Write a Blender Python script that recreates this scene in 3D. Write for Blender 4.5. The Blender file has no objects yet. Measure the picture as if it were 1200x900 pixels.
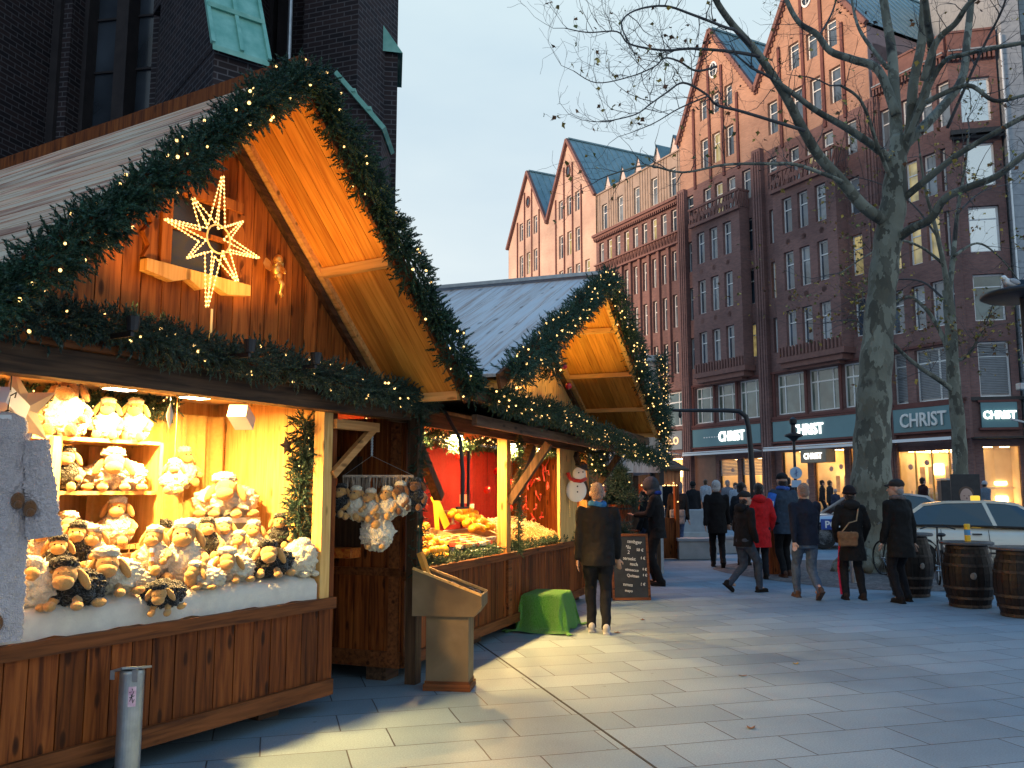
import bpy, bmesh, math, random
import numpy as np
from mathutils import Vector, Matrix, noise as mnoise
R = math.radians
random.seed(7); RNG = np.random.default_rng(7)
scn = bpy.context.scene
col = scn.collection

# ---------------------------------------------------------------- camera maths (1200x900 photo grid)
FPX = 1015.0; TH = math.atan(128 / FPX); CH = 1.66
def ray(u, v):
    x = (u - 600) / FPX; z = (450 - v) / FPX
    return Vector((x, math.cos(TH) - z * math.sin(TH), math.sin(TH) + z * math.cos(TH)))
def at(u, v, Y):
    r = ray(u, v); t = Y / r.y
    return Vector((0, 0, CH)) + r * t
def gz(x, y):
    return 0.015 * min(max(0.0, y - 13.0), 32.0)
def onground(u, v):
    r = ray(u, v); Y = 10.0
    for _ in range(40):
        z = gz(0, Y)
        t = (z - CH) / r.z; Y = r.y * t
    p = Vector((0, 0, CH)) + r * t
    return p

# ---------------------------------------------------------------- mesh builder
class MB:
    def __init__(s): s.v = []; s.f = []; s.m = []; s.mi = 0
    def add(s, vs, fs):
        o = len(s.v); s.v += [tuple(p) for p in vs]
        s.f += [tuple(i + o for i in f) for f in fs]; s.m += [s.mi] * len(fs); return s
    def box(s, x0, x1, y0, y1, z0, z1, M=None):
        vs = [Vector(p) for p in ((x0,y0,z0),(x1,y0,z0),(x1,y1,z0),(x0,y1,z0),(x0,y0,z1),(x1,y0,z1),(x1,y1,z1),(x0,y1,z1))]
        if M is not None: vs = [M @ p for p in vs]
        return s.add(vs, [(0,3,2,1),(4,5,6,7),(0,1,5,4),(1,2,6,5),(2,3,7,6),(3,0,4,7)])
    def cbox(s, x0, x1, y0, y1, z0, z1, c=.01, M=None):
        # chamfered box
        b = bmesh.new(); bmesh.ops.create_cube(b, size=1)
        for v in b.verts: v.co = Vector(((x0+x1)/2 + v.co.x*(x1-x0), (y0+y1)/2 + v.co.y*(y1-y0), (z0+z1)/2 + v.co.z*(z1-z0)))
        bmesh.ops.bevel(b, geom=b.edges[:], offset=c, segments=2, profile=.6, affect='EDGES')
        vs = [v.co.copy() for v in b.verts]
        if M is not None: vs = [M @ p for p in vs]
        b.verts.index_update(); s.add(vs, [tuple(v.index for v in f.verts) for f in b.faces]); b.free(); return s
    def bar(s, p, q, w, h, up=(0,0,1)):
        p = Vector(p); q = Vector(q); d = q - p; L = d.length; d.normalize()
        upv = Vector(up)
        if abs(d.dot(upv)) > .98: upv = Vector((1,0,0))
        x = d.cross(upv).normalized(); z = x.cross(d).normalized()
        M = Matrix(((x.x,d.x,z.x,p.x),(x.y,d.y,z.y,p.y),(x.z,d.z,z.z,p.z),(0,0,0,1)))
        return s.box(-w/2, w/2, 0, L, -h/2, h/2, M)
    def tube(s, pts, rad, n=8, cap=True):
        pts = [Vector(p) for p in pts]; k = len(pts)
        if not hasattr(rad, '__len__'): rad = [rad] * k
        vs = []; fs = []; prev = None
        for i, p in enumerate(pts):
            d = (pts[min(i+1,k-1)] - pts[max(i-1,0)])
            if d.length < 1e-9: d = Vector((0,0,1))
            d.normalize()
            if prev is None:
                a = Vector((0,0,1)) if abs(d.z) < .9 else Vector((1,0,0))
                x = d.cross(a).normalized()
            else:
                x = prev - d * prev.dot(d)
                x = x.normalized() if x.length > 1e-6 else d.cross(Vector((0.3,0.5,.8))).normalized()
            y = d.cross(x); prev = x
            for j in range(n):
                t = 2*math.pi*j/n
                vs.append(p + (x*math.cos(t) + y*math.sin(t)) * rad[i])
        for i in range(k-1):
            for j in range(n):
                a = i*n+j; b = i*n+(j+1)%n
                fs.append((a, b, b+n, a+n))
        if cap: fs.append(tuple(range(n-1,-1,-1))); fs.append(tuple((k-1)*n+j for j in range(n)))
        return s.add(vs, fs)
    def lathe(s, prof, c=(0,0,0), n=24, M=None, cap=True):
        vs = []; fs = []; k = len(prof); c = Vector(c)
        for r, z in prof:
            for j in range(n):
                t = 2*math.pi*j/n; p = Vector((r*math.cos(t), r*math.sin(t), z))
                if M is not None: p = M @ p
                vs.append(p + c)
        for i in range(k-1):
            for j in range(n):
                a = i*n+j; b = i*n+(j+1)%n
                fs.append((a, b, b+n, a+n))
        if cap and prof[0][0] > 1e-6: fs.append(tuple(range(n-1,-1,-1)))
        if cap and prof[-1][0] > 1e-6: fs.append(tuple((k-1)*n+j for j in range(n)))
        return s.add(vs, fs)
    def ell(s, c, r, M=None, n=14, m=9, nz=0, sc=8.0, seed=0.0, nz2=0):
        c = Vector(c); vs = []; fs = []
        if not hasattr(r, '__len__'): r = (r, r, r)
        for i in range(m+1):
            ph = math.pi*i/m
            for j in range(n if 0 < i < m else 1):
                t = 2*math.pi*j/n
                p = Vector((math.sin(ph)*math.cos(t), math.sin(ph)*math.sin(t), math.cos(ph)))
                if nz: p *= 1 + nz*mnoise.noise(p*sc/2 + Vector((seed, seed*1.7, -seed)))
                if nz2: p *= 1 + nz2*abs(mnoise.noise(p*11 + Vector((seed,2,5)))) + nz2*.6*abs(mnoise.noise(p*23 + Vector((seed,7,1))))
                p = Vector((p.x*r[0], p.y*r[1], p.z*r[2]))
                if M is not None: p = M @ p
                vs.append(p + c)
        def ix(i, j): return 0 if i == 0 else (1+(m-1)*n if i == m else 1+(i-1)*n+j % n)
        for i in range(m):
            for j in range(n):
                if i == 0: fs.append((0, ix(1,j), ix(1,j+1)))
                elif i == m-1: fs.append((ix(i,j), ix(m,0), ix(i,j+1)))
                else: fs.append((ix(i,j), ix(i+1,j), ix(i+1,j+1), ix(i,j+1)))
        return s.add(vs, fs)
    def prism(s, poly, y0, y1, M=None):
        # poly in (x,z) counter-clockwise seen from -y
        n = len(poly); vs = [Vector((x,y0,z)) for x,z in poly] + [Vector((x,y1,z)) for x,z in poly]
        if M is not None: vs = [M @ p for p in vs]
        fs = [tuple(range(n)), tuple(range(2*n-1,n-1,-1))]
        for i in range(n): j=(i+1)%n; fs.append((i, i+n, j+n, j))
        return s.add(vs, fs)
    def quad(s, *p): return s.add(p, [tuple(range(len(p)))])
    def merge(s, o, M=None):
        vs = o.v if M is None else [M @ Vector(p) for p in o.v]
        k = len(s.v); s.v += [tuple(p) for p in vs]; s.f += [tuple(i+k for i in f) for f in o.f]; s.m += o.m; return s
    def mesh(s, name, mat, smooth=False):
        me = bpy.data.meshes.new(name); me.from_pydata(s.v, [], s.f)
        mats = mat if isinstance(mat, (list, tuple)) else [mat]
        for m_ in mats: me.materials.append(m_)
        if len(mats) > 1: me.polygons.foreach_set('material_index', s.m)
        if smooth: me.polygons.foreach_set('use_smooth', [True]*len(me.polygons))
        me.update(); return me
    def build_each(s, name, mat, parent=None):
        # every loose piece becomes an object of its own
        n = len(s.v); pa = list(range(n))
        def fd(i):
            while pa[i] != i: pa[i] = pa[pa[i]]; i = pa[i]
            return i
        for f in s.f:
            for i in f[1:]: pa[fd(i)] = fd(f[0])
        g = {}
        for k, f in enumerate(s.f): g.setdefault(fd(f[0]), []).append(k)
        out = []
        for ks in g.values():
            q = MB(); mp = {}
            for k in ks:
                for i in s.f[k]:
                    if i not in mp: mp[i] = len(q.v); q.v.append(s.v[i])
                q.f.append(tuple(mp[i] for i in s.f[k])); q.m.append(s.m[k])
            out.append(q.build(name, mat, parent))
        return out
    def build(s, name, mat, parent=None, smooth=False, loc=None, rot=None):
        o = bpy.data.objects.new(name, s.mesh(name, mat, smooth)); col.objects.link(o)
        if parent is not None: o.parent = parent
        if loc is not None: o.location = loc
        if rot is not None: o.rotation_euler = rot
        return o
def cleanup(o, auto=True):
    me = o.data; b = bmesh.new(); b.from_mesh(me); bmesh.ops.remove_doubles(b, verts=b.verts, dist=1e-5)
    bmesh.ops.recalc_face_normals(b, faces=b.faces); b.to_mesh(me); b.free(); return o
def tag(o, label=None, cat=None, group=None, kind=None):
    if label: o['label'] = label
    if cat: o['category'] = cat
    if group: o['group'] = group
    if kind: o['kind'] = kind
    return o
def empty(name, loc, rz=0, label=None, cat=None, group=None):
    o = bpy.data.objects.new(name, None); o.empty_display_size = .2; col.objects.link(o)
    o.location = loc; o.rotation_euler = (0,0,rz); return tag(o, label, cat, group)
def kids(o): return [c for c in col.objects if c.parent == o]
KID = {}
def copy_tree(o, parent=None):
    c = o.copy(); col.objects.link(c)
    if parent is not None: c.parent = parent
    for ch in kids(o): copy_tree(ch, c)
    return c
def link_mesh(name, me, parent, loc=None, rot=None):
    o = bpy.data.objects.new(name, me); col.objects.link(o); o.parent = parent
    if loc is not None: o.location = loc
    if rot is not None: o.rotation_euler = rot
    return o
def Rz(a): return Matrix.Rotation(a, 4, 'Z')
def Rx(a): return Matrix.Rotation(a, 4, 'X')
def Ry(a): return Matrix.Rotation(a, 4, 'Y')
def T(x, y, z): return Matrix.Translation((x, y, z))

# ---------------------------------------------------------------- materials
def nt(name):
    m = bpy.data.materials.new(name); m.use_nodes = True; t = m.node_tree; t.nodes.clear()
    out = t.nodes.new('ShaderNodeOutputMaterial'); b = t.nodes.new('ShaderNodeBsdfPrincipled')
    t.links.new(b.outputs[0], out.inputs[0]); return m, t, b, out
def N(t, kind, **kw):
    n = t.nodes.new(kind)
    for k, v in kw.items():
        if k.startswith('i_'): n.inputs[k[2:].replace('_', ' ')].default_value = v
        else: setattr(n, k, v)
    return n
def coords(t, scale=(1,1,1), rot=(0,0,0), obj=True, world=False):
    tc = t.nodes.new('ShaderNodeTexCoord') if not world else t.nodes.new('ShaderNodeNewGeometry')
    mp = t.nodes.new('ShaderNodeMapping'); mp.inputs['Scale'].default_value = scale; mp.inputs['Rotation'].default_value = rot
    t.links.new(tc.outputs['Position' if world else 'Object'], mp.inputs[0]); return mp.outputs[0]
def ramp(t, src, stops):
    r = t.nodes.new('ShaderNodeValToRGB'); e = r.color_ramp.elements
    while len(e) < len(stops): e.new(.5)
    for i, (p, c) in enumerate(stops): e[i].position = p; e[i].color = (*c, 1) if len(c) == 3 else c
    t.links.new(src, r.inputs[0]); return r.outputs[0]
def mixc(t, fac, a, b, mode='MIX'):
    m = t.nodes.new('ShaderNodeMix'); m.data_type = 'RGBA'; m.blend_type = mode
    for sock, val in ((m.inputs[0], fac), (m.inputs[6], a), (m.inputs[7], b)):
        if isinstance(val, bpy.types.NodeSocket): t.links.new(val, sock)
        elif isinstance(val, (int, float)): sock.default_value = val
        else: sock.default_value = (*val, 1)
    return m.outputs[2]
def bump(t, h, b, strength=.3, dist=.01):
    n = t.nodes.new('ShaderNodeBump'); n.inputs['Strength'].default_value = strength; n.inputs['Distance'].default_value = dist
    t.links.new(h, n.inputs['Height']); t.links.new(n.outputs[0], b.inputs['Normal'])
def setc(t, b, c):
    if isinstance(c, bpy.types.NodeSocket): t.links.new(c, b.inputs['Base Color'])
    else: b.inputs['Base Color'].default_value = (*c, 1)
def mnoisy(name, c1, c2, rough=.7, scale=6, bumpk=.15, metallic=0, detail=4, bscale=None, spec=None, isl=0, sheen=0):
    m, t, b, o = nt(name)
    n = N(t, 'ShaderNodeTexNoise'); n.inputs['Scale'].default_value = scale; n.inputs['Detail'].default_value = detail
    t.links.new(coords(t), n.inputs['Vector'])
    c = ramp(t, n.outputs[0], [(.3, c1), (.7, c2)])
    if isl:
        g = t.nodes.new('ShaderNodeNewGeometry')
        v = ramp(t, g.outputs['Random Per Island'], [(0, (1-isl,)*3), (1, (1+isl,)*3)])
        c = mixc(t, 1.0, c, v, 'MULTIPLY')
    setc(t, b, c); b.inputs['Roughness'].default_value = rough; b.inputs['Metallic'].default_value = metallic
    if spec is not None: b.inputs['Specular IOR Level'].default_value = spec
    if sheen: b.inputs['Sheen Weight'].default_value = sheen
    if bumpk:
        n2 = N(t, 'ShaderNodeTexNoise'); n2.inputs['Scale'].default_value = bscale or scale*6; n2.inputs['Detail'].default_value = 5
        t.links.new(coords(t), n2.inputs['Vector']); bump(t, n2.outputs[0], b, bumpk, .02)
    return m
def wood(name, c1, c2, dark, axis='Z', rough=.55, isl=.3, knots=True, wear=0, weathered=None, k=1.0):
    """planks: grain stretched along axis; each plank (mesh island) its own tone"""
    m, t, b, o = nt(name)
    sc = {'Z': (14, 14, .9), 'X': (.9, 14, 14), 'Y': (14, .9, 14), 'XZ': (.9, 16, .9)}[axis]
    g = t.nodes.new('ShaderNodeNewGeometry')
    tc = t.nodes.new('ShaderNodeTexCoord')
    add = t.nodes.new('ShaderNodeVectorMath'); add.operation = 'ADD'
    mul = t.nodes.new('ShaderNodeVectorMath'); mul.operation = 'SCALE'; mul.inputs['Scale'].default_value = 37.0
    cmb = t.nodes.new('ShaderNodeCombineXYZ')
    for i in range(3): t.links.new(g.outputs['Random Per Island'], cmb.inputs[i])
    t.links.new(cmb.outputs[0], mul.inputs[0]); t.links.new(tc.outputs['Object'], add.inputs[0]); t.links.new(mul.outputs[0], add.inputs[1])
    mp = t.nodes.new('ShaderNodeMapping'); mp.inputs['Scale'].default_value = tuple(q*k for q in sc); t.links.new(add.outputs[0], mp.inputs[0])
    n = N(t, 'ShaderNodeTexNoise'); n.inputs['Scale'].default_value = 2.2; n.inputs['Detail'].default_value = 6; n.inputs['Distortion'].default_value = .6
    t.links.new(mp.outputs[0], n.inputs['Vector'])
    c = ramp(t, n.outputs[0], [(.32, dark), (.5, c1), (.7, c2)])
    v = ramp(t, g.outputs['Random Per Island'], [(0, (1-isl,)*3), (.5, (1,1,1)), (1, (1+isl*.7,)*3)])
    c = mixc(t, 1.0, c, v, 'MULTIPLY')
    if knots:
        mp2 = t.nodes.new('ShaderNodeMapping'); s2 = {'Z': (9, 9, 3.2), 'X': (3.2, 9, 9), 'Y': (9, 3.2, 9), 'XZ': (3.2, 9, 3.2)}[axis]; mp2.inputs['Scale'].default_value = tuple(q*k for q in s2)
        t.links.new(add.outputs[0], mp2.inputs[0])
        vo = N(t, 'ShaderNodeTexVoronoi'); vo.inputs['Scale'].default_value = 1.0; t.links.new(mp2.outputs[0], vo.inputs['Vector'])
        kf = ramp(t, vo.outputs['Distance'], [(.0, (1,1,1)), (.13, (.75,)*3), (.2, (0,0,0))])
        c = mixc(t, kf, c, tuple(q*.35 for q in dark))
    if weathered:
        n3 = N(t, 'ShaderNodeTexNoise'); n3.inputs['Scale'].default_value = 1.3; n3.inputs['Detail'].default_value = 4; t.links.new(mp.outputs[0], n3.inputs['Vector'])
        wf = ramp(t, n3.outputs[0], [(.42, (0,0,0)), (.6, (1,1,1))]); c = mixc(t, wf, c, weathered)
    setc(t, b, c); b.inputs['Roughness'].default_value = rough; b.inputs['Specular IOR Level'].default_value = .18
    bump(t, n.outputs[0], b, .25, .01)
    return m
def plain(name, c, rough=.5, metallic=0, spec=None, coat=0):
    m, t, b, o = nt(name); b.inputs['Base Color'].default_value = (*c, 1); b.inputs['Roughness'].default_value = rough
    b.inputs['Metallic'].default_value = metallic
    if spec is not None: b.inputs['Specular IOR Level'].default_value = spec
    if coat: b.inputs['Coat Weight'].default_value = coat; b.inputs['Coat Roughness'].default_value = .05
    return m
def emit(name, c, s, base=None):
    m, t, b, o = nt(name); b.inputs['Base Color'].default_value = (*(base or c), 1)
    b.inputs['Emission Color'].default_value = (*c, 1); b.inputs['Emission Strength'].default_value = s; return m
def clearglass(name, tint=(1,1,1), refl=.18):
    m = bpy.data.materials.new(name); m.use_nodes = True; t = m.node_tree; t.nodes.clear()
    out = t.nodes.new('ShaderNodeOutputMaterial'); mx = t.nodes.new('ShaderNodeMixShader')
    tr = t.nodes.new('ShaderNodeBsdfTransparent'); tr.inputs[0].default_value = (*tint, 1)
    gl = t.nodes.new('ShaderNodeBsdfGlossy'); gl.inputs['Roughness'].default_value = .02
    fr = t.nodes.new('ShaderNodeFresnel'); gg = t.nodes.new('ShaderNodeNewGeometry'); mr = t.nodes.new('ShaderNodeMapRange')
    mr.inputs[3].default_value = 1.45; mr.inputs[4].default_value = 1/1.45      # same air-glass step from either side of the sheet
    t.links.new(gg.outputs['Backfacing'], mr.inputs[0]); t.links.new(mr.outputs[0], fr.inputs[0])
    t.links.new(fr.outputs[0], mx.inputs[0]); t.links.new(tr.outputs[0], mx.inputs[1]); t.links.new(gl.outputs[0], mx.inputs[2])
    t.links.new(mx.outputs[0], out.inputs[0]); return m
def brick(name, c1, c2, mort, scale=1.0, big=True, grad=None, rough=.85):
    m, t, b, o = nt(name)
    tc = t.nodes.new('ShaderNodeTexCoord'); sp = t.nodes.new('ShaderNodeSeparateXYZ'); t.links.new(tc.outputs['Object'], sp.inputs[0])
    ad = t.nodes.new('ShaderNodeMath'); ad.operation = 'ADD'; t.links.new(sp.outputs[0], ad.inputs[0]); t.links.new(sp.outputs[1], ad.inputs[1])
    cb = t.nodes.new('ShaderNodeCombineXYZ'); t.links.new(ad.outputs[0], cb.inputs[0]); t.links.new(sp.outputs[2], cb.inputs[1])
    br = t.nodes.new('ShaderNodeTexBrick'); br.inputs['Scale'].default_value = scale
    br.inputs['Brick Width'].default_value = .26; br.inputs['Row Height'].default_value = .085; br.inputs['Mortar Size'].default_value = .009
    br.inputs['Color1'].default_value = (*c1, 1); br.inputs['Color2'].default_value = (*c2, 1); br.inputs['Mortar'].default_value = (*mort, 1)
    br.inputs['Bias'].default_value = -.1
    t.links.new(cb.outputs[0], br.inputs['Vector'])
    n = N(t, 'ShaderNodeTexNoise'); n.inputs['Scale'].default_value = .35; n.inputs['Detail'].default_value = 8; t.links.new(tc.outputs['Object'], n.inputs['Vector'])
    v = ramp(t, n.outputs[0], [(.3, (.72,.72,.74)), (.7, (1.22,1.2,1.18))])
    c = mixc(t, 1.0, br.outputs[0], v, 'MULTIPLY')
    setc(t, b, c); b.inputs['Roughness'].default_value = rough; b.inputs['Specular IOR Level'].default_value = .25
    bump(t, br.outputs['Fac'], b, .35, -.01)
    return m

M = {}
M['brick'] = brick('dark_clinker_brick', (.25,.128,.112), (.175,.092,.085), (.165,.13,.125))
M['brick_glow'] = brick('glow_painted_brick', (.50,.27,.18), (.42,.22,.145), (.34,.25,.20))  # evening glow on the upper wall painted into the brick colour
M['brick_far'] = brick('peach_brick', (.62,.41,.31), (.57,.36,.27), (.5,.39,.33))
M['church_brick'] = brick('church_brick', (.042,.027,.027), (.018,.015,.018), (.095,.085,.088))
M['trim'] = mnoisy('brick_trim', (.17,.08,.068), (.23,.11,.09), .8, 3)
M['rib'] = mnoisy('dark_rib', (.12,.04,.034), (.16,.055,.045), .8, 3)
M['copper'] = mnoisy('verdigris_copper', (.17,.27,.29), (.25,.36,.38), .6, 1.2, .1)
M['copper_bright'] = mnoisy('bright_verdigris', (.13,.36,.28), (.26,.52,.42), .65, 5, .15)
M['metalwall'] = mnoisy('brown_standing_seam', (.30,.22,.17), (.38,.28,.22), .55, 1.5, .08)
M['greywall'] = mnoisy('grey_plaster', (.25,.20,.22), (.31,.25,.27), .85, 2)
M['white_frame'] = plain('white_window_paint', (.80,.80,.78), .45)
def pane_mat(name, base, em=None, es=0, rough=.06):
    m, t, b, o = nt(name); b.inputs['Roughness'].default_value = rough
    n = N(t, 'ShaderNodeTexNoise'); n.inputs['Scale'].default_value = .7; n.inputs['Detail'].default_value = 3
    t.links.new(coords(t, world=True), n.inputs['Vector'])
    c = ramp(t, n.outputs[0], [(.35, tuple(q*.5 for q in base)), (.65, tuple(min(1,q*1.4) for q in base))])
    setc(t, b, c); b.inputs['Specular IOR Level'].default_value = .9; b.inputs['Coat Weight'].default_value = .3; b.inputs['Coat Roughness'].default_value = .03
    if em:
        n2 = N(t, 'ShaderNodeTexNoise'); n2.inputs['Scale'].default_value = 1.6; t.links.new(coords(t, world=True), n2.inputs['Vector'])
        e = ramp(t, n2.outputs[0], [(.35, tuple(q*.35 for q in em)), (.7, em)])
        t.links.new(e, b.inputs['Emission Color']); b.inputs['Emission Strength'].default_value = es
    return m
M['pane'] = pane_mat('dark_window_glass', (.06,.085,.12))
M['pane2'] = pane_mat('curtained_window_glass', (.16,.19,.22))
M['pane_lit'] = pane_mat('lit_window_glass', (.2,.18,.1), (.80,.62,.24), .5)
M['pane_warm'] = pane_mat('warm_lit_glass', (.2,.15,.1), (1,.62,.25), .8)
M['pane_sky'] = plain('mirror_like_glass', (.55,.6,.64), .03, .9)
M['pane_teal'] = pane_mat('office_glass', (.06,.10,.10), (.25,.3,.25), .10)
M['blind'] = mnoisy('grey_slat_blind', (.22,.24,.26), (.30,.32,.34), .6, 3, 0)
M['glass'] = clearglass('clear_glass')
M['sign_panel'] = mnoisy('teal_sign_panel', (.085,.20,.225), (.105,.235,.26), .35, .8, 0)
M['letter_lit'] = emit('lit_white_lettering', (1,.96,.88), 2.6)
M['letter'] = plain('pale_lettering', (.75,.74,.70), .4)
M['shop_wall'] = mnoisy('cream_shop_wall', (.72,.55,.30), (.82,.65,.40), .6, 2, 0)
M['shop_light'] = emit('warm_shop_light', (1,.72,.33), 17)
M['shop_light2'] = emit('warm_display_light', (1,.8,.45), 9)
M['dark_metal'] = mnoisy('dark_metal', (.018,.018,.02), (.03,.03,.033), .45, 8, .05, .3)
M['grey_metal'] = mnoisy('galvanised_steel', (.30,.33,.36), (.42,.45,.48), .4, 14, .05, .75)
M['black'] = plain('black', (.012,.012,.014), .6)
M['white'] = plain('white', (.8,.8,.8), .5)
M['stone_grey'] = mnoisy('grey_stone', (.26,.28,.30), (.34,.36,.38), .8, 4)
M['concrete'] = mnoisy('pale_concrete', (.34,.34,.33), (.44,.43,.42), .85, 5)
# stall woods
M['red_wood'] = wood('stained_pine_cladding', (.17,.043,.009), (.26,.075,.016), (.06,.014,.004), isl=.45)
M['red_wood_x'] = wood('stained_pine_beam', (.15,.048,.014), (.22,.07,.022), (.07,.022,.009), 'X')
M['gable_wood'] = wood('warm_pine_gable', (.34,.11,.022), (.46,.16,.035), (.15,.042,.010), isl=.35)
M['soffit'] = wood('honey_pine_soffit', (.64,.27,.042), (.74,.35,.062), (.48,.17,.025), 'XZ', isl=.22, knots=False)
M['pale_beam'] = wood('pale_pine_beam', (.72,.40,.13), (.80,.48,.18), (.55,.28,.08), 'Y', isl=.1)
M['pine_yellow'] = wood('yellow_pine_board', (.72,.42,.14), (.82,.53,.20), (.58,.30,.09), 'Z', isl=.15)
M['old_beam'] = wood('dark_old_beam', (.075,.04,.022), (.12,.065,.035), (.035,.02,.012), 'X', knots=False)
M['old_post'] = wood('dark_old_post', (.075,.04,.022), (.12,.065,.035), (.035,.02,.012), 'Z', knots=False)
M['roof_planks'] = wood('weathered_larch_roof', (.60,.28,.16), (.78,.52,.32), (.40,.15,.09), 'Y', isl=.4, weathered=(.70,.50,.33), k=.8, knots=False)
M['roof_pale'] = wood('silvered_roof_boards', (.66,.55,.50), (.76,.68,.64), (.52,.34,.27), 'XZ', isl=.16, weathered=(.72,.67,.65), k=.8)
M['white_planks'] = wood('whitewashed_boards', (.62,.54,.48), (.70,.64,.58), (.5,.38,.32), 'Z', isl=.12)
M['bin_wood'] = wood('grey_brown_plywood', (.17,.115,.062), (.22,.15,.085), (.12,.08,.045), 'XZ', isl=.1, knots=False)
M['barrel_wood'] = wood('black_oak_stave', (.014,.010,.009), (.024,.017,.013), (.007,.006,.005), 'Z', isl=.35, knots=False, rough=.45)
M['barrel_hoop'] = mnoisy('rusty_dark_hoop', (.03,.026,.024), (.065,.05,.042), .5, 20, .1, .6)
# ================================================================ world, sun, camera
w = bpy.data.worlds.new("World"); scn.world = w; w.use_nodes = True
wt = w.node_tree; wt.nodes.clear()
wo = wt.nodes.new('ShaderNodeOutputWorld'); bg = wt.nodes.new('ShaderNodeBackground')
SUN_EL = 7.0; SUN_AZ = 248.0      # compass degrees, clockwise from +Y: behind and left of the camera
sky = wt.nodes.new('ShaderNodeTexSky'); sky.sky_type = 'NISHITA'; sky.sun_disc = False
sky.sun_elevation = R(SUN_EL); sky.sun_rotation = R(SUN_AZ); sky.air_density = 1.0; sky.dust_density = 1.0; sky.ozone_density = 2.5
tcw = wt.nodes.new('ShaderNodeTexCoord'); sxyz = wt.nodes.new('ShaderNodeSeparateXYZ'); wt.links.new(tcw.outputs['Generated'], sxyz.inputs[0])
mpw = wt.nodes.new('ShaderNodeMapping'); mpw.inputs['Scale'].default_value = (1.0, 1.0, 2.6); wt.links.new(tcw.outputs['Generated'], mpw.inputs[0])
nw = wt.nodes.new('ShaderNodeTexNoise'); nw.inputs['Scale'].default_value = 2.0; nw.inputs['Detail'].default_value = 5; nw.inputs['Roughness'].default_value = .5; wt.links.new(mpw.outputs[0], nw.inputs['Vector'])
rw = ramp(wt, sxyz.outputs[2], [(0.0, (.74,.75,.80)), (.25, (.66,.755,.80)), (.52, (.60,.74,.80)), (.68, (.26,.52,.80)), (1.0, (.08,.36,.88))])
rn = ramp(wt, nw.outputs[0], [(.36, (.90,.93,.97)), (.64, (1.07,1.05,1.03))])
veil = mixc(wt, 1.0, rw, rn, 'MULTIPLY')           # thin overcast veil
vs_ = wt.nodes.new('ShaderNodeVectorMath'); vs_.operation = 'SCALE'; vs_.inputs['Scale'].default_value = 13.0; wt.links.new(veil, vs_.inputs[0])
fin = mixc(wt, .86, sky.outputs[0], vs_.outputs[0])
wt.links.new(fin, bg.inputs[0]); bg.inputs[1].default_value = .098
wt.links.new(bg.outputs[0], wo.inputs[0])
sl = bpy.data.lights.new('Sun', 'SUN'); sl.energy = 4.6; sl.angle = R(9); sl.color = (1.0, .70, .46)
so = bpy.data.objects.new('sun', sl); col.objects.link(so)
sd = Vector((math.sin(R(SUN_AZ))*math.cos(R(SUN_EL)), math.cos(R(SUN_AZ))*math.cos(R(SUN_EL)), math.sin(R(SUN_EL))))
so.rotation_euler = (-sd).to_track_quat('-Z', 'Y').to_euler(); so.location = sd*100
cam = bpy.data.cameras.new('Camera'); cam.sensor_width = 36; cam.lens = 36*FPX/1200; cam.clip_end = 2000; cam.clip_start = .05
cam.dof.use_dof = False
co = bpy.data.objects.new('camera', cam); col.objects.link(co); co.location = (0,0,CH); co.rotation_euler = (R(90)+TH, 0, 0)
scn.camera = co
scn.view_settings.view_transform = 'Standard'; scn.view_settings.look = 'None'; scn.view_settings.exposure = 0; scn.view_settings.gamma = 1
scn.render.engine = 'CYCLES'

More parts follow.
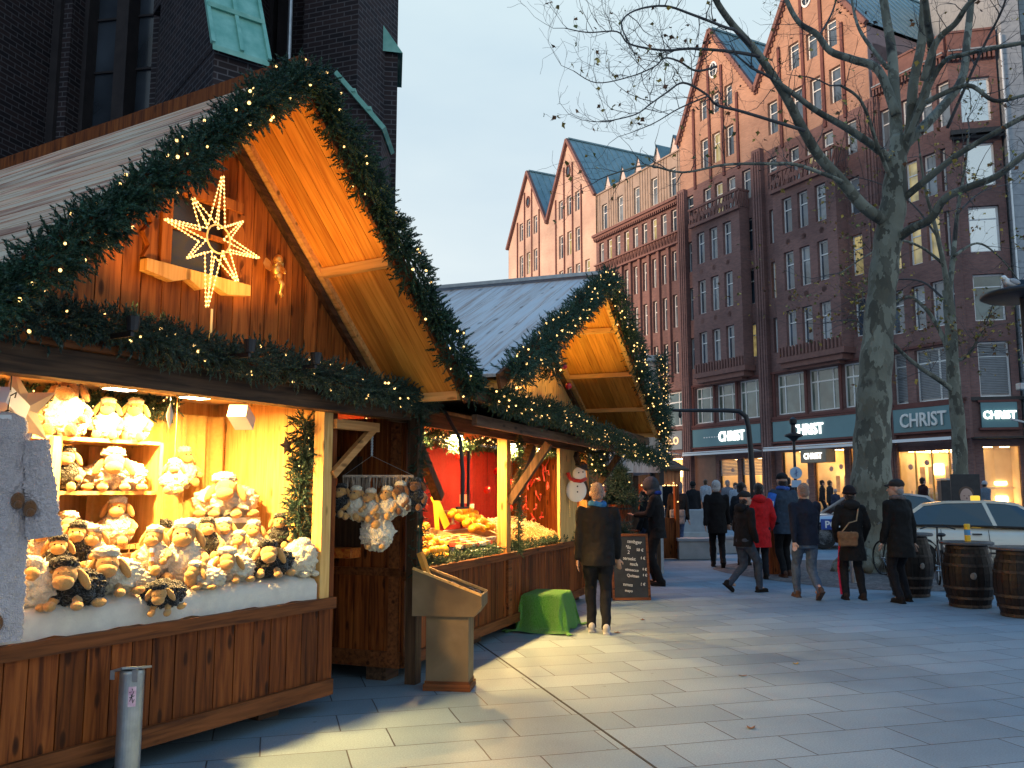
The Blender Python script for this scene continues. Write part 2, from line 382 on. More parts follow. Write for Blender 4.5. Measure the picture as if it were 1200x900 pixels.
# ================================================================ ground
def ground_mat():
    m, t, b, o = nt('granite_slab_paving')
    tc = t.nodes.new('ShaderNodeTexCoord')
    mp = t.nodes.new('ShaderNodeMapping'); mp.inputs['Rotation'].default_value = (0,0,R(-15.5)); t.links.new(tc.outputs['Object'], mp.inputs[0])
    br = t.nodes.new('ShaderNodeTexBrick'); br.inputs['Scale'].default_value = 1; br.inputs['Brick Width'].default_value = .86; br.inputs['Row Height'].default_value = .46
    br.inputs['Mortar Size'].default_value = .0055; br.inputs['Mortar Smooth'].default_value = .3; br.offset = .37; br.offset_frequency = 2
    br.inputs['Color1'].default_value = (.155,.225,.28,1); br.inputs['Color2'].default_value = (.21,.295,.36,1); br.inputs['Mortar'].default_value = (.045,.045,.05,1)
    # joints a little uneven
    nz = N(t, 'ShaderNodeTexNoise'); nz.inputs['Scale'].default_value = 3; t.links.new(mp.outputs[0], nz.inputs['Vector'])
    sub = t.nodes.new('ShaderNodeVectorMath'); sub.operation = 'MULTIPLY_ADD'; sub.inputs[1].default_value = (.012,.012,0)
    t.links.new(nz.outputs['Color'], sub.inputs[0]); t.links.new(mp.outputs[0], sub.inputs[2]); t.links.new(sub.outputs[0], br.inputs['Vector'])
    n1 = N(t, 'ShaderNodeTexNoise'); n1.inputs['Scale'].default_value = .45; n1.inputs['Detail'].default_value = 7; n1.inputs['Roughness'].default_value = .65; t.links.new(mp.outputs[0], n1.inputs['Vector'])
    c = mixc(t, 1.0, br.outputs[0], ramp(t, n1.outputs[0], [(.28, (.66,.67,.70)), (.5, (1.0,1.0,1.0)), (.72, (1.22,1.20,1.17))]), 'MULTIPLY')
    n2 = N(t, 'ShaderNodeTexNoise'); n2.inputs['Scale'].default_value = 90; n2.inputs['Detail'].default_value = 2; t.links.new(mp.outputs[0], n2.inputs['Vector'])
    c = mixc(t, 1.0, c, ramp(t, n2.outputs[0], [(.3, (.8,.8,.8)), (.7, (1.16,1.16,1.16))]), 'MULTIPLY')
    v = N(t, 'ShaderNodeTexVoronoi'); v.inputs['Scale'].default_value = 2.3; t.links.new(mp.outputs[0], v.inputs['Vector'])
    c = mixc(t, ramp(t, v.outputs['Distance'], [(.0, (.75,)*3), (.028, (.5,)*3), (.05, (0,0,0))]), c, (.07,.07,.07))
    setc(t, b, c); 
    r = ramp(t, n1.outputs[0], [(.3, (.48,)*3), (.7, (.75,)*3)]); t.links.new(r, b.inputs['Roughness'])
    ad = t.nodes.new('ShaderNodeMath'); ad.operation = 'MULTIPLY_ADD'; ad.inputs[1].default_value = -1.0; t.links.new(br.outputs['Fac'], ad.inputs[0])
    mm = t.nodes.new('ShaderNodeMath'); mm.operation = 'MULTIPLY'; mm.inputs[1].default_value = .22; t.links.new(n2.outputs[0], mm.inputs[0]); t.links.new(mm.outputs[0], ad.inputs[2])
    bump(t, ad.outputs[0], b, .5, .006)
    return m
M['paving'] = ground_mat()
M['asphalt'] = mnoisy('asphalt', (.05,.052,.055), (.075,.078,.08), .7, 3, .3, bscale=120)
M['cobble'] = None
def cobble():
    m, t, b, o = nt('small_cobbles')
    v = N(t, 'ShaderNodeTexVoronoi'); v.feature = 'DISTANCE_TO_EDGE'; v.inputs['Scale'].default_value = 9; t.links.new(coords(t), v.inputs['Vector'])
    v2 = N(t, 'ShaderNodeTexVoronoi'); v2.inputs['Scale'].default_value = 9; t.links.new(coords(t), v2.inputs['Vector'])
    c = mixc(t, ramp(t, v.outputs[0], [(.02, (0,0,0)), (.09, (1,1,1))]), (.05,.045,.042), ramp(t, v2.outputs['Color'], [(.2, (.10,.085,.08)), (.8, (.19,.16,.15))]))
    setc(t, b, c); b.inputs['Roughness'].default_value = .75; bump(t, v.outputs[0], b, .6, .03); return m
M['cobble'] = cobble()
def sheet(name, poly, lift, mat, label=None):
    """flat polygon following the ground's gentle rise (split where the slope starts)"""
    b = bmesh.new(); vs = [b.verts.new((x, y, 0)) for x, y in poly]; b.faces.new(vs)
    for yy in (13.0, 45.0):
        bmesh.ops.bisect_plane(b, geom=b.verts[:]+b.edges[:]+b.faces[:], plane_co=(0,yy,0), plane_no=(0,1,0))
    for v in b.verts: v.co.z = gz(v.co.x, v.co.y) + lift
    for f in b.faces:
        if f.normal.z < 0: f.normal_flip()
    me = bpy.data.meshes.new(name); b.to_mesh(me); b.free(); me.materials.append(mat)
    o = bpy.data.objects.new(name, me); col.objects.link(o); o['kind'] = 'structure'; return o
sheet('ground', [(-600,-200), (600,-200), (600,900), (-600,900)], 0, M['paving'])
# facade frame of the long brick building
AF = math.atan2(-0.888, 0.46)
EF = Vector((math.cos(AF), math.sin(AF), 0)); NB = Vector((-math.sin(AF), math.cos(AF), 0))   # NB points into the building
P0 = Vector((23.733, 44.7, 0))
def fp(s, out=0): p = P0 + EF*s - NB*out; return (p.x, p.y)
# carriageway: runs along the building, a kerb's width off its pavement
rd = [fp(-75, 9), fp(20, 9), fp(20, 19.5), fp(-12, 19.5), fp(-30, 17.5), fp(-75, 17.5)]
sheet('road', rd, .004, M['asphalt'])
kb = MB()
for s in range(-75, 20, 1):
    x0, y0 = fp(s+.01, 8.85); x1, y1 = fp(s+.99, 8.85)
    kb.bar((x0,y0,gz(0,y0)+.02), (x1,y1,gz(0,y1)+.02), .3, .2)
o = kb.build('kerb', M['concrete']); o['kind'] = 'structure'
pv = sheet('pavement', [fp(-75, 0.0), fp(3, 0.0), fp(20, 0), fp(20, 8.7), fp(-75, 8.7)], .1, M['paving'])
ln = MB()
for s in range(-70, 18, 6):
    x0, y0 = fp(s, 14); x1, y1 = fp(s+3, 14)
    ln.bar((x0,y0,gz(0,y0)+.006), (x1,y1,gz(0,y1)+.006), .14, .004)
o = ln.build('road_marking', plain('road_white', (.6,.6,.58), .7)); o['kind'] = 'structure'
# drain joint in the paving (dark narrow channel running away from the camera)
a = onground(557, 751); c_ = onground(775, 905)
dj = MB(); d_ = (c_-a).normalized(); a2 = a - d_*2.2; c2 = c_ + d_*1.0
dj.bar((a2.x,a2.y,.001), (c2.x,c2.y,.001), .016, .006)
o = dj.build('paving_joint', plain('joint_black', (.03,.03,.03), .9)); o['kind'] = 'structure'
# cobbled tree pit
tp = onground(1012, 668)
pit = [(tp.x + 3.0*math.cos(R(t_))*(1+.1*math.sin(3*R(t_))), tp.y - .6 + 2.9*math.sin(R(t_))) for t_ in range(0, 360, 15)]
sheet('cobbled_tree_pit', pit, .004, M['cobble'])

# ================================================================ facade helpers
def wallgrid(mb, x0, x1, z0, z1, holes, y=0.0, rev=.28, gap=None):
    """front skin at depth y with rectangular holes and reveals going inward"""
    xs = sorted(set([x0, x1] + [h[0] for h in holes] + [h[1] for h in holes])); xs = [x for x in xs if x0 <= x <= x1]
    zs = sorted(set([z0, z1] + [h[2] for h in holes] + [h[3] for h in holes])); zs = [z for z in zs if z0 <= z <= z1]
    for i in range(len(xs)-1):
        for j in range(len(zs)-1):
            cx = (xs[i]+xs[i+1])/2; cz = (zs[j]+zs[j+1])/2
            if any(h[0] < cx < h[1] and h[2] < cz < h[3] for h in holes): continue
            mb.quad((xs[i],y,zs[j]), (xs[i+1],y,zs[j]), (xs[i+1],y,zs[j+1]), (xs[i],y,zs[j+1]))
    for h in holes:
        a, b_, c, d = h[:4]
        mb.quad((a,y,c), (a,y+rev,c), (b_,y+rev,c), (b_,y,c)); mb.quad((a,y,d), (b_,y,d), (b_,y+rev,d), (a,y+rev,d))
        mb.quad((a,y,c), (a,y,d), (a,y+rev,d), (a,y+rev,c)); mb.quad((b_,y,c), (b_,y+rev,c), (b_,y+rev,d), (b_,y,d))
WIN = {}
def win_meshes(w_, h_, kind):
    key = (round(w_,2), round(h_,2), kind)
    if key in WIN: return WIN[key]
    f = MB(); t_ = .095; d = .07
    def fr(x0,x1,z0,z1): f.box(x0,x1,0,d,z0,z1)
    fr(-w_/2, -w_/2+t_, 0, h_); fr(w_/2-t_, w_/2, 0, h_); fr(-w_/2+t_, w_/2-t_, 0, t_); fr(-w_/2+t_, w_/2-t_, h_-t_, h_)
    if kind == 'sash':
        f.box(-w_/2+t_, w_/2-t_, -.012, d-.01, h_*.64, h_*.64+.07)
        if w_ > .95: f.box(-.03, .03, -.008, d-.008, t_, h_*.64)
    elif kind == 'big':
        f.box(-w_/2+t_, w_/2-t_, -.015, d-.01, h_*.68, h_*.68+.09)
        for q in (-.25, .25): f.box(w_*q-.04, w_*q+.04, -.008, d-.008, t_, h_-t_)
    elif kind == 'pair':
        f.box(-w_/2+t_, w_/2-t_, -.015, d-.01, h_*.72, h_*.72+.09); f.box(-.05, .05, -.01, d-.008, t_, h_-t_)
    elif kind == 'one':
        f.box(-w_/2+t_, w_/2-t_, -.012, d-.01, h_*.72, h_*.72+.06)
    fm = f.mesh('window_frame', M['white_frame'])
    p = MB(); p.box(-w_/2+.02, w_/2-.02, .035, .045, .02, h_-.02)
    pm = {}
    WIN[key] = (fm, p, pm); return WIN[key]
def window(parent, x, z, w_, h_, kind, mat, y=.22, rz=0, blind=False):
    fm, p, pm = win_meshes(w_, h_, kind)
    o = link_mesh('window', fm, parent, (x, y, z), (0,0,rz))
    if mat not in pm: pm[mat] = p.mesh('pane', M[mat])
    q = link_mesh('pane', pm[mat], o)
    if blind:
        b = MB()
        n = int(h_*.9/.09)
        for i in range(n): b.box(-w_/2+.09, w_/2-.09, -.03, .02, h_-.12-i*.09-.06, h_-.12-i*.09-.045)
        for i in range(n): b.quad((-w_/2+.09,-.03,h_-.12-i*.09-.06),(w_/2-.09,-.03,h_-.12-i*.09-.06),(w_/2-.09,.02,h_-.12-i*.09),(-w_/2+.09,.02,h_-.12-i*.09))
        b.build('blind', M['blind'], o)
    return o
def text_mesh(txt, size, ext=.03, font=None, bold=0.0, align='CENTER'):
    cu = bpy.data.curves.new('txt', 'FONT'); cu.body = txt; cu.size = size; cu.extrude = ext; cu.align_x = align; cu.offset = bold; cu.resolution_u = 3
    ob = bpy.data.objects.new('txt', cu); col.objects.link(ob)
    dg = bpy.context.evaluated_depsgraph_get(); me = bpy.data.meshes.new_from_object(ob.evaluated_get(dg))
    bpy.data.objects.remove(ob); bpy.data.curves.remove(cu); return me
def lettering(name, txt, size, mat, parent, loc, rot, ext=.03, bold=0.0, align='CENTER', sx=1.0):
    me = text_mesh(txt, size, ext, None, bold, align); me.materials.clear(); me.materials.append(mat)
    o = link_mesh(name, me, parent, loc, rot); o.scale = (sx, 1, 1); return o
def clip_roofline(mb, cuts):
    """cut away everything above each gable's two roof slopes; cuts: (x0, x1, peakx, peakz, z_left, z_right)"""
    out = MB()
    for x0, x1, px, pz, zl, zr in cuts:
        b = bmesh.new()
        vs = {}
        for f in mb.f:
            pts = [mb.v[i] for i in f]; cx = sum(p[0] for p in pts)/len(pts)
            b.faces.new([b.verts.new(p) for p in pts])
        g = lambda: b.verts[:]+b.edges[:]+b.faces[:]
        bmesh.ops.bisect_plane(b, geom=g(), plane_co=(x0,0,0), plane_no=(-1,0,0), clear_outer=True)
        bmesh.ops.bisect_plane(b, geom=g(), plane_co=(x1,0,0), plane_no=(1,0,0), clear_outer=True)
        nl = Vector((-(pz-zl), 0, px-x0)).normalized(); nr = Vector((pz-zr, 0, x1-px)).normalized()
        bmesh.ops.bisect_plane(b, geom=g(), plane_co=(px,0,pz), plane_no=nl, clear_outer=True)
        bmesh.ops.bisect_plane(b, geom=g(), plane_co=(px,0,pz), plane_no=nr, clear_outer=True)
        b.verts.index_update(); out.add([v.co.copy() for v in b.verts], [tuple(v.index for v in f.verts) for f in b.faces]); b.free()
    return out
def pilaster(mb, x0, x1, out, z0, z1, ribs=3):
    mb.box(x0, x1, -out, .02, z0, z1)
    w_ = (x1-x0)/(ribs*2+1)
    for i in range(ribs): mb.box(x0+w_*(2*i+1), x0+w_*(2*i+2), -out-.07, -out+.01, z0+.3, z1-.2)
ROWS = [(10.9,13.25), (14.6,17.1), (18.35,20.7), (22.15,24.3)]
def seam_roof(parent, name, x0, x1, px, pz, zl, zr, y0, y1, mat, side='both'):
    mb = MB(); th = .12
    def slope(xa, za, xb, zb):
        mb.quad((xa,y0,za), (xb,y0,zb), (xb,y1,zb), (xa,y1,za)) if xa < xb else mb.quad((xb,y0,zb), (xa,y0,za), (xa,y1,za), (xb,y1,zb))
        n = int((y1-y0)/.75)
        for i in range(n+1):
            y = y0 + (y1-y0)*i/n
            mb.bar((xa,y,za+.03), (xb,y,zb+.03), .05, .08)
    dl = Vector((px-x0, pz-zl)).normalized(); dr = Vector((x1-px, zr-pz)).normalized()
    slope(x0-dl.x*.25, zl-dl.y*.25+.12, px, pz+.12); slope(x1+dr.x*.25, zr+dr.y*.25+.12, px, pz+.12)
    mb.box(px-.14, px+.14, y0-.05, y1, pz+.10, pz+.24)
    return mb.build(name, mat, parent)
def rake(mb, x0, z0, x1, z1, y=-.16, w_=.3, h_=.28): mb.bar((x0,y,z0), (x1,y,z1), w_, h_, up=(0,0,1))

PANES = ['pane','pane','pane','pane2','pane','pane','pane2','pane','pane_lit']
rp = random.Random(3)

def shop_room(parent, x0, x1, z0, z1, y0=.5, dep=2.6, seed=0):
    """a lit showroom behind the glass: walls, ceiling lamps, shelves with goods"""
    r_ = random.Random(seed); a = MB()
    a.quad((x0,y0+dep,z0),(x1,y0+dep,z0),(x1,y0+dep,z1),(x0,y0+dep,z1)); a.quad((x0,y0,z0),(x1,y0,z0),(x1,y0+dep,z0),(x0,y0+dep,z0))
    a.quad((x0,y0,z1),(x0,y0+dep,z1),(x1,y0+dep,z1),(x1,y0,z1)); a.quad((x0,y0,z0),(x0,y0+dep,z0),(x0,y0+dep,z1),(x0,y0,z1)); a.quad((x1,y0,z0),(x1,y0,z1),(x1,y0+dep,z1),(x1,y0+dep,z0))
    a.build('showroom', M['shop_wall'], parent)
    l = MB(); n = max(2, int((x1-x0)/1.0))
    for i in range(n):
        x = x0 + (i+.5)*(x1-x0)/n
        for y in (.35, 1.0, 1.6, 2.1): l.box(x-.22, x+.22, y0+y, y0+y+.22, z1-.05, z1-.02)
    for i in range(n):
        x = x0 + (i+.5)*(x1-x0)/n
        if r_.random() < .75: zz = z0 + (z1-z0)*r_.uniform(.35,.7); l.box(x-.3, x+.3, y0+dep-.08, y0+dep-.05, zz, zz+r_.uniform(.25,.8))
    l.build('showroom_lamps', M['shop_light'], parent)
    s_ = MB()
    for i in range(n*2):
        x = x0 + (i+.5)*(x1-x0)/(n*2); w_ = .2
        h_ = z0+r_.uniform(.5,1.1); s_.box(x-w_, x+w_, y0+.35, y0+.7, z0, h_)
        if r_.random() < .6: s_.box(x-.03, x+.03, y0+.5, y0+.53, h_, h_+r_.uniform(.2,.6))
        if r_.random() < .5: s_.box(x-w_*.8, x+w_*.8, y0+1.5, y0+1.52, z0+1.3, z0+2.3)
    s_.build('display_stand', mnoisy('display_brown', (.45,.28,.12), (.75,.6,.4), .5, 2, 0), parent)
    d = MB()
    for i in range(n):
        x = x0 + (i+r_.uniform(.2,.8))*(x1-x0)/n; z = z0+(z1-z0)*r_.uniform(.45,.8)
        d.ell((x, y0+.4, z), (.16,.04,.16), n=10, m=6)
    d.build('display_bauble', mnoisy('bauble_grey', (.25,.2,.3), (.5,.35,.3), .3, 3, 0), parent)
# ================================================================ brick office buildings
def bfoot(s): p = P0 + EF*s; return (p.x, p.y, 0)
GZ0 = .35
# ---------- twin-gabled dark brick building (two bays with oriels)
S0 = -23.05; W_ = S0*-1 - 5.05
bB = empty('brick_office_building', bfoot(S0), AF, 'tall dark red brick office block with two steep glow-tinted orange gables and carved balconies', 'building')
X = lambda s: s - S0
holes = []; wins = []
bays = [(-22.25, -14.9, [-21.95,-15.75], [-19.95,-18.65,-17.3]), (-13.95, -5.35, [-13.25,-6.6], [-11.25,-9.85,-8.4])]
def addwin(s, w_, z0, z1, kind='sash', mat=None):
    holes.append((X(s)-w_/2, X(s)+w_/2, z0, z1)); wins.append((X(s), z0, w_, z1-z0, kind, mat or rp.choice(PANES)))
for bi, (s0, s1, flat, ori) in enumerate(bays):
    for r_i, (z0, z1) in enumerate(ROWS):
        for s in flat: addwin(s, .85, z0, z1)
        if r_i == 3:
            for s in ori: addwin(s, .85, z0-.3, z1)
# gables
for s in (-20.1,-18.75,-17.3): addwin(s, .85, 25.9, 28.2, mat=rp.choice(['pane_lit','pane_warm','pane']))
for s in (-20.1,-18.75,-17.3): addwin(s, .8, 29.7, 31.3, 'one', 'pane')
for s in (-13.0, -10.75,-9.2,-7.6): addwin(s, .9, 25.9, 28.2)
for s in (-10.9,-9.35,-7.75): addwin(s, .9, 29.6, 31.4, 'one', 'pane')
# big first floor windows
for (s0, s1, _a, _b) in bays:
    w3 = (s1-s0-.3)/3
    for i in range(3):
        s = s0+.15+w3*(i+.5); addwin(s, w3-.3, 6.75, 9.4, 'big', 'pane_teal')
# shops
shops = [(-19.5,-17.6,.7,4.0), (-17.2,-15.1,.7,4.0), (-13.4,-11.2,.7,4.3), (-10.7,-8.3,.45,4.3), (-7.9,-5.6,.7,4.3)]
for a, b_, z0, z1 in shops: holes.append((X(a), X(b_), z0, z1))
wl = MB(); wallgrid(wl, 0, X(-5.05), -.5, 37.5, holes)
GAB = [(0, X(-14.45), X(-18.95), 36.3, 28.9, 29.6), (X(-14.45), X(-5.05), X(-10.05), 36.9, 29.6, 29.9)]
wl = clip_roofline(wl, GAB)
low = MB(); up = MB()
wb = wl.build('wall', [M['brick'], M['brick_glow']], bB)
# upper storeys: same brick, sunset glow put into a lighter, more orange colour
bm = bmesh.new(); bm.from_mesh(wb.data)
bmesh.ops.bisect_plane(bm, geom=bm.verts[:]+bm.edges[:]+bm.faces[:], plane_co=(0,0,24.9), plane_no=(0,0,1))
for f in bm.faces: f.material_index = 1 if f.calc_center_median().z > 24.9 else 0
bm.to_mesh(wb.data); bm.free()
for x, z, w_, h_, k, m_ in wins: window(bB, x, z, w_, h_, k, m_)
bk = MB(); bk.box(0, X(-5.05), .45, 14, 4.8, 28.7); bk.box(0, X(-5.05), 3.3, 14, -.5, 4.8); bk.box(0,.05,0,.45,-.5,28.5); bk.box(X(-5.1), X(-5.05), 0, 14, 24.0, 29.7)
bk.build('side_wall', M['greywall'], bB)
gb = MB()
for x0, x1, px, pz, zl, zr in GAB: gb.prism([(x0+.05,28), (x1-.05,28), (x1-.05,zr-.15), (px,pz-.15), (x0+.05,zl-.15)], 13.5, 14)
gb.build('rear_gable', M['brick_glow'], bB)
for x0, x1, px, pz, zl, zr in GAB: seam_roof(bB, 'roof', x0, x1, px, pz, zl, zr, .02, 14.2, M['copper'])
rk = MB()
for x0, x1, px, pz, zl, zr in GAB:
    rake(rk, x0-.1, zl-.1, px, pz+.05); rake(rk, px, pz+.05, x1+.1, zr-.1)
    n = 22
    for i in range(n):
        for (xa, za, xb, zb) in ((x0, zl, px, pz), (x1, zr, px, pz)):
            t_ = (i+.5)/n; rk.box(xa+(xb-xa)*t_-.07, xa+(xb-xa)*t_+.07, -.13, .0, za+(zb-za)*t_-.42, za+(zb-za)*t_-.2)
rk.build('rake_moulding', M['trim'], bB)
rb = MB()
for s, zt in ((-21.2,31.9),(-20.75+1.35,34.6),(-17.95,34.0),(-16.4,31.2),(-12.2,32.6),(-10.1-.0,36.2),(-8.5,34.2),(-6.9,31.7)):
    rb.box(X(s)-.11, X(s)+.11, -.12, .01, 24.6, zt-.9)
rb.build_each('gable_rib', M['rib'], bB)
for sx in (-22.65, -14.42, -5.05):
    p_ = MB(); pilaster(p_, X(sx)-.42, X(sx)+.42, .35, -.3, 24.9 if sx != -14.42 else 25.2); p_.build('pilaster', M['brick'], bB)
# ovals
for s, z in ((-18.8, 33.1), (-9.6, 33.9)):
    ov = MB(); Mo = T(X(s), -.02, z) @ Rx(R(90))
    ov.lathe([(.34,-.03),(.44,-.03),(.44,.06),(.34,.06)], n=20, M=Mo @ Matrix.Diagonal((1,1.5,1,1)), cap=False)
    ow = ov.build('oval_window', M['white_frame'], bB); pn = MB(); pn.lathe([(.0001,.0),(.34,.0)], n=20, M=Mo @ Matrix.Diagonal((1,1.5,1,1))); pn.build('pane', M['pane'], ow)
    gr = MB(); gr.box(X(s)-.02,X(s)+.02,-.07,-.03,z-.5,z+.5); gr.box(X(s)-.33,X(s)+.33,-.07,-.03,z-.02,z+.02); gr.build('glazing_bar', M['white_frame'], ow)
# oriels
for oi, (a, b_, colsx) in enumerate(((-20.75, -15.95+.35, [-19.75,-18.35,-16.9]), (-12.4, -7.2, [-11.2,-9.85,-8.4]))):
    ox0, ox1 = X(a), X(b_); hs = []; om = MB()
    ww = .85
    for s in colsx:
        for z0, z1 in ROWS[:3]: hs.append((X(s)-ww/2, X(s)+ww/2, z0, z1))
    wallgrid(om, ox0, ox1, 10.3, 21.4, hs, y=-.9)
    om.quad((ox0,.0,10.3),(ox0,-.9,10.3),(ox0,-.9,21.4),(ox0,.0,21.4)); om.quad((ox1,-.9,10.3),(ox1,.0,10.3),(ox1,.0,21.4),(ox1,-.9,21.4))
    om.quad((ox0,-.9,21.4),(ox1,-.9,21.4),(ox1,0,21.4),(ox0,0,21.4)); om.quad((ox0,-.9,10.3),(ox0,0,10.3),(ox1,0,10.3),(ox1,-.9,10.3))
    orl = om.build('oriel', M['brick'], bB)
    for s in colsx:
        for z0, z1 in ROWS[:3]: window(orl, X(s), z0, ww, z1-z0, 'sash', rp.choice(PANES), y=-.68)
    rs = MB()
    for s in colsx:
        for z in (14.05, 17.75): 
            rs.lathe([(.0001,-.1),(.16,-.1),(.2,0)], n=10, M=T(X(s),-.9,z)@Rx(R(90)))
    rs.build('rosette', M['trim'], orl)
    cb = MB()
    cb.box(ox0-.1, ox1+.15, -1.0, .0, 9.95, 10.3); cb.box(ox0+.1, ox1-.1, -.85, .0, 9.6, 9.95)
    n = 18
    for i in range(n): x = ox0 + (i+.5)*(ox1-ox0)/n; cb.box(x-.06, x+.06, -1.02, -.9, 10.3, 10.95)
    cb.box(ox0+.6, ox1-.6, -.6, 0, 9.42, 9.6)
    cb.build('corbel', M['trim'], orl)
    bl = MB(); z0 = 21.4
    bl.box(ox0-.12, ox1+.12, -1.1, -.9, z0-.15, z0+.08); bl.box(ox0-.12, ox1+.12, -1.08, -.92, z0+1.15, z0+1.32)
    n = 26
    for i in range(n+1):
        x = ox0 + i*(ox1-ox0)/n
        if i % 5 < 1: bl.box(x-.05, x+.05, -1.05, -.95, z0+.08, z0+1.15)
        else:
            Mq = T(x, -1.0, z0+.6) @ Ry(R(45 if i % 2 else 20))
            bl.box(-.16,.16,-.04,.04,-.16,.16, Mq) if i % 2 else bl.box(-.05,.05,-.04,.04,-.55,.55, T(x,-1,z0+.6)@Ry(R(18)))
    for sd in (ox0-.06, ox1+.06):
        bl.box(sd-.05, sd+.05, -1.0, 0, z0+1.16, z0+1.31)
        for i in range(5): bl.box(sd-.04, sd+.04, -.95+i*.2, -.87+i*.2, z0+.05, z0+1.16)
    bl.build('balcony_railing', M['trim'], orl)
# string course, shop fascia, awnings
sc = MB(); sc.box(0, X(-5.05), -.14, -.003, 9.48, 9.62); sc.box(0, X(-5.05), -.2, -.003, 6.45, 6.62); sc.box(0, X(-5.05), -.12, -.003, 4.62, 4.8)
for (s0, s1, _a, _b) in bays:
    w3 = (s1-s0-.3)/3
    for i in range(4): x = X(s0+.15+w3*i); sc.box(x-.1, x+.1, -.1, -.004, 6.62, 9.48)
sc.build_each('string_course', M['rib'], bB)
for bi, (s0, s1, _a, _b) in enumerate(bays):
    aw = MB(); aw.bar((X(s0)+.1,-.65,4.52),(X(s1)-.1,-.65,4.52), 1.0, .06, up=(0,.12,1)); aw.box(X(s0)+.1,X(s1)-.1,-1.18,-1.12,4.36,4.5)
    aw.build('awning', M['white'], bB)
for i, (a, b_, z0, z1) in enumerate(shops):
    shop_room(bB, X(a)-.1, X(b_)+.1, z0, z1+.1, .3, 2.6, i)
    g_ = MB(); g_.box(X(a), X(b_), .2, .22, z0, z1); g_.build('shop_window', M['glass'], bB)
    if i != 3 and i < 2:
        b2 = MB()
        for k in range(11): b2.box(X(a)+.05, X(b_)-.05, .12, .17, z1-.1-k*.1, z1-.03-k*.1)
        b2.build('blind', M['blind'], bB)
    fr = MB()
    for x in (X(a)+.03, X(b_)-.03): fr.box(x-.04, x+.04, .14, .24, z0, z1)
    fr.build('shopfront_frame', M['dark_metal'] if i < 3 else mnoisy('bronze%d' % i, (.25,.14,.06), (.35,.2,.08), .4, 4, 0, .5), bB)
dp = MB(); dp.box(X(-22.1), X(-19.8), -.02, .02, .2, 4.4); dp.build('recessed_door', mnoisy('brown_bronze_panel', (.14,.06,.035), (.2,.09,.05), .4, 2, .1), bB)
# ---------- signs
def shop_sign(s0, s1, txt, tx, lit, label, size=.95, z0=5.0, z1=6.3, par=None, ang=AF, org=None, px=None, cat='shop sign', extra=None):
    org = org or bfoot(s0)
    r_ = empty('shop_sign', org, ang, label, cat)
    wd = s1-s0; p_ = MB(); p_.cbox(.0, wd, -.24, -.12, z0, z1, .015); p_.build('sign_panel', M['sign_panel'], r_)
    e = MB(); e.box(-.1, wd+.1, -.26, -.02, z0-.12, z0-.003); e.box(-.1, wd+.1, -.26, -.02, z1+.003, z1+.12); e.build('sign_frame', M['rib'], r_)
    lettering('lettering', txt, size, M['letter_lit'] if lit else M['letter'], r_, (wd*tx, -.28, (z0+z1)/2-size*.35), (R(90),0,0), .04, .018, sx=.82)
    if extra: extra(r_, wd)
    return r_
def ghost(r_, wd):
    e = MB()
    for i in range(7): e.box(wd*.18+i*.28, wd*.18+i*.28+.15, -.262, -.245, 5.62, 5.70)
    e.build('worn_lettering', M['letter'], r_)
shop_sign(-22.05, -15.0, 'CHRIST', .60, True, 'teal shop sign with bright white CHRIST letters, furthest left of the lit shop signs', extra=ghost)
shop_sign(-13.85, -5.6, 'CHRIST', .36, True, 'teal shop sign with bright white CHRIST letters directly left of the big plane tree trunk')
r_ = empty('shop_sign', bfoot(-10.5), AF, 'small taupe box sign reading CHRIST above the shop entrance door', 'shop sign')
p_ = MB(); p_.cbox(0, 2.0, -1.3, -.5, 3.5, 4.3, .02); p_.build('sign_box', mnoisy('taupe_box', (.22,.18,.13), (.28,.24,.18), .5, 2, 0), r_)
lettering('lettering', 'CHRIST', .5, M['letter_lit'], r_, (1.0, -1.33, 3.73), (R(90),0,0), .02, .008, sx=.85)

# ---------- long recessed middle block with mansard
S0 = -35.1
bD = empty('mansard_office_building', bfoot(S0), AF, 'long dark brick office block with brown metal mansard and tiny triangular dormers', 'building')
X = lambda s: s - S0
holes = []; wins = []
cs = [-34.25 + i*(10.3/8) for i in range(9)]
for s in cs: addwin(s, .72, 22.05, 23.85, mat=rp.choice(['pane','pane','pane_lit','pane_lit','pane2']))
for s in cs:
    for z0, z1 in ((18.1,20.5),(14.4,17.0),(10.8,13.3)): addwin(s, .72, z0, z1, mat='pane' if rp.random() < .8 else 'pane2')
for i in range(4): addwin(-33.2+i*2.85, 2.4, 6.75, 9.4, 'big', 'pane_teal')
holes += [(X(-33.9), X(-30.4), .6, 4.2), (X(-29.6), X(-23.6), .6, 4.3)]
wl = MB(); wallgrid(wl, 0, X(-23.05), -.5, 24.4, holes); wl.build('wall', M['brick'], bD)
for x, z, w_, h_, k, m_ in wins: window(bD, x, z, w_, h_, k, m_)
bk = MB(); bk.box(0, X(-23.07), .45, 12, 4.8, 28.4); bk.box(0, X(-23.07), 3.3, 12, -.5, 4.8); bk.build('side_wall', M['greywall'], bD)
pr = MB()
for i in range(10): x = X(-34.25 + (i-.5)*(10.3/8)); pr.box(max(x-.16,0), x+.16, -.22, -.003, 10.2, 20.9)
pr.build_each('brick_pier', M['trim'], bD)
fz = MB(); fz.box(0, X(-23.1), -.35, -.003, 20.9, 21.05); fz.box(0, X(-23.1), -.3, -.003, 21.8, 21.92)
for i in range(60): x = .1+i*.198; fz.box(x, x+.09, -.18, -.004, 21.05, 21.8, None); fz.bar((x,-.2,21.08),(x+.2,-.2,21.78), .05,.05) if i % 2 else None
fz.box(0, X(-23.1), -.5, -.003, 24.4, 24.62); fz.box(0, X(-23.1), -.35, -.004, 24.2, 24.4)
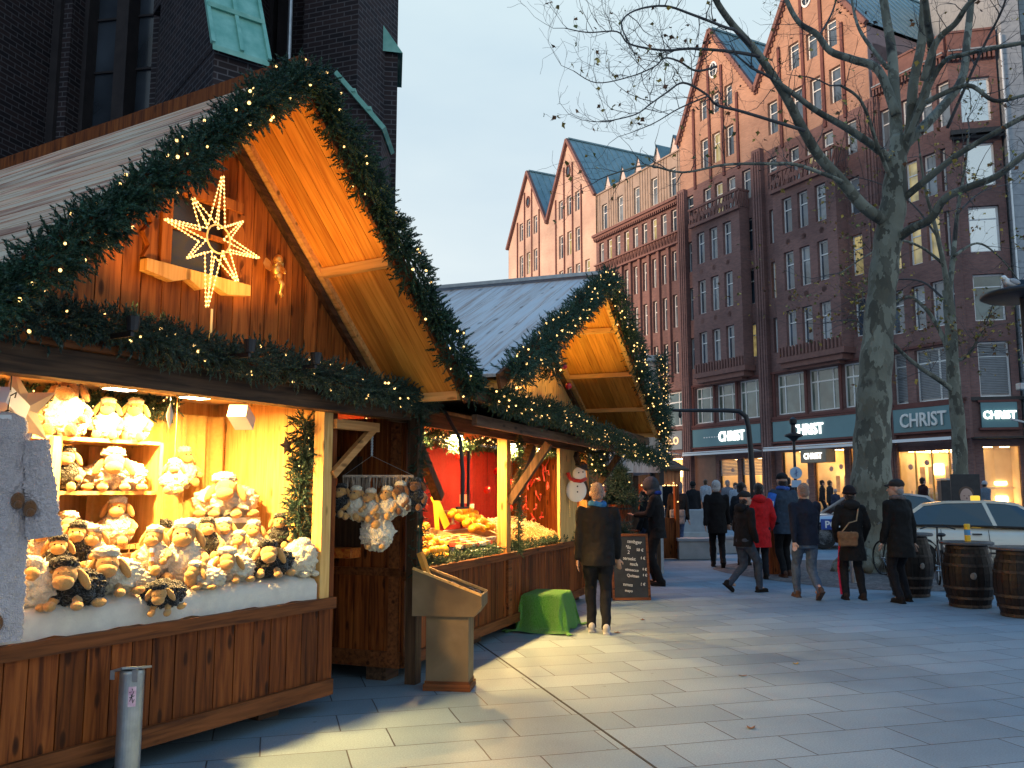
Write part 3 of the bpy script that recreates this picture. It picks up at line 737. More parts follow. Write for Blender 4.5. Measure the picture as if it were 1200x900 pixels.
for i in range(46): x = .1+i*.26; fz.box(x, x+.12, -.33, -.005, 24.02, 24.2)
fz.box(0, X(-23.1), -.14, -.003, 9.48, 9.62); fz.box(0, X(-23.1), -.2, -.003, 6.45, 6.62)
fz.build('cornice', M['trim'], bD)
mh = []; mw = []
for s in (-33.85,-31.4,-28.95,-26.5,-24.1): mh.append((X(s)-.42, X(s)+.42, 25.0, 27.3)); mw.append(X(s))
ms = MB(); wallgrid(ms, 0, X(-23.05), 24.62, 28.4, mh, y=.1)
for i in range(34):
    x = .18+i*.36
    if any(h[0]-.05 < x < h[1]+.05 for h in mh): continue
    ms.box(x-.025, x+.025, .04, .1, 24.62, 28.4)
ms.box(0, X(-23.05), -.02, .1, 28.4, 28.52)
ms.build('mansard_wall', M['metalwall'], bD)
for x in mw: window(bD, x, 25.0, .84, 2.3, 'sash', rp.choice(['pane','pane2']), y=.3)
rf = MB(); rf.quad((0,.1,28.5),(X(-23.05),.1,28.5),(X(-23.05),6,32.5),(0,6,32.5)); rf.quad((0,6,32.5),(X(-23.05),6,32.5),(X(-23.05),12,28.5),(0,12,28.5))
for i in range(28): rf.bar((.2+i*.43,.1,28.54),(.2+i*.43,6,32.54), .04,.06)
rf.build('roof', M['copper'], bD)
for s in (-33.2,-30.9,-28.6,-26.0,-23.8):
    x = X(s); dr_ = MB(); dr_.prism([(x-.45,28.55),(x+.45,28.55),(x,29.75)], .1, .12); d_o = dr_.build('dormer', mnoisy('dormer_face%d' % int(-s), (.55,.42,.38), (.62,.5,.45), .7, 2, 0), bD)
    d2 = MB(); d2.quad((x-.55,.0,28.5),(x,.0,29.95),(x,2.2,29.95),(x-.55,2.2,28.5)); d2.quad((x,.0,29.95),(x+.55,.0,28.5),(x+.55,2.2,28.5),(x,2.2,29.95)); d2.build('dormer_roof', M['copper'], d_o)
shop_room(bD, X(-33.9), X(-30.4), .6, 4.3, .3, 2.6, 11); shop_room(bD, X(-29.6), X(-23.6), .6, 4.4, .3, 2.6, 12)
g_ = MB(); g_.box(X(-33.9), X(-30.4), .2, .22, .6, 4.2); g_.box(X(-29.6), X(-23.6), .2, .22, .6, 4.3); g_.build('shop_window', M['glass'], bD)
aw = MB(); aw.bar((.2,-.65,4.62),(X(-23.6),-.65,4.62), 1.0, .06, up=(0,.12,1)); aw.build('awning', M['white'], bD)
r_ = empty('shop_sign', bfoot(-30.5), AF, 'pale grey shop fascia with small warm lit script, just right of the garlanded post', 'shop sign')
p_ = MB(); p_.cbox(0, 7.2, -.24, -.12, 4.95, 6.35, .015); p_.build('sign_panel', mnoisy('grey_fascia', (.22,.24,.25), (.27,.29,.3), .5, 1, 0), r_)
lettering('lettering', 'sch.O', .8, emit('warm_letter', (1,.6,.3), 1.2), r_, (5.9, -.28, 5.35), (R(90),0,0), .03, .01)

# ---------- far twin-gabled peach building
S0 = -52.4
bE = empty('gabled_peach_building', bfoot(S0), AF, 'distant peach brick building with two pointed gables and green copper roofs', 'building')
X = lambda s: s - S0
holes = []; wins = []
for g0 in (-47.9, -39.75):
    for ds in (-1.55, 0, 1.5):
        addwin(g0+ds, .8, 28.0, 29.9, 'one', 'pane')
        addwin(g0+ds, .8, 24.1, 26.4); addwin(g0+ds, .8, 20.6, 22.9)
        for z0, z1 in ((17,19.3),(13.5,15.8),(10,12.3)): addwin(g0+ds, .8, z0, z1)
for s in (-43.6,-36.6): 
    for z0, z1 in ((20.6,22.9),(17,19.3),(13.5,15.8)): addwin(s, .8, z0, z1)
wl = MB(); wallgrid(wl, 0, X(-35.1), -.5, 36.5, holes)
GAB = [(0, X(-43.83), X(-47.85), 35.0, 27.9, 28.4), (X(-43.83), X(-35.1), X(-39.85), 35.5, 28.4, 28.6)]
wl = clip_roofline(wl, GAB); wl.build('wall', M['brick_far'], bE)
for x, z, w_, h_, k, m_ in wins: window(bE, x, z, w_, h_, k, m_)
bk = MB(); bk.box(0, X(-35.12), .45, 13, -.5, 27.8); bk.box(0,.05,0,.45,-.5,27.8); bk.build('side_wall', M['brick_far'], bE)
gb = MB()
for x0, x1, px, pz, zl, zr in GAB: gb.prism([(x0+.05,27.5), (x1-.05,27.5), (x1-.05,zr-.15), (px,pz-.15), (x0+.05,zl-.15)], 12.5, 13)
gb.build('rear_gable', M['brick_far'], bE)
for x0, x1, px, pz, zl, zr in GAB: seam_roof(bE, 'roof', x0, x1, px, pz, zl, zr, .02, 13.2, M['copper'])
rk = MB()
for x0, x1, px, pz, zl, zr in GAB: rake(rk, x0-.1, zl-.1, px, pz+.05); rake(rk, px, pz+.05, x1+.1, zr-.1)
rk.build('rake_moulding', M['trim'], bE)
rb = MB()
for g0 in (-47.85,-39.8):
    for ds, zt in ((-2.4,30.2),(-.8,33),(.75,33),(2.3,30.3)): rb.box(X(g0+ds)-.08, X(g0+ds)+.08, -.1, .01, 9, zt)
rb.build_each('gable_rib', M['rib'], bE)
for s, z in ((-47.9, 31.8), (-39.8, 32.4)):
    ov = MB(); Mo = T(X(s), -.02, z) @ Rx(R(90)); ov.lathe([(.3,-.03),(.42,-.03),(.42,.06),(.3,.06)], n=16, M=Mo @ Matrix.Diagonal((1,1.5,1,1)), cap=False); ow = ov.build('oval_window', M['rib'], bE)
    pn = MB(); pn.lathe([(.0001,.0),(.3,.0)], n=16, M=Mo @ Matrix.Diagonal((1,1.5,1,1))); pn.build('pane', M['pane'], ow)

# ---------- right-hand wing with canted corner bay
S0 = -5.05
bA = empty('corner_wing_building', bfoot(S0), AF, 'dark brick wing right of the plane tree with louvred windows and a canted corner bay', 'building')
X = lambda s: s - S0
holes = []; wins = []
RA = [(10.6,13.1),(14.3,16.8),(17.9,20.3),(21.5,24.0)]
for s, w_ in ((-4.05,.95),(-2.62,.8),(-1.45,.8),(-.35,.8)):
    for ri, (z0, z1) in enumerate(RA):
        addwin(s, w_, z0, z1, 'sash', rp.choice(['pane_lit','pane_lit','pane2']) if ri in (1,2) else 'pane2')
holes += [(X(-4.55), X(-3.65), 6.6, 9.5), (X(-3.1), X(-.35), 6.6, 9.5)]
holes.append((X(-4.6), X(-.45), .85, 3.95))
wl = MB(); wallgrid(wl, .38, X(-.0), -.5, 25.3, holes)
wl.build('wall', M['brick'], bA)
for x, z, w_, h_, k, m_ in wins: window(bA, x, z, w_, h_, k, m_)
window(bA, X(-4.1), 6.6, .9, 2.9, 'one', 'pane2', blind=True); window(bA, X(-1.72), 6.6, 2.75, 2.9, 'pair', 'pane2', blind=True)
shop_room(bA, X(-4.65), X(-.4), .85, 4.0, .3, 2.6, 21)
g_ = MB(); g_.box(X(-4.6), X(-.45), .2, .22, .85, 3.95); g_.build('shop_window', M['glass'], bA)
fr = MB()
for i in range(5): x = X(-4.6)+i*(4.15/4); fr.box(x-.03, x+.03, .16, .25, .85, 3.95)
fr.box(X(-4.6), X(-.45), .165, .245, 1.55, 1.59); fr.build('shopfront_frame', mnoisy('brass_frame', (.5,.32,.1), (.6,.4,.15), .35, 3, 0, .6), bA)
# canted bay in its own rotated frame
CA = math.atan2(-.225, .974) - AF          # relative to the building's own axis
bay = bpy.data.objects.new('corner_bay', None)
Mb = T(X(0), 0, 0) @ Rz(CA)
cw = 2.42; hs = [(.55, 2.05, z0, z1) for z0, z1 in [(6.6,9.5)] + RA] + [(.5, 2.2, .6, 4.05)]
wl = MB(); wallgrid(wl, 0, cw, -.5, 25.3, hs); w2 = MB(); w2.merge(wl, Mb)
cbay = w2.build('corner_bay', M['brick'], bA)
for i, (z0, z1) in enumerate([(6.6,9.5)] + RA):
    p_ = Mb @ Vector((1.3, .22, z0))
    window(cbay, p_.x, p_.z, 1.5, z1-z0, 'one' if i < 3 else 'plain', ['pane2','pane_teal','pane_sky','pane_sky','pane_sky'][i], y=p_.y, rz=CA, blind=(i == 0))
sm = MB(); a_ = MB()
def merged(fn, name, mat, par, each=False):
    q = MB(); fn(q); z = MB(); z.merge(q, Mb); return z.build_each(name, mat, par) if each else z.build(name, mat, par)
merged(lambda q: q.box(.5, 2.2, .2, .22, .6, 4.05), 'shop_window', M['glass'], cbay)
def room(q):
    q.quad((.4,1.8,.6),(2.3,1.8,.6),(2.3,1.8,4.1),(.4,1.8,4.1)); q.quad((.4,.3,.6),(2.3,.3,.6),(2.3,1.8,.6),(.4,1.8,.6)); q.quad((.4,.3,4.1),(.4,1.8,4.1),(2.3,1.8,4.1),(2.3,.3,4.1))
    q.quad((.4,.3,.6),(.4,1.8,.6),(.4,1.8,4.1),(.4,.3,4.1)); q.quad((2.3,.3,.6),(2.3,.3,4.1),(2.3,1.8,4.1),(2.3,1.8,.6)); q.box(.6,2.1,.5,1.0,.6,1.0); q.box(.6,2.1,.8,1.2,1.9,1.96)
merged(room, 'showroom', M['shop_wall'], cbay)
merged(lambda q: (q.box(.7,1.1,.6,.8,4.02,4.06), q.box(1.5,1.9,.6,.8,4.02,4.06), q.box(.7,2.0,1.72,1.75,2.1,2.25), q.box(.7,2.0,1.72,1.75,1.1,1.5)), 'showroom_lamps', M['shop_light'], cbay)
merged(lambda q: (q.box(-.1, cw+.1, -.3, -.002, 20.75, 21.0), q.bar((-.1,-.15,20.6),(cw+.1,-.15,20.6),.5,.12,up=(0,-.5,1)), q.box(-.1,cw+.1,-.12,-.003,6.42,6.6), q.box(-.1,cw+.1,-.9,-.02,4.42,4.5)), 'bay_ledge', M['dark_metal'], cbay, True)
def lap(q, x0, x1):
    q.box(x0, x1, -.35, .3, 25.3, 25.5); q.box(x0, x1, -.22, .3, 25.5, 26.5)
    n = int((x1-x0)/.22)
    for i in range(n): q.box(x0+i*.22, x0+i*.22+.11, -.3, .0, 24.95, 25.3)
    q.box(x0, x1, -.28, .32, 26.5, 26.62)
pp = MB(); lap(pp, .38, X(0)); q = MB(); lap(q, 0, cw); pp.merge(q, Mb); pp.build('parapet', M['trim'], bA)
wc = MB(); wc.box(.38, X(0), -.4, -.36, 25.42, 25.5); q = MB(); q.box(0, cw, -.4, -.36, 25.42, 25.5); wc.merge(q, Mb); wc.build('coping', M['stone_grey'], bA)
bk = MB(); bk.box(.38, X(0), .45, 13, 4.8, 25.2); bk.box(.38, X(0), 3.3, 13, -.5, 4.8); q = MB(); q.box(0, cw, .45, 12, 4.8, 25.2); q.box(0,cw,2.2,12,-.5,4.8); bk.merge(q, Mb); bk.build('side_wall', M['greywall'], bA)
sc = MB(); sc.box(.38, X(0), -.14, -.003, 9.6, 9.74); sc.box(.38, X(0), -.2, -.003, 6.42, 6.6); sc.bar((.45,-.65,4.5),(X(0),-.65,4.5), 1.0, .06, up=(0,.12,1)); sc.build_each('string_course', M['rib'], bA)
pi_ = MB(); pilaster(pi_, .39, .6, .2, -.3, 24.9, 1); pi_.box(X(-.3), X(.12), -.2, -.003, -.3, 20.5); pi_.build('pilaster', M['brick'], bA)
aw = MB(); aw.box(.5, X(-.35), -1.2, -1.14, 4.4, 4.56); aw.build('awning', M['white'], bA)
shop_sign(-4.6, -.2, 'CHRIST', .45, False, 'wide teal sign with unlit pale CHRIST letters between the two trees', size=1.05)
pc = P0 + Vector((0,0,0)); cd = Vector((math.cos(AF+CA), math.sin(AF+CA), 0))
pcc = P0 + cd*.45
shop_sign(0, 1.7, 'CHRIST', .5, True, 'small square teal sign with lit CHRIST letters on the canted corner bay at far right', size=.56, ang=AF+CA, org=(pcc.x, pcc.y, 0))
# ---------- grey glass building at the right edge
pg = P0 + cd*2.55
bG = empty('glass_office_building', (pg.x, pg.y, 0), AF+CA+R(4), 'grey stone and glass office building cut off by the right edge of the picture', 'building')
st = MB(); 
for k in range(60): st.cbox(0, .95, -.55, .6, -.3+k*.6, .29+k*.6, .015)
st.build('stone_pier', M['stone_grey'], bG)
cw_ = MB()
for i in range(5):
    cw_.box(.95+i*2.2, .95+i*2.2+.12, -.35, .1, -.3, 36)
for k in range(11): cw_.box(.95, 11, -.3, .05, 1+k*3.5, 1.5+k*3.5)
cw_.build('curtain_wall_frame', M['dark_metal'], bG)
gl = MB(); gl.box(.95, 11, -.1, 0, -.3, 36); gl.build('glazing', pane_mat('blue_glazing', (.10,.16,.2)), bG)
bk = MB(); bk.box(.02, 11, .62, 12, -.3, 36); bk.build('side_wall', M['stone_grey'], bG)
pd = MB(); pd.tube([(-.12,-.7,0),(-.12,-.7,26)], .05, 8); pd.build('downpipe', M['white_frame'], bG)

# ---------- unseen block added behind the camera to shade the street from the low sun
sb = empty('added_shade_block', (-62, -28, 0), R(-22), 'long plain unseen block added behind the viewer to shade the street', 'building')
q = MB(); q.box(-8, 8, -45, 75, -.5, 29); q.build('wall', M['brick'], sb)
q = MB(); q.prism([(-8.5,29),(8.5,29),(0,33)], -45.2, 75.2); q.build('roof', M['copper'], sb)

# ================================================================ church behind the stalls
ch = empty('brick_church', (-3.5, 15, 0), 0, 'dark clinker church wall with tall lancet windows and buttresses capped in green copper', 'church')
def W(u, v, Y): p = at(u, v, Y); return (p.x+3.5, p.y-15, p.z)
def wallseg(name, p, q, z0, z1, th=.8, holes=None, mat='church_brick'):
    p = Vector(p); q = Vector(q); d = q-p; L = d.length; a = math.atan2(d.y, d.x)
    mb = MB()
    if holes: wallgrid(mb, 0, L, z0, z1, holes, rev=.7); mb.quad((0,0,z0),(0,th,z0),(0,th,z1),(0,0,z1)); mb.quad((L,0,z0),(L,th,z0),(L,th,z1),(L,0,z1))
    else: mb.box(0, L, 0, th, z0, z1)
    return mb.build(name, M[mat], ch, loc=(p.x, p.y, 0), rot=(0,0,a)), a, L
ZT = 24
def gx(u, Y): p = at(u, 578, Y); return (p.x+3.5, Y-15)
# wall with the first big window
w1, a1_, L1 = wallseg('nave_wall', gx(-160, 14.0), gx(200, 13.0), -.2, ZT, holes=[(3.2,4.7,3.0,22)])
def lancet(par, x0, x1, z0, z1, y=.55):
    f = MB(); n = 2; w_ = (x1-x0)/n
    f.box(x0-.1, x0+.08, y-.25, y+.1, z0, z1); f.box(x1-.08, x1+.1, y-.25, y+.1, z0, z1); f.box((x0+x1)/2-.11, (x0+x1)/2+.11, y-.3, y+.1, z0, z1)
    for k in range(int((z1-z0)/.95)): f.box(x0, x1, y-.04, y+.02, z0+k*.95, z0+k*.95+.035)
    wn = f.build('window', M['rib2'], par); g = MB(); g.box(x0, x1, y, y+.01, z0, z1); g.build('pane', M['church_pane'], wn)
M['rib2'] = mnoisy('soot_dark_brick', (.02,.014,.014), (.035,.025,.024), .85, 5)
M['church_pane'] = pane_mat('leaded_church_glass', (.05,.06,.075), rough=.16)
lancet(w1, 3.2, 4.7, 3.0, 22)
jm = MB()
for k in range(3):
    jm.box(3.2-.28-k*.22, 3.2-.15-k*.22, -.08+.03*k, .3, -.2, ZT); jm.box(4.7+.15+k*.22, 4.7+.28+k*.22, -.08+.03*k, .3, -.2, ZT)
jm.build('jamb_moulding', M['rib2'], w1)
# left buttress (its flank fills the left edge)
def buttress(name, cx, cy, ang, w_, dep, z1, capz=None, cap2=None):
    b = MB(); b.box(-w_/2, w_/2, 0, dep, -.2, z1); o = b.build(name, M['church_brick'], ch, loc=(cx, cy, 0), rot=(0,0,ang))
    if capz:
        # sloping copper cap climbing from the face back to the wall
        c = MB(); y0, y1, za, zb = -.12, .75, z1-.05, z1+capz
        c.prism([(0,0),(1,0)], 0, 1) if False else None
        P = lambda x, y, z: (x, y, z)
        c.add([P(-w_/2-.06,y0,za),P(w_/2+.06,y0,za),P(w_/2+.06,y1,zb),P(-w_/2-.06,y1,zb),P(-w_/2-.06,y0,za-.07),P(w_/2+.06,y0,za-.07),P(w_/2+.06,y1,zb-.07),P(-w_/2-.06,y1,zb-.07)],
              [(0,1,2,3),(7,6,5,4),(0,4,5,1),(1,5,6,2),(2,6,7,3),(3,7,4,0)])
        for t_ in (.33,.66):
            c.bar((-w_/2-.07, y0+(y1-y0)*t_, za+(zb-za)*t_+.02), (w_/2+.07, y0+(y1-y0)*t_, za+(zb-za)*t_+.02), .09, .06)
        for x in (-w_/2-.06, 0, w_/2+.06): c.bar((x,y0,za+.02),(x,y1,zb+.02),.05,.05)
        c.build('copper_cap', M['copper_bright'], o)
        k = MB(); k.add([P(-w_/2,0,z1-.05),P(w_/2,0,z1-.05),P(w_/2,dep,z1-.05),P(-w_/2,dep,z1-.05),P(-w_/2,y1,zb-.08),P(w_/2,y1,zb-.08),P(-w_/2,dep,zb-.08),P(w_/2,dep,zb-.08)],
              [(0,1,5,4),(0,4,6,3),(1,2,7,5),(4,5,7,6)]); k.build('upper_brickwork', M['church_brick'], o)
        u_ = MB(); u_.box(-w_/2, w_/2, y1, dep+.4, zb-.1, ZT); u_.build('upper_shaft', M['church_brick'], o)
    return o
x_, y_ = gx(-150, 11.9); buttress('buttress', x_, y_, R(-14), 1.4, 2.0, ZT)
x_, y_ = gx(258, 10.6); buttress('buttress', x_, y_, R(38), .62, 2.6, at(285, 62, 10.6).z, 1.9)
# second window, pier, and the stepped corner buttress
w2_, a2_, L2 = wallseg('nave_wall', gx(225, 14.5), gx(350, 14.2), -.2, ZT, holes=[(.9,1.5,3.0,22)])
lancet(w2_, .9, 1.5, 3.0, 22)
dp = MB(); dp.tube([(0,0,0),(0,0,ZT)], .035, 8); dp.build('downpipe', M['grey_metal'], ch, loc=(gx(321,12.8)[0], gx(321,12.8)[1], 0))
wallseg('corner_pier', gx(344, 13.6), gx(408, 13.2), -.2, ZT, 1.2)
wallseg('corner_pier', gx(407, 13.0), gx(452, 14.2), -.2, ZT, 1.0)
x_, y_ = gx(441, 13.9); 
b = MB(); zc = at(450, 62, 13.9).z
b.box(-.22, .22, 0, 1.2, -.2, zc); o = b.build('corner_buttress', M['church_brick'], ch, loc=(x_, y_, 0), rot=(0,0,R(8)))
c = MB(); c.add([(-.24,-.08,zc+.0),(.30,-.08,zc-.02),(.30,1.2,zc-.02),(-.1,1.2,zc+.55),(-.1,-.08,zc+.55),(-.24,1.2,zc)], [(4,1,2,3),(0,1,4),(5,3,2)]); c.build('copper_cap', M['copper_bright'], o)
x_, y_ = gx(408, 12.6); zc = at(432, 118, 12.6).z
b = MB(); b.prism([(-.3,-.2),(.38,-.2),(.38,zc-.48),(-.3,zc+.35)], 0, .9); o = b.build('corner_buttress', M['church_brick'], ch, loc=(x_, y_, 0), rot=(0,0,R(0)))
c = MB(); c.bar((.43,.4,zc-.48),(-.33,.4,zc+.42), 1.0, .07, up=(0,0,1)); 
for t_ in (.3,.62): c.bar((.43-.76*t_,-.12,zc-.44+.9*t_),(.43-.76*t_,.92,zc-.44+.9*t_),.06,.05)
c.build('copper_cap', M['copper_bright'], o)

# ================================================================ evergreen garlands
NEEDLE = mnoisy('fir_needles', (.012,.040,.022), (.032,.082,.040), .55, 9, 0, isl=.45)
NEEDLE2 = mnoisy('fir_needles_bluish', (.016,.045,.035), (.045,.095,.070), .5, 7, 0, isl=.45)
BULB = emit('fairy_bulb', (1, .60, .20), 3.6)
def sprig_template(n=18, L=.11, nl=.034, seed=0):
    r = np.random.default_rng(seed); V = []; Fc = []
    for i in range(n):
        t = (i+.5)/n; base = np.array([0, 0, t*L]); a = i*2.399 + r.uniform(-.3,.3); tilt = r.uniform(.55, 1.0)*(1-.4*t)
        d = np.array([math.cos(a)*math.sin(tilt), math.sin(a)*math.sin(tilt), math.cos(tilt)])
        s = np.cross(d, [0,0,1]); s /= np.linalg.norm(s)+1e-9
        l = nl*r.uniform(.7,1.15)*(1-.25*t); w_ = .0065
        k = len(V); V += [base - s*w_, base + s*w_, base + d*l]; Fc.append((k, k+1, k+2))
    return np.array(V), np.array(Fc)
def garland(parent, paths, rad, dens, seed, name='greenery', scale=1.0, mat=None, bulbs=40, bulb_r=.011, jitter=1.0, tmpl=None):
    """bushy fir garland along polyline paths plus its chain of small bulbs"""
    r = np.random.default_rng(seed); TV, TF = tmpl or sprig_template(seed=seed)
    AV = []; AF_ = []; off = 0; BV = MB()
    wire = MB()
    for path in paths:
        P = np.array([tuple(p) for p in path], float); seg = np.linalg.norm(np.diff(P, axis=0), axis=1); cum = np.concatenate([[0], np.cumsum(seg)]); Ltot = cum[-1]
        def pt(t):
            i = min(np.searchsorted(cum, t, side='right')-1, len(seg)-1); i = max(i, 0)
            f = (t-cum[i])/seg[i]; return P[i]*(1-f)+P[i+1]*f, (P[i+1]-P[i])/seg[i]
        n = int(Ltot*dens)
        for _ in range(n):
            t = r.uniform(0, Ltot); c, d = pt(t)
            lump = 1 + .28*math.sin(t*7.3+seed) + .2*math.sin(t*17.1+seed*2)
            a = np.cross(d, [0,0,1]); a = a/(np.linalg.norm(a)+1e-9) if np.linalg.norm(a) > 1e-3 else np.array([1.,0,0]); b = np.cross(d, a)
            th = r.uniform(0, 2*math.pi); rr = rad*lump*math.sqrt(r.uniform(.02, 1))*.75
            out = a*math.cos(th)+b*math.sin(th); pos = c + out*rr
            z = out*r.uniform(.5,1.3) + d*r.normal(0,.6) + r.normal(0,.35,3); z /= np.linalg.norm(z)
            x = np.cross(z, r.normal(0,1,3)); x /= np.linalg.norm(x); y = np.cross(z, x)
            Rm = np.stack([x, y, z], 1)*scale*r.uniform(.75,1.3)
            AV.append(TV @ Rm.T + pos); AF_.append(TF + off); off += len(TV)
        nb = int(Ltot*bulbs)
        prev = None
        for k in range(nb):
            t = (k+r.uniform(.1,.9))*Ltot/nb; c, d = pt(t)
            a = np.cross(d, [0,0,1]); a = a/(np.linalg.norm(a)+1e-9) if np.linalg.norm(a) > 1e-3 else np.array([1.,0,0]); b = np.cross(d, a)
            th = r.uniform(0, 2*math.pi); q = c + (a*math.cos(th)+b*math.sin(th))*rad*r.uniform(.8,1.22)
            BV.ell(tuple(q), bulb_r*r.uniform(.75,1.2), n=6, m=4)
        wire.tube([tuple(p) for p in P], .012, 5)
    AV = np.concatenate(AV); AF_ = np.concatenate(AF_)
    me = bpy.data.meshes.new(name); me.vertices.add(len(AV)); me.vertices.foreach_set('co', AV.ravel())
    me.loops.add(len(AF_)*3); me.loops.foreach_set('vertex_index', AF_.ravel().astype(np.int32))
    me.polygons.add(len(AF_)); me.polygons.foreach_set('loop_start', np.arange(0, len(AF_)*3, 3, dtype=np.int32)); me.polygons.foreach_set('loop_total', np.full(len(AF_), 3, dtype=np.int32))
    me.materials.append(mat or NEEDLE); me.update(calc_edges=True); me.validate()
    g = link_mesh(name, me, parent)
    wire.build('garland_core', NEEDLE, parent)
    if bulbs: BV.build('light_chain', BULB, parent)
    return g
def wavy(p, q, n, sag=0, amp=.02, seed=1):
    r = random.Random(seed); p = Vector(p); q = Vector(q); out = []
    for i in range(n+1):
        t = i/n; v = p.lerp(q, t); v.z -= sag*4*t*(1-t); v += Vector((r.uniform(-amp,amp), r.uniform(-amp,amp), r.uniform(-amp,amp))) if 0 < i < n else Vector(); out.append(v)
    return out

# ================================================================ stall 1 (plush sheep)
class Frame:
    def __init__(s, o, az): s.o = Vector(o); s.rz = math.pi/2 - az; s.M = T(*s.o) @ Rz(s.rz)
    def w(s, x, y, z): return s.M @ Vector((x, y, z))
    def at(s, u, v, y):
        """local point on the stall's plane at depth y, seen at photo pixel (u, v)"""
        n = (s.M.to_3x3() @ Vector((0,1,0))); p0 = s.w(0, y, 0); r = ray(u, v); C = Vector((0,0,CH))
        t = (p0-C).dot(n)/r.dot(n); return s.M.inverted() @ (C + r*t)
    def atx(s, u, v, x):
        n = (s.M.to_3x3() @ Vector((1,0,0))); p0 = s.w(x, 0, 0); r = ray(u, v); C = Vector((0,0,CH))
        t = (p0-C).dot(n)/r.dot(n); return s.M.inverted() @ (C + r*t)
A1 = math.atan2(605, 1015*1.008); F1 = Frame((-1.421, 6.89, 0), A1)
s1 = empty('market_stall', F1.o, F1.rz, 'nearest wooden market stall with lit gable, selling plush sheep', 'market stall', None)
def planks(mb, x0, x1, z0, z1, y0, y1, w_, gap=.006, seed=1, clip=None):
    r = random.Random(seed); x = x0
    while x < x1-.01:
        ww = min(w_*r.uniform(.85,1.15), x1-x)
        if x1-(x+ww) < w_*.4: ww = x1-x
        mb.box(x+gap/2, x+ww-gap/2, y0+r.uniform(0,.003), y1, z0, z1) if clip is None else mb.add(*clip(x+gap/2, x+ww-gap/2, y0, y1, z0))
        x += ww
XL = -2.85
cn = MB(); planks(cn, XL+.06, 0.0, .24, .78, .0, .03, .155, .008, 4)
cn.build('counter_cladding', M['red_wood'], s1)
cr = MB(); cr.box(XL, .03, -.035, .02, .13, .245); cr.box(XL, .035, -.045, .02, .775, .86); cr.build('counter_rail', M['red_wood_x'], s1)
ct = MB(); ct.box(XL, .0, .02, .62, .80, .83); ct.build('counter_top', M['red_wood_x'], s1)
dk = MB(); dk.box(XL, 0.0, .035, 3.6, .12, .16); dk.build('stall_floor', M['old_beam'], s1)
bf = MB()
for x in (-2.6, -.35):
    for y in (.35, 3.2): bf.box(x-.1, x+.1, y-.1, y+.1, 0, .12)
bf.build_each('foot_block', M['old_beam'], s1)
# side walls, back wall (inside pale, outside stained)
sw = MB(); planks(sw, .05, 3.6, .14, 2.75, -.02, .02, .16, .004, 5)
q = MB(); q.merge(sw, T(.0,0,0) @ Rz(R(90))); q.build('side_cladding', M['red_wood'], s1)
q = MB(); q.merge(sw, T(XL,0,0) @ Rz(R(90))); q.build('side_cladding', M['red_wood'], s1)
lin = MB(); planks(lin, .06, 1.3, .86, 2.42, -.02, .0, .3, .002, 6)
q = MB(); q.merge(lin, T(-.045,0,0) @ Rz(R(90))); q.build('side_lining', M['pine_yellow'], s1)
bw = MB(); planks(bw, XL, 0, .14, 2.7, 1.30, 1.33, .2, .003, 7); bw.build('back_wall', M['pine_yellow'], s1)
ce = MB(); ce.box(XL, -.06, .0, 1.3, 2.42, 2.45); ce.build('ceiling', mnoisy('cream_ceiling', (.7,.52,.3), (.78,.6,.36), .7, 2, 0), s1)
# front posts
po = MB(); po.box(-.13, -.03, -.02, .08, .86, 2.3); po.build('corner_post', M['pine_yellow'], s1)
po = MB(); po.box(-.02, .1, .05, .17, .1, 2.7); po.build('corner_post', M['red_wood'], s1)
# head beams: weather board, dark fascia
hb = MB(); hb.box(XL-.35, .95, -.22, .05, 2.46, 2.50); hb.box(XL-.35, .95, -.20, -.16, 2.50, 2.56); hb.build('ledge_board', M['red_wood_x'], s1)
hb = MB(); hb.box(XL-.35, .78, -.17, -.03, 2.29, 2.455); hb.build('fascia_beam', M['old_beam'], s1)
hb = MB(); hb.box(XL-.35, .35, -.03, .04, 2.31, 2.45); hb.build('lintel', M['red_wood_x'], s1)
# bracket that carries the mobile
br_ = MB(); br_.box(-.03, .50, -.06, .01, 2.17, 2.245); br_.bar((-.03,-.025,1.80),(.45,-.025,2.19), .06, .05, up=(0,1,0)); br_.build('side_bracket', wood('bracket_pine', (.50,.24,.08), (.6,.32,.12), (.36,.16,.05), 'X'), s1)
# gable
RX, RZ_, EV = -1.235, 4.44, 1.96      # ridge s, height, half width
SL = .99                              # roof slope
zroof = lambda x: RZ_ - SL*abs(x-RX)
def gplank(x0, x1, y0, y1, z0):
    za, zb = max(z0+.01, zroof(x0)-.14), max(z0+.01, zroof(x1)-.14)
    if x0 < RX < x1:
        zm = zroof(RX)-.14; vs = [(x0,y0,z0),(x1,y0,z0),(x1,y0,zb),(RX,y0,zm),(x0,y0,za),(x0,y1,z0),(x1,y1,z0),(x1,y1,zb),(RX,y1,zm),(x0,y1,za)]
        return vs, [(0,1,2,3,4),(9,8,7,6,5),(1,6,7,2),(0,4,9,5)]
    vs = [(x0,y0,z0),(x1,y0,z0),(x1,y0,zb),(x0,y0,za),(x0,y1,z0),(x1,y1,z0),(x1,y1,zb),(x0,y1,za)]
    return vs, [(0,1,2,3),(7,6,5,4),(1,5,6,2),(0,3,7,4)]
gp = MB(); planks(gp, RX-1.75, RX+1.66, 2.5, 0, .0, .025, .15, .008, 8, clip=lambda a,b,c,d,z: gplank(a,b,c,d,2.5)); gp.build('gable_wall', M['gable_wood'], s1)
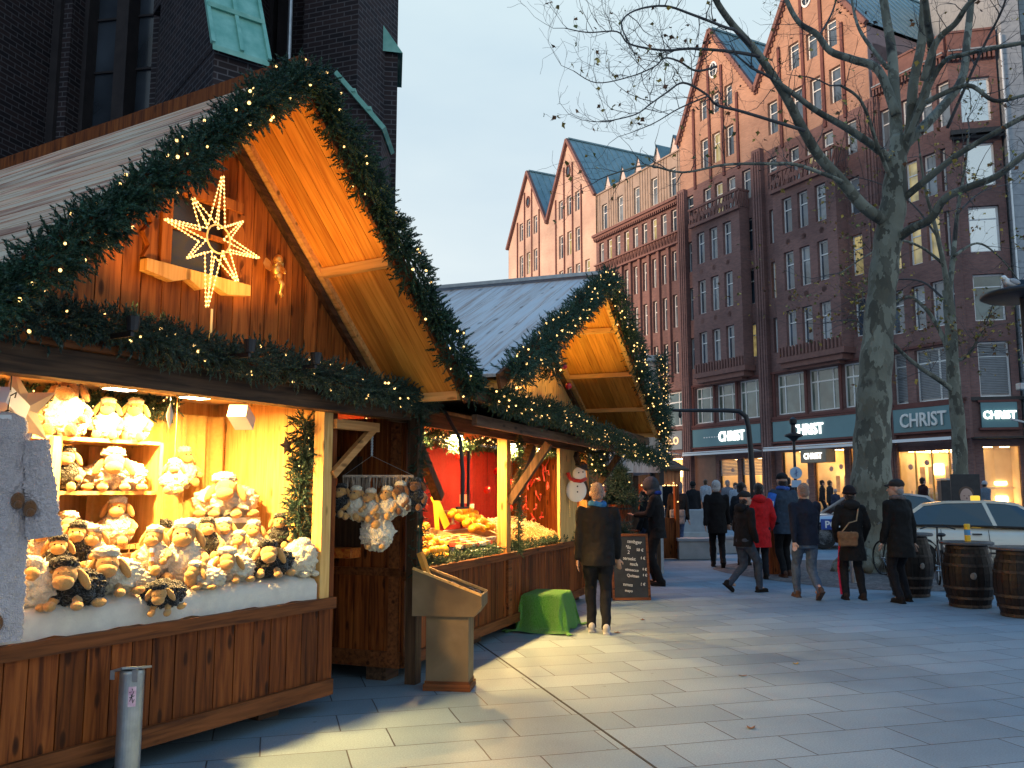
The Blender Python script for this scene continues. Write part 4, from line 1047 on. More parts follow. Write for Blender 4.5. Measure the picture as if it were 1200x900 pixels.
# dark joint strip where gable meets soffit
jt = MB()
for sg in (-1, 1): jt.bar((RX, -.02, RZ_-.2), (RX+sg*1.78, -.02, RZ_-.2-1.78*SL), .05, .06, up=(0,1,0))
jt.build('gable_trim', M['old_beam'], s1)
FY, BY = -.78, 3.9
rf = MB()
def slopeplanks(mb, sg, w_, thick, lift, seed, y0=FY, y1=BY, overlap=.003):
    """boards that run up the slope? no: run along the ridge direction, lapped down the slope"""
    r = random.Random(seed); L = EV*math.sqrt(1+SL*SL); ux = 1/math.sqrt(1+SL*SL); n = int(L/w_)
    for i in range(n):
        a, b_ = i*L/n, (i+1)*L/n
        xa, za, xb, zb = RX+sg*a*ux, RZ_-a*ux*SL, RX+sg*b_*ux, RZ_-b_*ux*SL
        nx, nz = sg*SL*ux, ux
        h1, h2 = lift, lift+overlap
        A = [(xa+nx*h1, za+nz*h1), (xb+nx*h2, zb+nz*h2), (xb+nx*(h2+thick), zb+nz*(h2+thick)), (xa+nx*(h1+thick), za+nz*(h1+thick))]
        mb.prism(A if sg > 0 else A[::-1], y0+r.uniform(0,.006), y1)
slopeplanks(rf, 1, .13, .02, .0, 1); slopeplanks(rf, -1, .13, .02, .0, 2); rf.build('roof_boards', M['roof_planks'], s1)
sf = MB(); 
def soffit(mb, sg, n=9, y0=FY+.03, y1=-.0, drop=.035, ev=EV, sl=SL, rx=RX, rz=RZ_, w_=.1):
    L = ev*math.sqrt(1+sl*sl); ux = 1/math.sqrt(1+sl*sl); k = int((y1-y0)/w_)
    for i in range(k):
        ya, yb = y0+i*(y1-y0)/k+.002, y0+(i+1)*(y1-y0)/k-.002; nx, nz = -sg*sl*ux, -ux
        A = [(rx+nx*drop, rz+nz*drop), (rx+sg*ev+nx*drop, rz-ev*sl+nz*drop), (rx+sg*ev+nx*(drop+.02), rz-ev*sl+nz*(drop+.02)), (rx+nx*(drop+.02), rz+nz*(drop+.02))]
        mb.prism(A[::-1] if sg > 0 else A, ya, yb)
soffit(sf, 1); soffit(sf, -1); sf.build('soffit', M['soffit'], s1)
pf = MB()
for sg in (1,-1):
    for d_ in (.98, 1.9):
        x = RX+sg*d_; pf.bar((x, FY+.03, zroof(x)-.10), (x, .0, zroof(x)-.10), .06, .07, up=(0,0,1))
    pf.bar((RX, -.06, RZ_-.11), (RX+sg*1.92, -.06, RZ_-.11-1.92*SL), .05, .06, up=(0,1,0))
pf.build_each('purlin', M['pale_beam'], s1)
rc = MB(); rc.bar((RX, FY-.02, RZ_+.05), (RX, BY, RZ_+.05), .1, .06); rc.bar((RX-.06,FY,RZ_+.0),(RX-.06,BY,RZ_+.0),.02,.12)
rc.build('ridge_cap', M['red_wood'], s1)
bg_ = MB()
for sg in (1,-1): bg_.bar((RX, FY, RZ_-.03), (RX+sg*(EV+.03), FY, RZ_-.03-(EV+.03)*SL), .12, .03, up=(0,1,0))
bg_.build('barge_board', M['red_wood_x'], s1)
# garlands on stall 1
g1 = empty('fir_garland', F1.w(RX, FY, 2.5), F1.rz, 'thick fir garland with fairy lights along the nearest stall gable edges', 'garland')
TL = lambda pts: [(p[0]-RX, p[1]-FY, p[2]-2.5) for p in pts]
garland(g1, [TL(wavy((RX-EV-.05, FY-.07, RZ_-EV*SL-.12), (RX-.02, FY-.05, RZ_-.02), 14, -.02, .02, 1)), TL(wavy((RX+.02, FY-.05, RZ_-.02), (RX+EV+.04, FY-.06, RZ_-EV*SL-.02), 14, -.02, .02, 2))], .105, 900, 3, scale=.82, bulbs=17, bulb_r=.0095)
g2 = empty('fir_garland', F1.w(RX, -.26, 2.5), F1.rz, 'horizontal fir garland with fairy lights on the ledge of the nearest stall', 'garland')
TL2 = lambda pts: [(p[0]-RX, p[1]+.26, p[2]-2.5) for p in pts]
garland(g2, [TL2(wavy((-3.1,-.26,2.66), (-2.2,-.26,2.62), 5, .04, .02, 3) + wavy((-2.1,-.26,2.60), (-1.0,-.26,2.56), 6, .02, .02, 4) + wavy((-.9,-.27,2.55), (.98,-.3,2.48), 9, .03, .02, 5))], .09, 900, 5, scale=.82, bulbs=15, bulb_r=.0095, mat=NEEDLE2)
# gable window with carved shutters
gw = MB(); cx = -1.42
s1w = bpy.data.objects.new('gable_window', None)
fw = MB()
fw.box(cx-.30, cx-.225, -.07, -.002, 3.12, 3.62); fw.box(cx+.225, cx+.30, -.07, -.002, 3.12, 3.62); fw.box(cx-.34, cx+.34, -.09, -.002, 3.62, 3.69); fw.box(cx-.225, cx+.225, -.05, -.004, 3.38, 3.41)
fo = fw.build('gable_window', M['gable_wood'], s1)
gl = MB(); gl.box(cx-.225, cx+.225, -.018, -.010, 3.12, 3.62); gl.build('pane', plain('dark_pane', (.03,.022,.015), .15), fo)
led = MB(); led.prism([(cx-.42,3.04),(cx-.22,3.01),(cx-.1,3.05),(cx,3.0),(cx+.1,3.05),(cx+.22,3.01),(cx+.42,3.04),(cx+.42,3.115),(cx-.42,3.115)], -.10, -.03); led.build('window_ledge', M['pine_yellow'], fo)
for sg in (-1,1):
    sh = MB(); x0 = cx+sg*.31
    pts = [(0,0),(.10,.02),(.06,.1),(.11,.18),(.05,.25),(.11,.33),(.06,.42),(.1,.5),(0,.5)]
    A = [(x0+sg*a, 3.12+b_) for a, b_ in pts]; sh.prism(A if sg > 0 else A[::-1], -.05, -.003); sh.build_each('shutter', M['gable_wood'], fo)
# lit wire star hanging in front of the gable window
st_ = empty('light_star', F1.w(-1.47, -.27, 3.30), F1.rz, 'eight-pointed star outlined in warm rope light on the stall gable', 'star lamp')
wire = MB(); blb = MB(); Rr = .095
star_pts = []
for k in range(8):
    a = k*math.pi/4 - R(5); L = [.40,.27,.37,.24,.52,.27,.37,.24][(k+6) % 8] if False else {0:.38,1:.29,2:.45,3:.30,4:.39,5:.27,6:.46,7:.31}[k]
    d = Vector((math.cos(a), 0, math.sin(a))); n_ = Vector((-d.z, 0, d.x)); tip = d*L; b1 = d*Rr*.95+n_*.04; b2 = d*Rr*.95-n_*.04
    for yo in (-.035, .035):
        wire.tube([b1+Vector((0,yo,0)), tip+Vector((0,yo*.3,0))], .0035, 5); wire.tube([b2+Vector((0,yo,0)), tip+Vector((0,yo*.3,0))], .0035, 5)
        for e0 in (b1, b2):
            m_ = int(L/.034)
            for j in range(m_): 
                p = (e0+Vector((0,yo,0))).lerp(tip+Vector((0,yo*.3,0)), (j+.5)/m_); blb.ell(p, (.0066,.0066,.0066), n=5, m=3)
wire.tube([Vector((math.cos(t*.3927)*Rr, -.035, math.sin(t*.3927)*Rr)) for t in range(17)], .006, 5)
wire.tube([Vector((0,0,-.46)), Vector((0,0,-.6)), Vector((.03,.05,-.68)), Vector((.05,.12,-.76)), Vector((.0,.2,-.86))], .008, 5)
wire.build('rope_tube', emit('rope_light_tube', (1,.55,.12), .45, (.8,.6,.3)), st_)
blb.build('rope_bulbs', emit('rope_bulbs', (1,.66,.22), 3.6), st_)
# gold cherub
cb = empty('golden_cherub', F1.w(-.78, -.10, 3.22), F1.rz, 'small gilded cherub figure hung right of the star on the gable', 'figurine')
GOLD = mnoisy('old_gold', (.75,.42,.10), (.9,.58,.2), .35, 30, .2, .85)
c = MB()
c.ell((.0,-.03,.13), (.035,.035,.038), nz=.1); c.ell((.0,-.02,.06), (.035,.03,.05), M=Ry(.15), nz=.1)
c.ell((.012,-.02,.01), (.034,.032,.035), nz=.1); c.tube([(.0,-.02,.0),(.03,-.05,-.05),(.035,-.02,-.11),(.05,-.03,-.14)], [.022,.02,.013,.009], 8); c.tube([(.02,-.02,.0),(.045,-.03,-.04),(.05,-.01,-.10),(.07,-.02,-.13)], [.022,.02,.012,.009], 8)
c.tube([(-.02,-.03,.09),(-.05,-.05,.07),(-.03,-.07,.10)], [.013,.011,.009], 7); c.tube([(.03,-.03,.09),(.05,-.05,.05),(.03,-.07,.03)], [.013,.011,.009], 7)
c.build('cherub_body', GOLD, cb, smooth=True)
for sg in (-1,1):
    wg = MB(); wg.add([(sg*.01,0,.07),(sg*.04,.01,.12),(sg*.085,.0,.13),(sg*.095,.01,.09),(sg*.08,.0,.05),(sg*.04,.0,.04)], [(0,1,2,3,4,5)]); wg.add([(sg*.01,.008,.07),(sg*.04,.018,.12),(sg*.085,.008,.13),(sg*.095,.018,.09),(sg*.08,.008,.05),(sg*.04,.008,.04)], [(5,4,3,2,1,0)]); wg.build('wing', GOLD, cb)
# interior: curtain, ceiling garland, ceiling spots, shelving
def curtain(parent, x0, x1, z0, z1, y, mat, name='curtain', amp=.03, n=70, k=9, rz=0):
    mb = MB(); vs = []; 
    for j in range(7):
        z = z0+(z1-z0)*j/6
        for i in range(n+1):
            t = i/n; vs.append((x0+(x1-x0)*t, y+amp*math.sin(t*k*6.28)*(1-.3*j/6)+amp*.4*math.sin(t*k*15+1.3), z))
    fs = [(j*(n+1)+i, j*(n+1)+i+1, (j+1)*(n+1)+i+1, (j+1)*(n+1)+i) for j in range(6) for i in range(n)]
    mb.add(vs, fs); return mb.build(name, mat, parent, smooth=True)
CURT = mnoisy('ochre_curtain', (.50,.30,.09), (.58,.36,.12), .9, 30, .1, sheen=.3)
curtain(s1, -1.3, -.07, .86, 2.30, 1.17, CURT, amp=.05, k=6)
g3 = empty('fir_garland', F1.w(-1.4, 1.15, 2.32), F1.rz, 'thin lit fir garland along the ceiling inside the nearest stall', 'garland')
garland(g3, [[(-1.3,0,0),(-.7,0,-.02),(0,0,-.03),(.5,0,0),(.8,0,.06)]], .06, 330, 7, bulbs=26, bulb_r=.006, mat=NEEDLE2)
g4 = empty('fir_garland', F1.w(-.12, .2, 1.0), F1.rz, 'upright fir garland with pine cones inside the right wall of the nearest stall', 'garland')
garland(g4, [[(0,0,.28),(-.01,.02,.6),(.01,0,.9),(0,0,1.25)]], .05, 420, 8, bulbs=10, bulb_r=.006, mat=NEEDLE2)
def lamp_area(name, loc_w, size, power, color, rot=(0,0,0), spread=None):
    l = bpy.data.lights.new(name, 'AREA'); l.energy = power; l.size = size; l.color = color
    if spread: l.spread = spread
    o = bpy.data.objects.new(name, l); col.objects.link(o); o.location = loc_w; o.rotation_euler = rot; return o
def lamp_spot(name, loc_w, target_w, power, color, ang=100, size=.06, blend=.6):
    l = bpy.data.lights.new(name, 'SPOT'); l.energy = power; l.spot_size = R(ang); l.spot_blend = blend; l.shadow_soft_size = size; l.color = color
    o = bpy.data.objects.new(name, l); col.objects.link(o); o.location = loc_w; o.rotation_euler = (Vector(target_w)-Vector(loc_w)).to_track_quat('-Z','Y').to_euler(); return o
WARM = (1.0, .60, .22); WARM2 = (1.0, .61, .19)
SPOTM = emit('floodlight_glass', (1, .85, .55), 40)
for i, (u, v) in enumerate(((140,466),(228,472))):
    p = F1.at(u, v, .42)
    fl = empty('floodlight', F1.w(p.x, .42, 2.42), F1.rz, ['left', 'right'][i] + ' of the two glaring floodlights under the ceiling of the plush stall', 'floodlight')
    b = MB(); b.cbox(-.11, .11, -.07, .07, -.075, -.02, .01); b.box(-.02,.02,-.02,.02,-.02,.03); b.build('housing', M['dark_metal'], fl)
    b = MB(); b.box(-.09, .09, -.055, .055, -.079, -.076); b.build('lens', SPOTM, fl)
    lamp_area('flood_lamp', F1.w(p.x, .42, 2.335), .14, 145, WARM2, (0,0,F1.rz))
lamp_area('fill_strip_lamp', F1.w(-2.2, .55, 2.38), .2, 75, WARM2, (0,0,F1.rz))
# small lamp strip hidden behind the fir garland lights the gable and soffit
for x, pw in ((-2.2, 8), (-1.35, 10), (-.75, 5.0)): 
    q_ = lamp_spot('gable_uplight', F1.w(x, -.52, 2.70), F1.w(RX+.25, -.22, 4.2), pw*4.0, (1,.47,.09), 110, .05)
    up_ = empty('uplight', F1.w(x, -.5, 2.585), F1.rz, 'small uplight behind the ledge garland of the nearest stall', 'uplight', 'uplights of the nearest stall'); b = MB(); b.lathe([(.03,-.03),(.04,.05),(.033,.05),(.02,.0)], n=10); b.box(-.01,.01,0,.3,-.06,-.03); b.build('can', M['dark_metal'], up_)
# ---------- white padded display ledge
lg = MB()
n = 40; prof = [(-.0,.86),(.0,.98),(.03,1.02),(.12,1.045),(.35,1.05),(.60,1.05)]
for i in range(n+1):
    x = XL+.02 + i*(-.15-XL-.02)/n
    for (y, z) in prof: lg.v.append((x, y+.006*math.sin(i*1.7)+.004*math.sin(i*3.1), z+.008*math.sin(i*.9)+.004*math.sin(i*2.3+y*9)))
m = len(prof)
for i in range(n):
    for j in range(m-1): lg.f.append((i*m+j, (i+1)*m+j, (i+1)*m+j+1, i*m+j+1)); lg.m.append(0)
lg.build('padded_ledge', mnoisy('white_felt', (.62,.57,.50), (.72,.67,.58), .95, 12, .3), s1, smooth=True)
# shelving behind the plush on the left
sh = empty('display_shelf', F1.w(-1.45, .95, .83), F1.rz, 'pale pine shelf unit packed with plush sheep at the left of the stall', 'shelf')
b = MB(); 
for z in (.0, .42, .80, 1.16): b.box(-.75, .42, -.2, .25, z+.02, z+.045)
b.box(-.78,-.75,-.2,.25,0,1.25); b.box(.42,.45,-.2,.25,0,1.2); b.box(-.42,-.36,-.24,-.2,0,1.2); b.build('shelf_boards', M['pine_yellow'], sh)
ws = empty('display_stand', F1.w(-.42, .75, .83), F1.rz, 'small white box stand that lifts the big lying plush sheep', 'stand')
b = MB(); b.box(-.2,.25,-.15,.2,.60,.64); b.box(-.2,-.17,-.15,.2,.2,.6); b.box(.22,.25,-.15,.2,.2,.6); b.box(-.2,.25,-.15,.2,.2,.22); b.box(-.17,.22,.18,.2,.22,.6); b.build('box_frame', M['white'], ws)
# ================================================================ plush sheep
def woolmat(name, c1, c2, sc=60, bk=1.0):
    m, t, b, o = nt(name)
    v = N(t, 'ShaderNodeTexVoronoi'); v.inputs['Scale'].default_value = sc; t.links.new(coords(t), v.inputs['Vector'])
    n = N(t, 'ShaderNodeTexNoise'); n.inputs['Scale'].default_value = sc*.5; n.inputs['Detail'].default_value = 5; t.links.new(coords(t), n.inputs['Vector'])
    c = ramp(t, v.outputs['Distance'], [(.1, c2), (.7, c1)]); setc(t, b, c); b.inputs['Roughness'].default_value = 1; b.inputs['Specular IOR Level'].default_value = .1
    b.inputs['Sheen Weight'].default_value = .35
    ad = t.nodes.new('ShaderNodeMath'); ad.operation = 'SUBTRACT'; t.links.new(n.outputs[0], ad.inputs[0]); t.links.new(v.outputs['Distance'], ad.inputs[1])
    bump(t, ad.outputs[0], b, bk, .02); return m
CREAM = woolmat('cream_wool', (.72,.63,.47), (.82,.74,.58), 95, .55); BLACKW = woolmat('black_wool', (.012,.011,.010), (.035,.032,.027), 80, .8); TAN = woolmat('tan_plush', (.50,.27,.09), (.56,.32,.12), 180, .25); BROWN = woolmat('brown_plush', (.16,.07,.03), (.22,.10,.04), 140, .4)
PINKF = woolmat('pale_pink_wool', (.62,.54,.55), (.74,.66,.67), 130, .7)
NOSE = plain('plush_nose', (.02,.012,.01), .4)
SPK = {}
def plush_parts(kind, wool, skin):
    """meshes of one plush sheep facing -y, about 0.3 long; kinds: lie, sit, ball"""
    key = (kind, wool.name, skin.name)
    if key in SPK: return SPK[key]
    P = []
    def part(nm, fn, mat, sm=True):
        q = MB(); fn(q); P.append((nm, q.mesh(nm, mat, sm)))
    sd = hash(kind) % 7
    if kind == 'lie':
        part('fleece', lambda q: q.ell((0,.06,.085), (.15,.13,.085), nz=.22, sc=9, n=64, m=40, seed=1, nz2=.20), wool)
        part('topknot', lambda q: q.ell((-.01,-.06,.205), (.055,.05,.03), nz=.3, sc=12, n=32, m=20, seed=2, nz2=.25), wool)
        hx = 0.0
        part('face', lambda q: (q.ell((0,-.085,.15), (.052,.06,.05), n=18, m=12, nz=.05), q.ell((0,-.125,.125), (.045,.045,.036), n=18, m=12)), skin)
        for sg in (-1,1): part('ear', lambda q: q.ell((sg*.075,-.055,.13), (.022,.02,.055), M=Ry(sg*-.5), n=12, m=8), skin)
        for x in (-.05,.06): part('foot', lambda q: (q.tube([(x*.8,-.02,.05),(x,-.11,.022)],[.026,.018],8), q.ell((x,-.12,.02), (.028,.045,.022), n=12, m=8)), skin)
        for x in (-.13,.14): part('foot', lambda q: q.ell((x,-.02,.02), (.028,.042,.022), M=Rz(x*-4), n=12, m=8), skin)
        part('eyes', lambda q: (q.ell((-.02,-.13,.165), .007, n=8, m=6), q.ell((.02,-.13,.165), .007, n=8, m=6)), NOSE)
    elif kind == 'sit':
        part('fleece', lambda q: q.ell((0,.0,.10), (.095,.085,.105), nz=.2, sc=9, n=60, m=38, seed=3, nz2=.20), wool)
        part('topknot', lambda q: q.ell((0,-.01,.285), (.05,.045,.03), nz=.3, sc=12, n=32, m=20, seed=4, nz2=.25), wool)
        part('face', lambda q: (q.ell((0,-.02,.235), (.055,.055,.052), n=18, m=12), q.ell((0,-.065,.215), (.046,.04,.036), n=18, m=12)), skin)
        for sg in (-1,1): part('ear', lambda q: q.ell((sg*.075,-.01,.225), (.02,.018,.052), M=Ry(sg*-.45), n=12, m=8), skin)
        for sg in (-1,1): part('arm', lambda q: (q.tube([(sg*.08,-.01,.15),(sg*.115,-.05,.12),(sg*.10,-.09,.09)], [.022,.02,.018], 8), q.ell((sg*.10,-.095,.085), .024, n=10, m=7)), skin)
        for sg in (-1,1): part('foot', lambda q: (q.ell((sg*.055,-.11,.028), (.032,.03,.036), n=12, m=8), q.tube([(sg*.04,-.05,.03),(sg*.055,-.1,.028)], .02, 8)), skin)
        part('eyes', lambda q: (q.ell((-.02,-.085,.25), .007, n=8, m=6), q.ell((.02,-.085,.25), .007, n=8, m=6)), NOSE)
    else:
        part('fleece', lambda q: q.ell((0,.0,.11), (.11,.10,.115), nz=.2, sc=10, n=60, m=38, seed=5, nz2=.20), wool)
        part('topknot', lambda q: q.ell((0,-.03,.22), (.05,.05,.035), nz=.25, sc=12, n=18, m=12, seed=6), wool)
        part('face', lambda q: q.ell((0,-.085,.17), (.035,.04,.035), n=16, m=10), skin)
        for sg in (-1,1): part('foot', lambda q: q.ell((sg*.05,-.09,.018), (.024,.035,.02), n=12, m=8), skin)
    SPK[key] = P; return P
def plush(u, v, y, sc, kind, wool, skin, label, rz=0, tilt=0, roll=0, fr=None, loc=None, grp='plush sheep on the stall', scarf=None):
    fr = fr or F1
    if loc is None:
        p = fr.at(u, v, y); loc = fr.w(p.x, p.y, p.z)
    if fr is F1 and grp == 'plush sheep on the stall': rz -= .95
    o = empty('plush_sheep', loc, fr.rz + rz, label, 'plush sheep', grp); o.rotation_euler = (tilt, roll, fr.rz+rz); o.scale = (sc,)*3
    for nm, me in plush_parts(kind, wool, skin): link_mesh(nm, me, o)
    if scarf:
        q = MB()
        for i in range(6): q.mi = i % 2; q.tube([(.02,-.09,.17-i*.028),(.022,-.095,.17-(i+1)*.028)], [.017,.017], 8)
        q.build('striped_scarf', [M['white'], scarf], o)
    return o
OR_ = plain('orange_stripe', (.6,.3,.08), .9)
# (u, v) = photo position of the base of each sheep, y = depth into the stall
plush(77,712,-.02+.08,1.25,'lie',BLACKW,TAN,'big black woolly plush sheep lying at the front of the white ledge', .25)
plush(125,697,.14,1.25,'lie',CREAM,TAN,'cream plush sheep lying on the ledge right beside the big black one', .3)
plush(34,715,.14,1.2,'ball',CREAM,TAN,'round cream plush sheep on the ledge half hidden by the white robe', .4)
plush(190,712,-.03,.85,'lie',BLACKW,TAN,'small black plush sheep with tan feet dangling over the front edge of the ledge', .1, .35)
plush(214,683,.22,1.35,'sit',CREAM,TAN,'large sitting plush sheep with the biggest tan head in the middle of the ledge', .1)
plush(268,682,.13,1.05,'lie',CREAM,TAN,'cream plush sheep lying between the big-headed sheep and the black one at right', .1)
plush(314,675,.10,1.15,'lie',BLACKW,TAN,'black woolly plush sheep lying near the right end of the ledge', .2)
plush(351,675,.10,1.15,'ball',CREAM,CREAM,'round all-cream plush sheep at the far right end of the ledge', .9)
plush(327,642,.34,.85,'sit',BLACKW,TAN,'small black sitting plush sheep leaning at the foot of the upright garland', .1)
plush(291,585+0,.72,1.5,'lie',CREAM,TAN,'very large cream plush sheep lying on top of the white box stand', .15, loc=F1.w(-.40,.74,1.47))
plush(0,0,0,1.0,'sit',CREAM,TAN,'plush sheep pinned on the right wall above the box stand', .7, loc=F1.w(-.52,1.12,1.72))
plush(180,672,.28,1.0,'sit',CREAM,TAN,'cream plush sheep wearing a long orange striped scarf', -.1, scarf=OR_)
plush(241,655,.42,.95,'sit',BLACKW,TAN,'dark sitting plush sheep right behind the big-headed one', .3)
plush(262,652,.45,.9,'sit',CREAM,TAN,'cream sitting plush sheep directly below the left leg of the box stand', .2)
plush(279,664,.36,.85,'sit',CREAM,TAN,'small sitting plush sheep under the middle of the box stand', .0)
plush(296,655,.45,.95,'sit',CREAM,TAN,'yellowish sitting plush sheep below the right part of the box stand', .1)
plush(48,668,.40,.95,'sit',CREAM,TAN,'cream sitting plush sheep behind the big black one, next to the robe', .2)
plush(66,682,.28,.9,'sit',BLACKW,TAN,'black-headed plush sheep peeping over the back of the big black one', .35)
plush(88,668,.36,.95,'sit',BLACKW,TAN,'plush sheep with black cap of wool between two cream ones on the ledge', .3)
plush(108,672,.32,.95,'sit',CREAM,TAN,'cream plush sheep sitting left of the scarfed one', .1)
plush(150,694,.30,.85,'lie',CREAM,TAN,'small cream plush sheep lying below the scarfed sheep', -.2)
plush(235,690,.06,.8,'lie',CREAM,TAN,'small cream plush sheep sprawled on the front edge left of centre', -.5)
plush(0,0,0,1.35,'sit',BLACKW,TAN,'black plush sheep sitting high at the right end of the shelf unit', .2, loc=F1.w(-.93,.80,1.04))
# shelf sheep (standing on the shelves)
def shp(x, z, sc, kind, wool, skin, label, rz=.2, y=.85, tilt=0): return plush(0,0,0,sc,kind,wool,skin,label,rz,tilt,loc=F1.w(x+.4, y, .83+z+.045))
shp(-2.10,1.16,1.35,'sit',CREAM,BROWN,'large plush sheep with dark brown ears and feet on top of the shelf unit', .1)
shp(-1.80,1.16,.95,'sit',CREAM,TAN,'plush sheep in the middle of the top shelf')
shp(-1.58,1.16,1.0,'sit',CREAM,TAN,'plush sheep at the right end of the top shelf')
shp(-2.30,.80,.9,'sit',CREAM,BROWN,'plush sheep at the left end of the second shelf')
shp(-2.08,.80,.95,'sit',BLACKW,TAN,'dark-faced plush sheep on the second shelf between cream ones')
shp(-1.72,.80,1.3,'lie',CREAM,TAN,'big cushion-like cream plush sheep lying on the second shelf', .3)
shp(-2.30,.42,.95,'lie',CREAM,TAN,'plush sheep lying at the left end of the third shelf')
shp(-2.02,.42,1.05,'lie',CREAM,TAN,'plush sheep lying in the middle of the third shelf')
shp(-1.68,.42,1.1,'sit',CREAM,TAN,'plush sheep sitting at the right end of the third shelf')
shp(-2.25,.0,1.0,'sit',CREAM,BROWN,'plush sheep at the left of the lowest shelf')
shp(-1.95,.0,1.2,'lie',CREAM,TAN,'bright cream plush sheep lying on the lowest shelf')
shp(-1.60,.02,1.0,'sit',CREAM,TAN,'plush sheep at the right of the lowest shelf')
hp = plush(0,0,0,.8,'sit',CREAM,TAN,'small plush sheep hanging on a cord by the right corner of the shelf unit', .3, loc=F1.w(-.97,.66,1.66), scarf=OR_)
q = MB(); q.tube([(0,0,.3),(0,.0,.92)], .004, 4); q.build('cord', OR_, hp)
# paper star, wooden star, papers, ornament
def starmesh(mb, Ro, Ri, th, n=5, rot=0):
    pts = []
    for i in range(2*n):
        a = math.pi/2 + rot + i*math.pi/n; r_ = Ro if i % 2 == 0 else Ri; pts.append((r_*math.cos(a), r_*math.sin(a)))
    k = len(pts); mb.add([(x,-.0,z) for x,z in pts] + [(0,-th,0),(0,th,0)], [(i,(i+1)%k,k) for i in range(k)] + [((i+1)%k,i,k+1) for i in range(k)])
PAPER = mnoisy('warm_cream_paper', (.78,.56,.3), (.85,.65,.4), .8, 5, 0)  # plain paper in a warm cream tone
o = empty('paper_star', F1.w(F1.at(22,480,.12).x, .12, F1.at(22,480,.12).z), F1.rz, 'large pale star hanging at the top left inside the stall', 'star'); b = MB(); starmesh(b, .24, .11, .05, rot=.2); b.tube([(0,0,.2),(0,0,.34)], .003, 4); b.build('star_body', PAPER, o)
o = empty('wooden_star', F1.w(F1.at(336,522,.25).x, .25, F1.at(336,522,.25).z), F1.rz, 'small wooden star beside the upright garland', 'star'); b = MB(); starmesh(b, .08, .035, .012, rot=.3); b.tube([(0,0,.06),(0,0,.3)], .002, 4); b.build('star_body', M['bin_wood'], o)
p = F1.at(199,487,.05); o = empty('glass_ornament', F1.w(p.x,.05,p.z), F1.rz, 'pointed glass icicle ornament hanging between the floodlights', 'ornament'); b = MB(); b.lathe([(.0001,-.09),(.02,-.02),(.024,.0),(.02,.02),(.0001,.09)], n=6); b.tube([(0,0,.09),(0,0,.2)], .0015, 4); b.build('ornament_body', plain('frosted', (.75,.7,.6), .25), o)
for (u, v, lab) in ((285,490,'white paper box hanging under the ceiling right of the floodlights'),(10,475,'white printed paper sheet hanging at the top left corner of the stall opening')):
    p = F1.at(u, v, .3 if u > 100 else .05); o = empty('paper_box', F1.w(p.x, p.y, p.z), F1.rz+.5, lab, 'paper'); b = MB(); b.box(-.11,.09,-.06,.08,-.05,.05, Ry(.45)) ; b.build('paper_panel', M['white'], o)
# price tags / bags
for i,(u,v) in enumerate(((150,640),(124,630))):
    p = F1.at(u, v, .5); o = empty('paper_bag', F1.w(p.x, p.y, 1.06), F1.rz+.2*i, ['brown', 'white'][i]+' paper bag standing among the plush sheep', 'paper bag'); b = MB(); b.add([(-.07,-.04,0),(.07,-.04,0),(.07,.04,0),(-.07,.04,0),(-.08,-.05,.2),(.08,-.05,.2),(.08,.05,.2),(-.08,.05,.2)], [(0,1,5,4),(1,2,6,5),(2,3,7,6),(3,0,4,7),(3,2,1,0)]); b.tube([(-.03,-.05,.2),(-.02,-.05,.26),(.02,-.05,.26),(.03,-.05,.2)], .004, 5); b.build('bag_body', [plain('brown_paper', (.35,.18,.08), .8), M['white']][i], o)
# ---------- fleecy robe hanging at the left front
rb_ = empty('fleece_robe', (-2.70, 4.62, 1.98), R(15), 'pale fleecy children robe with sheep patches hanging at the left front of the stall', 'robe')
def cloth_body(mb, w0, w1, d0, d1, L, seed=0, n=110, m=130):
    vs = []
    for j in range(m+1):
        t = j/m; z = -L*t; a = w0+(w1-w0)*t; dd = d0+(d1-d0)*t
        for i in range(n):
            th = 2*math.pi*i/n; f = 1 + .10*math.sin(th*5+seed+t*2)*t + .04*math.sin(th*11+t*5)
            p = Vector((math.cos(th)*a*f, math.sin(th)*dd*f, z)); f2 = mnoise.noise(p*16)*.012 + abs(mnoise.noise(p*60))*.022; vs.append(p*(1)+Vector((math.cos(th),math.sin(th),0))*f2)
    fs = [(j*n+i, j*n+(i+1)%n, (j+1)*n+(i+1)%n, (j+1)*n+i) for j in range(m) for i in range(n)]
    fs.append(tuple(range(n))); fs.append(tuple(range((m)*n+n-1, m*n-1, -1))); mb.add(vs, fs)
b = MB(); cloth_body(b, .11, .135, .06, .08, 1.08); b.build('robe_body', PINKF, rb_, smooth=True)
for sg in (-1,1):
    b = MB(); q = MB(); cloth_body(q, .06, .075, .05, .06, .52, seed=sg); b.merge(q, T(sg*.14,0,-.04) @ Ry(R(-sg*9))); b.build('sleeve', PINKF, rb_, smooth=True)
b = MB(); b.ell((0,-.03,.02), (.11,.06,.09), nz=.15, n=24, m=14); b.build('hood', PINKF, rb_, smooth=True)
for (x,z) in ((.10,-.36),(.04,-.98),(.16,-.40)):
    b = MB(); b.ell((x,-.085,z), (.035,.02,.045), n=14, m=9); b.ell((x+.01,-.105,z-.02), (.022,.014,.022), n=12, m=8); b.build('sheep_patch', BROWN, rb_, smooth=True)
b = MB(); b.tube([(-.1,0,.06),(0,0,.12),(.1,0,.06)], .006, 6); b.tube([(0,0,.12),(0,.02,.2),(.03,.02,.22),(.03,.0,.19)], .004, 6); b.tube([(0,.02,.22),(0,.02,.42)], .004, 5); b.build('hanger', M['dark_metal'], rb_)
b = MB(); b.box(-.04,.04,-.075,-.07,-.0,.09); b.build('tag', M['white'], rb_)
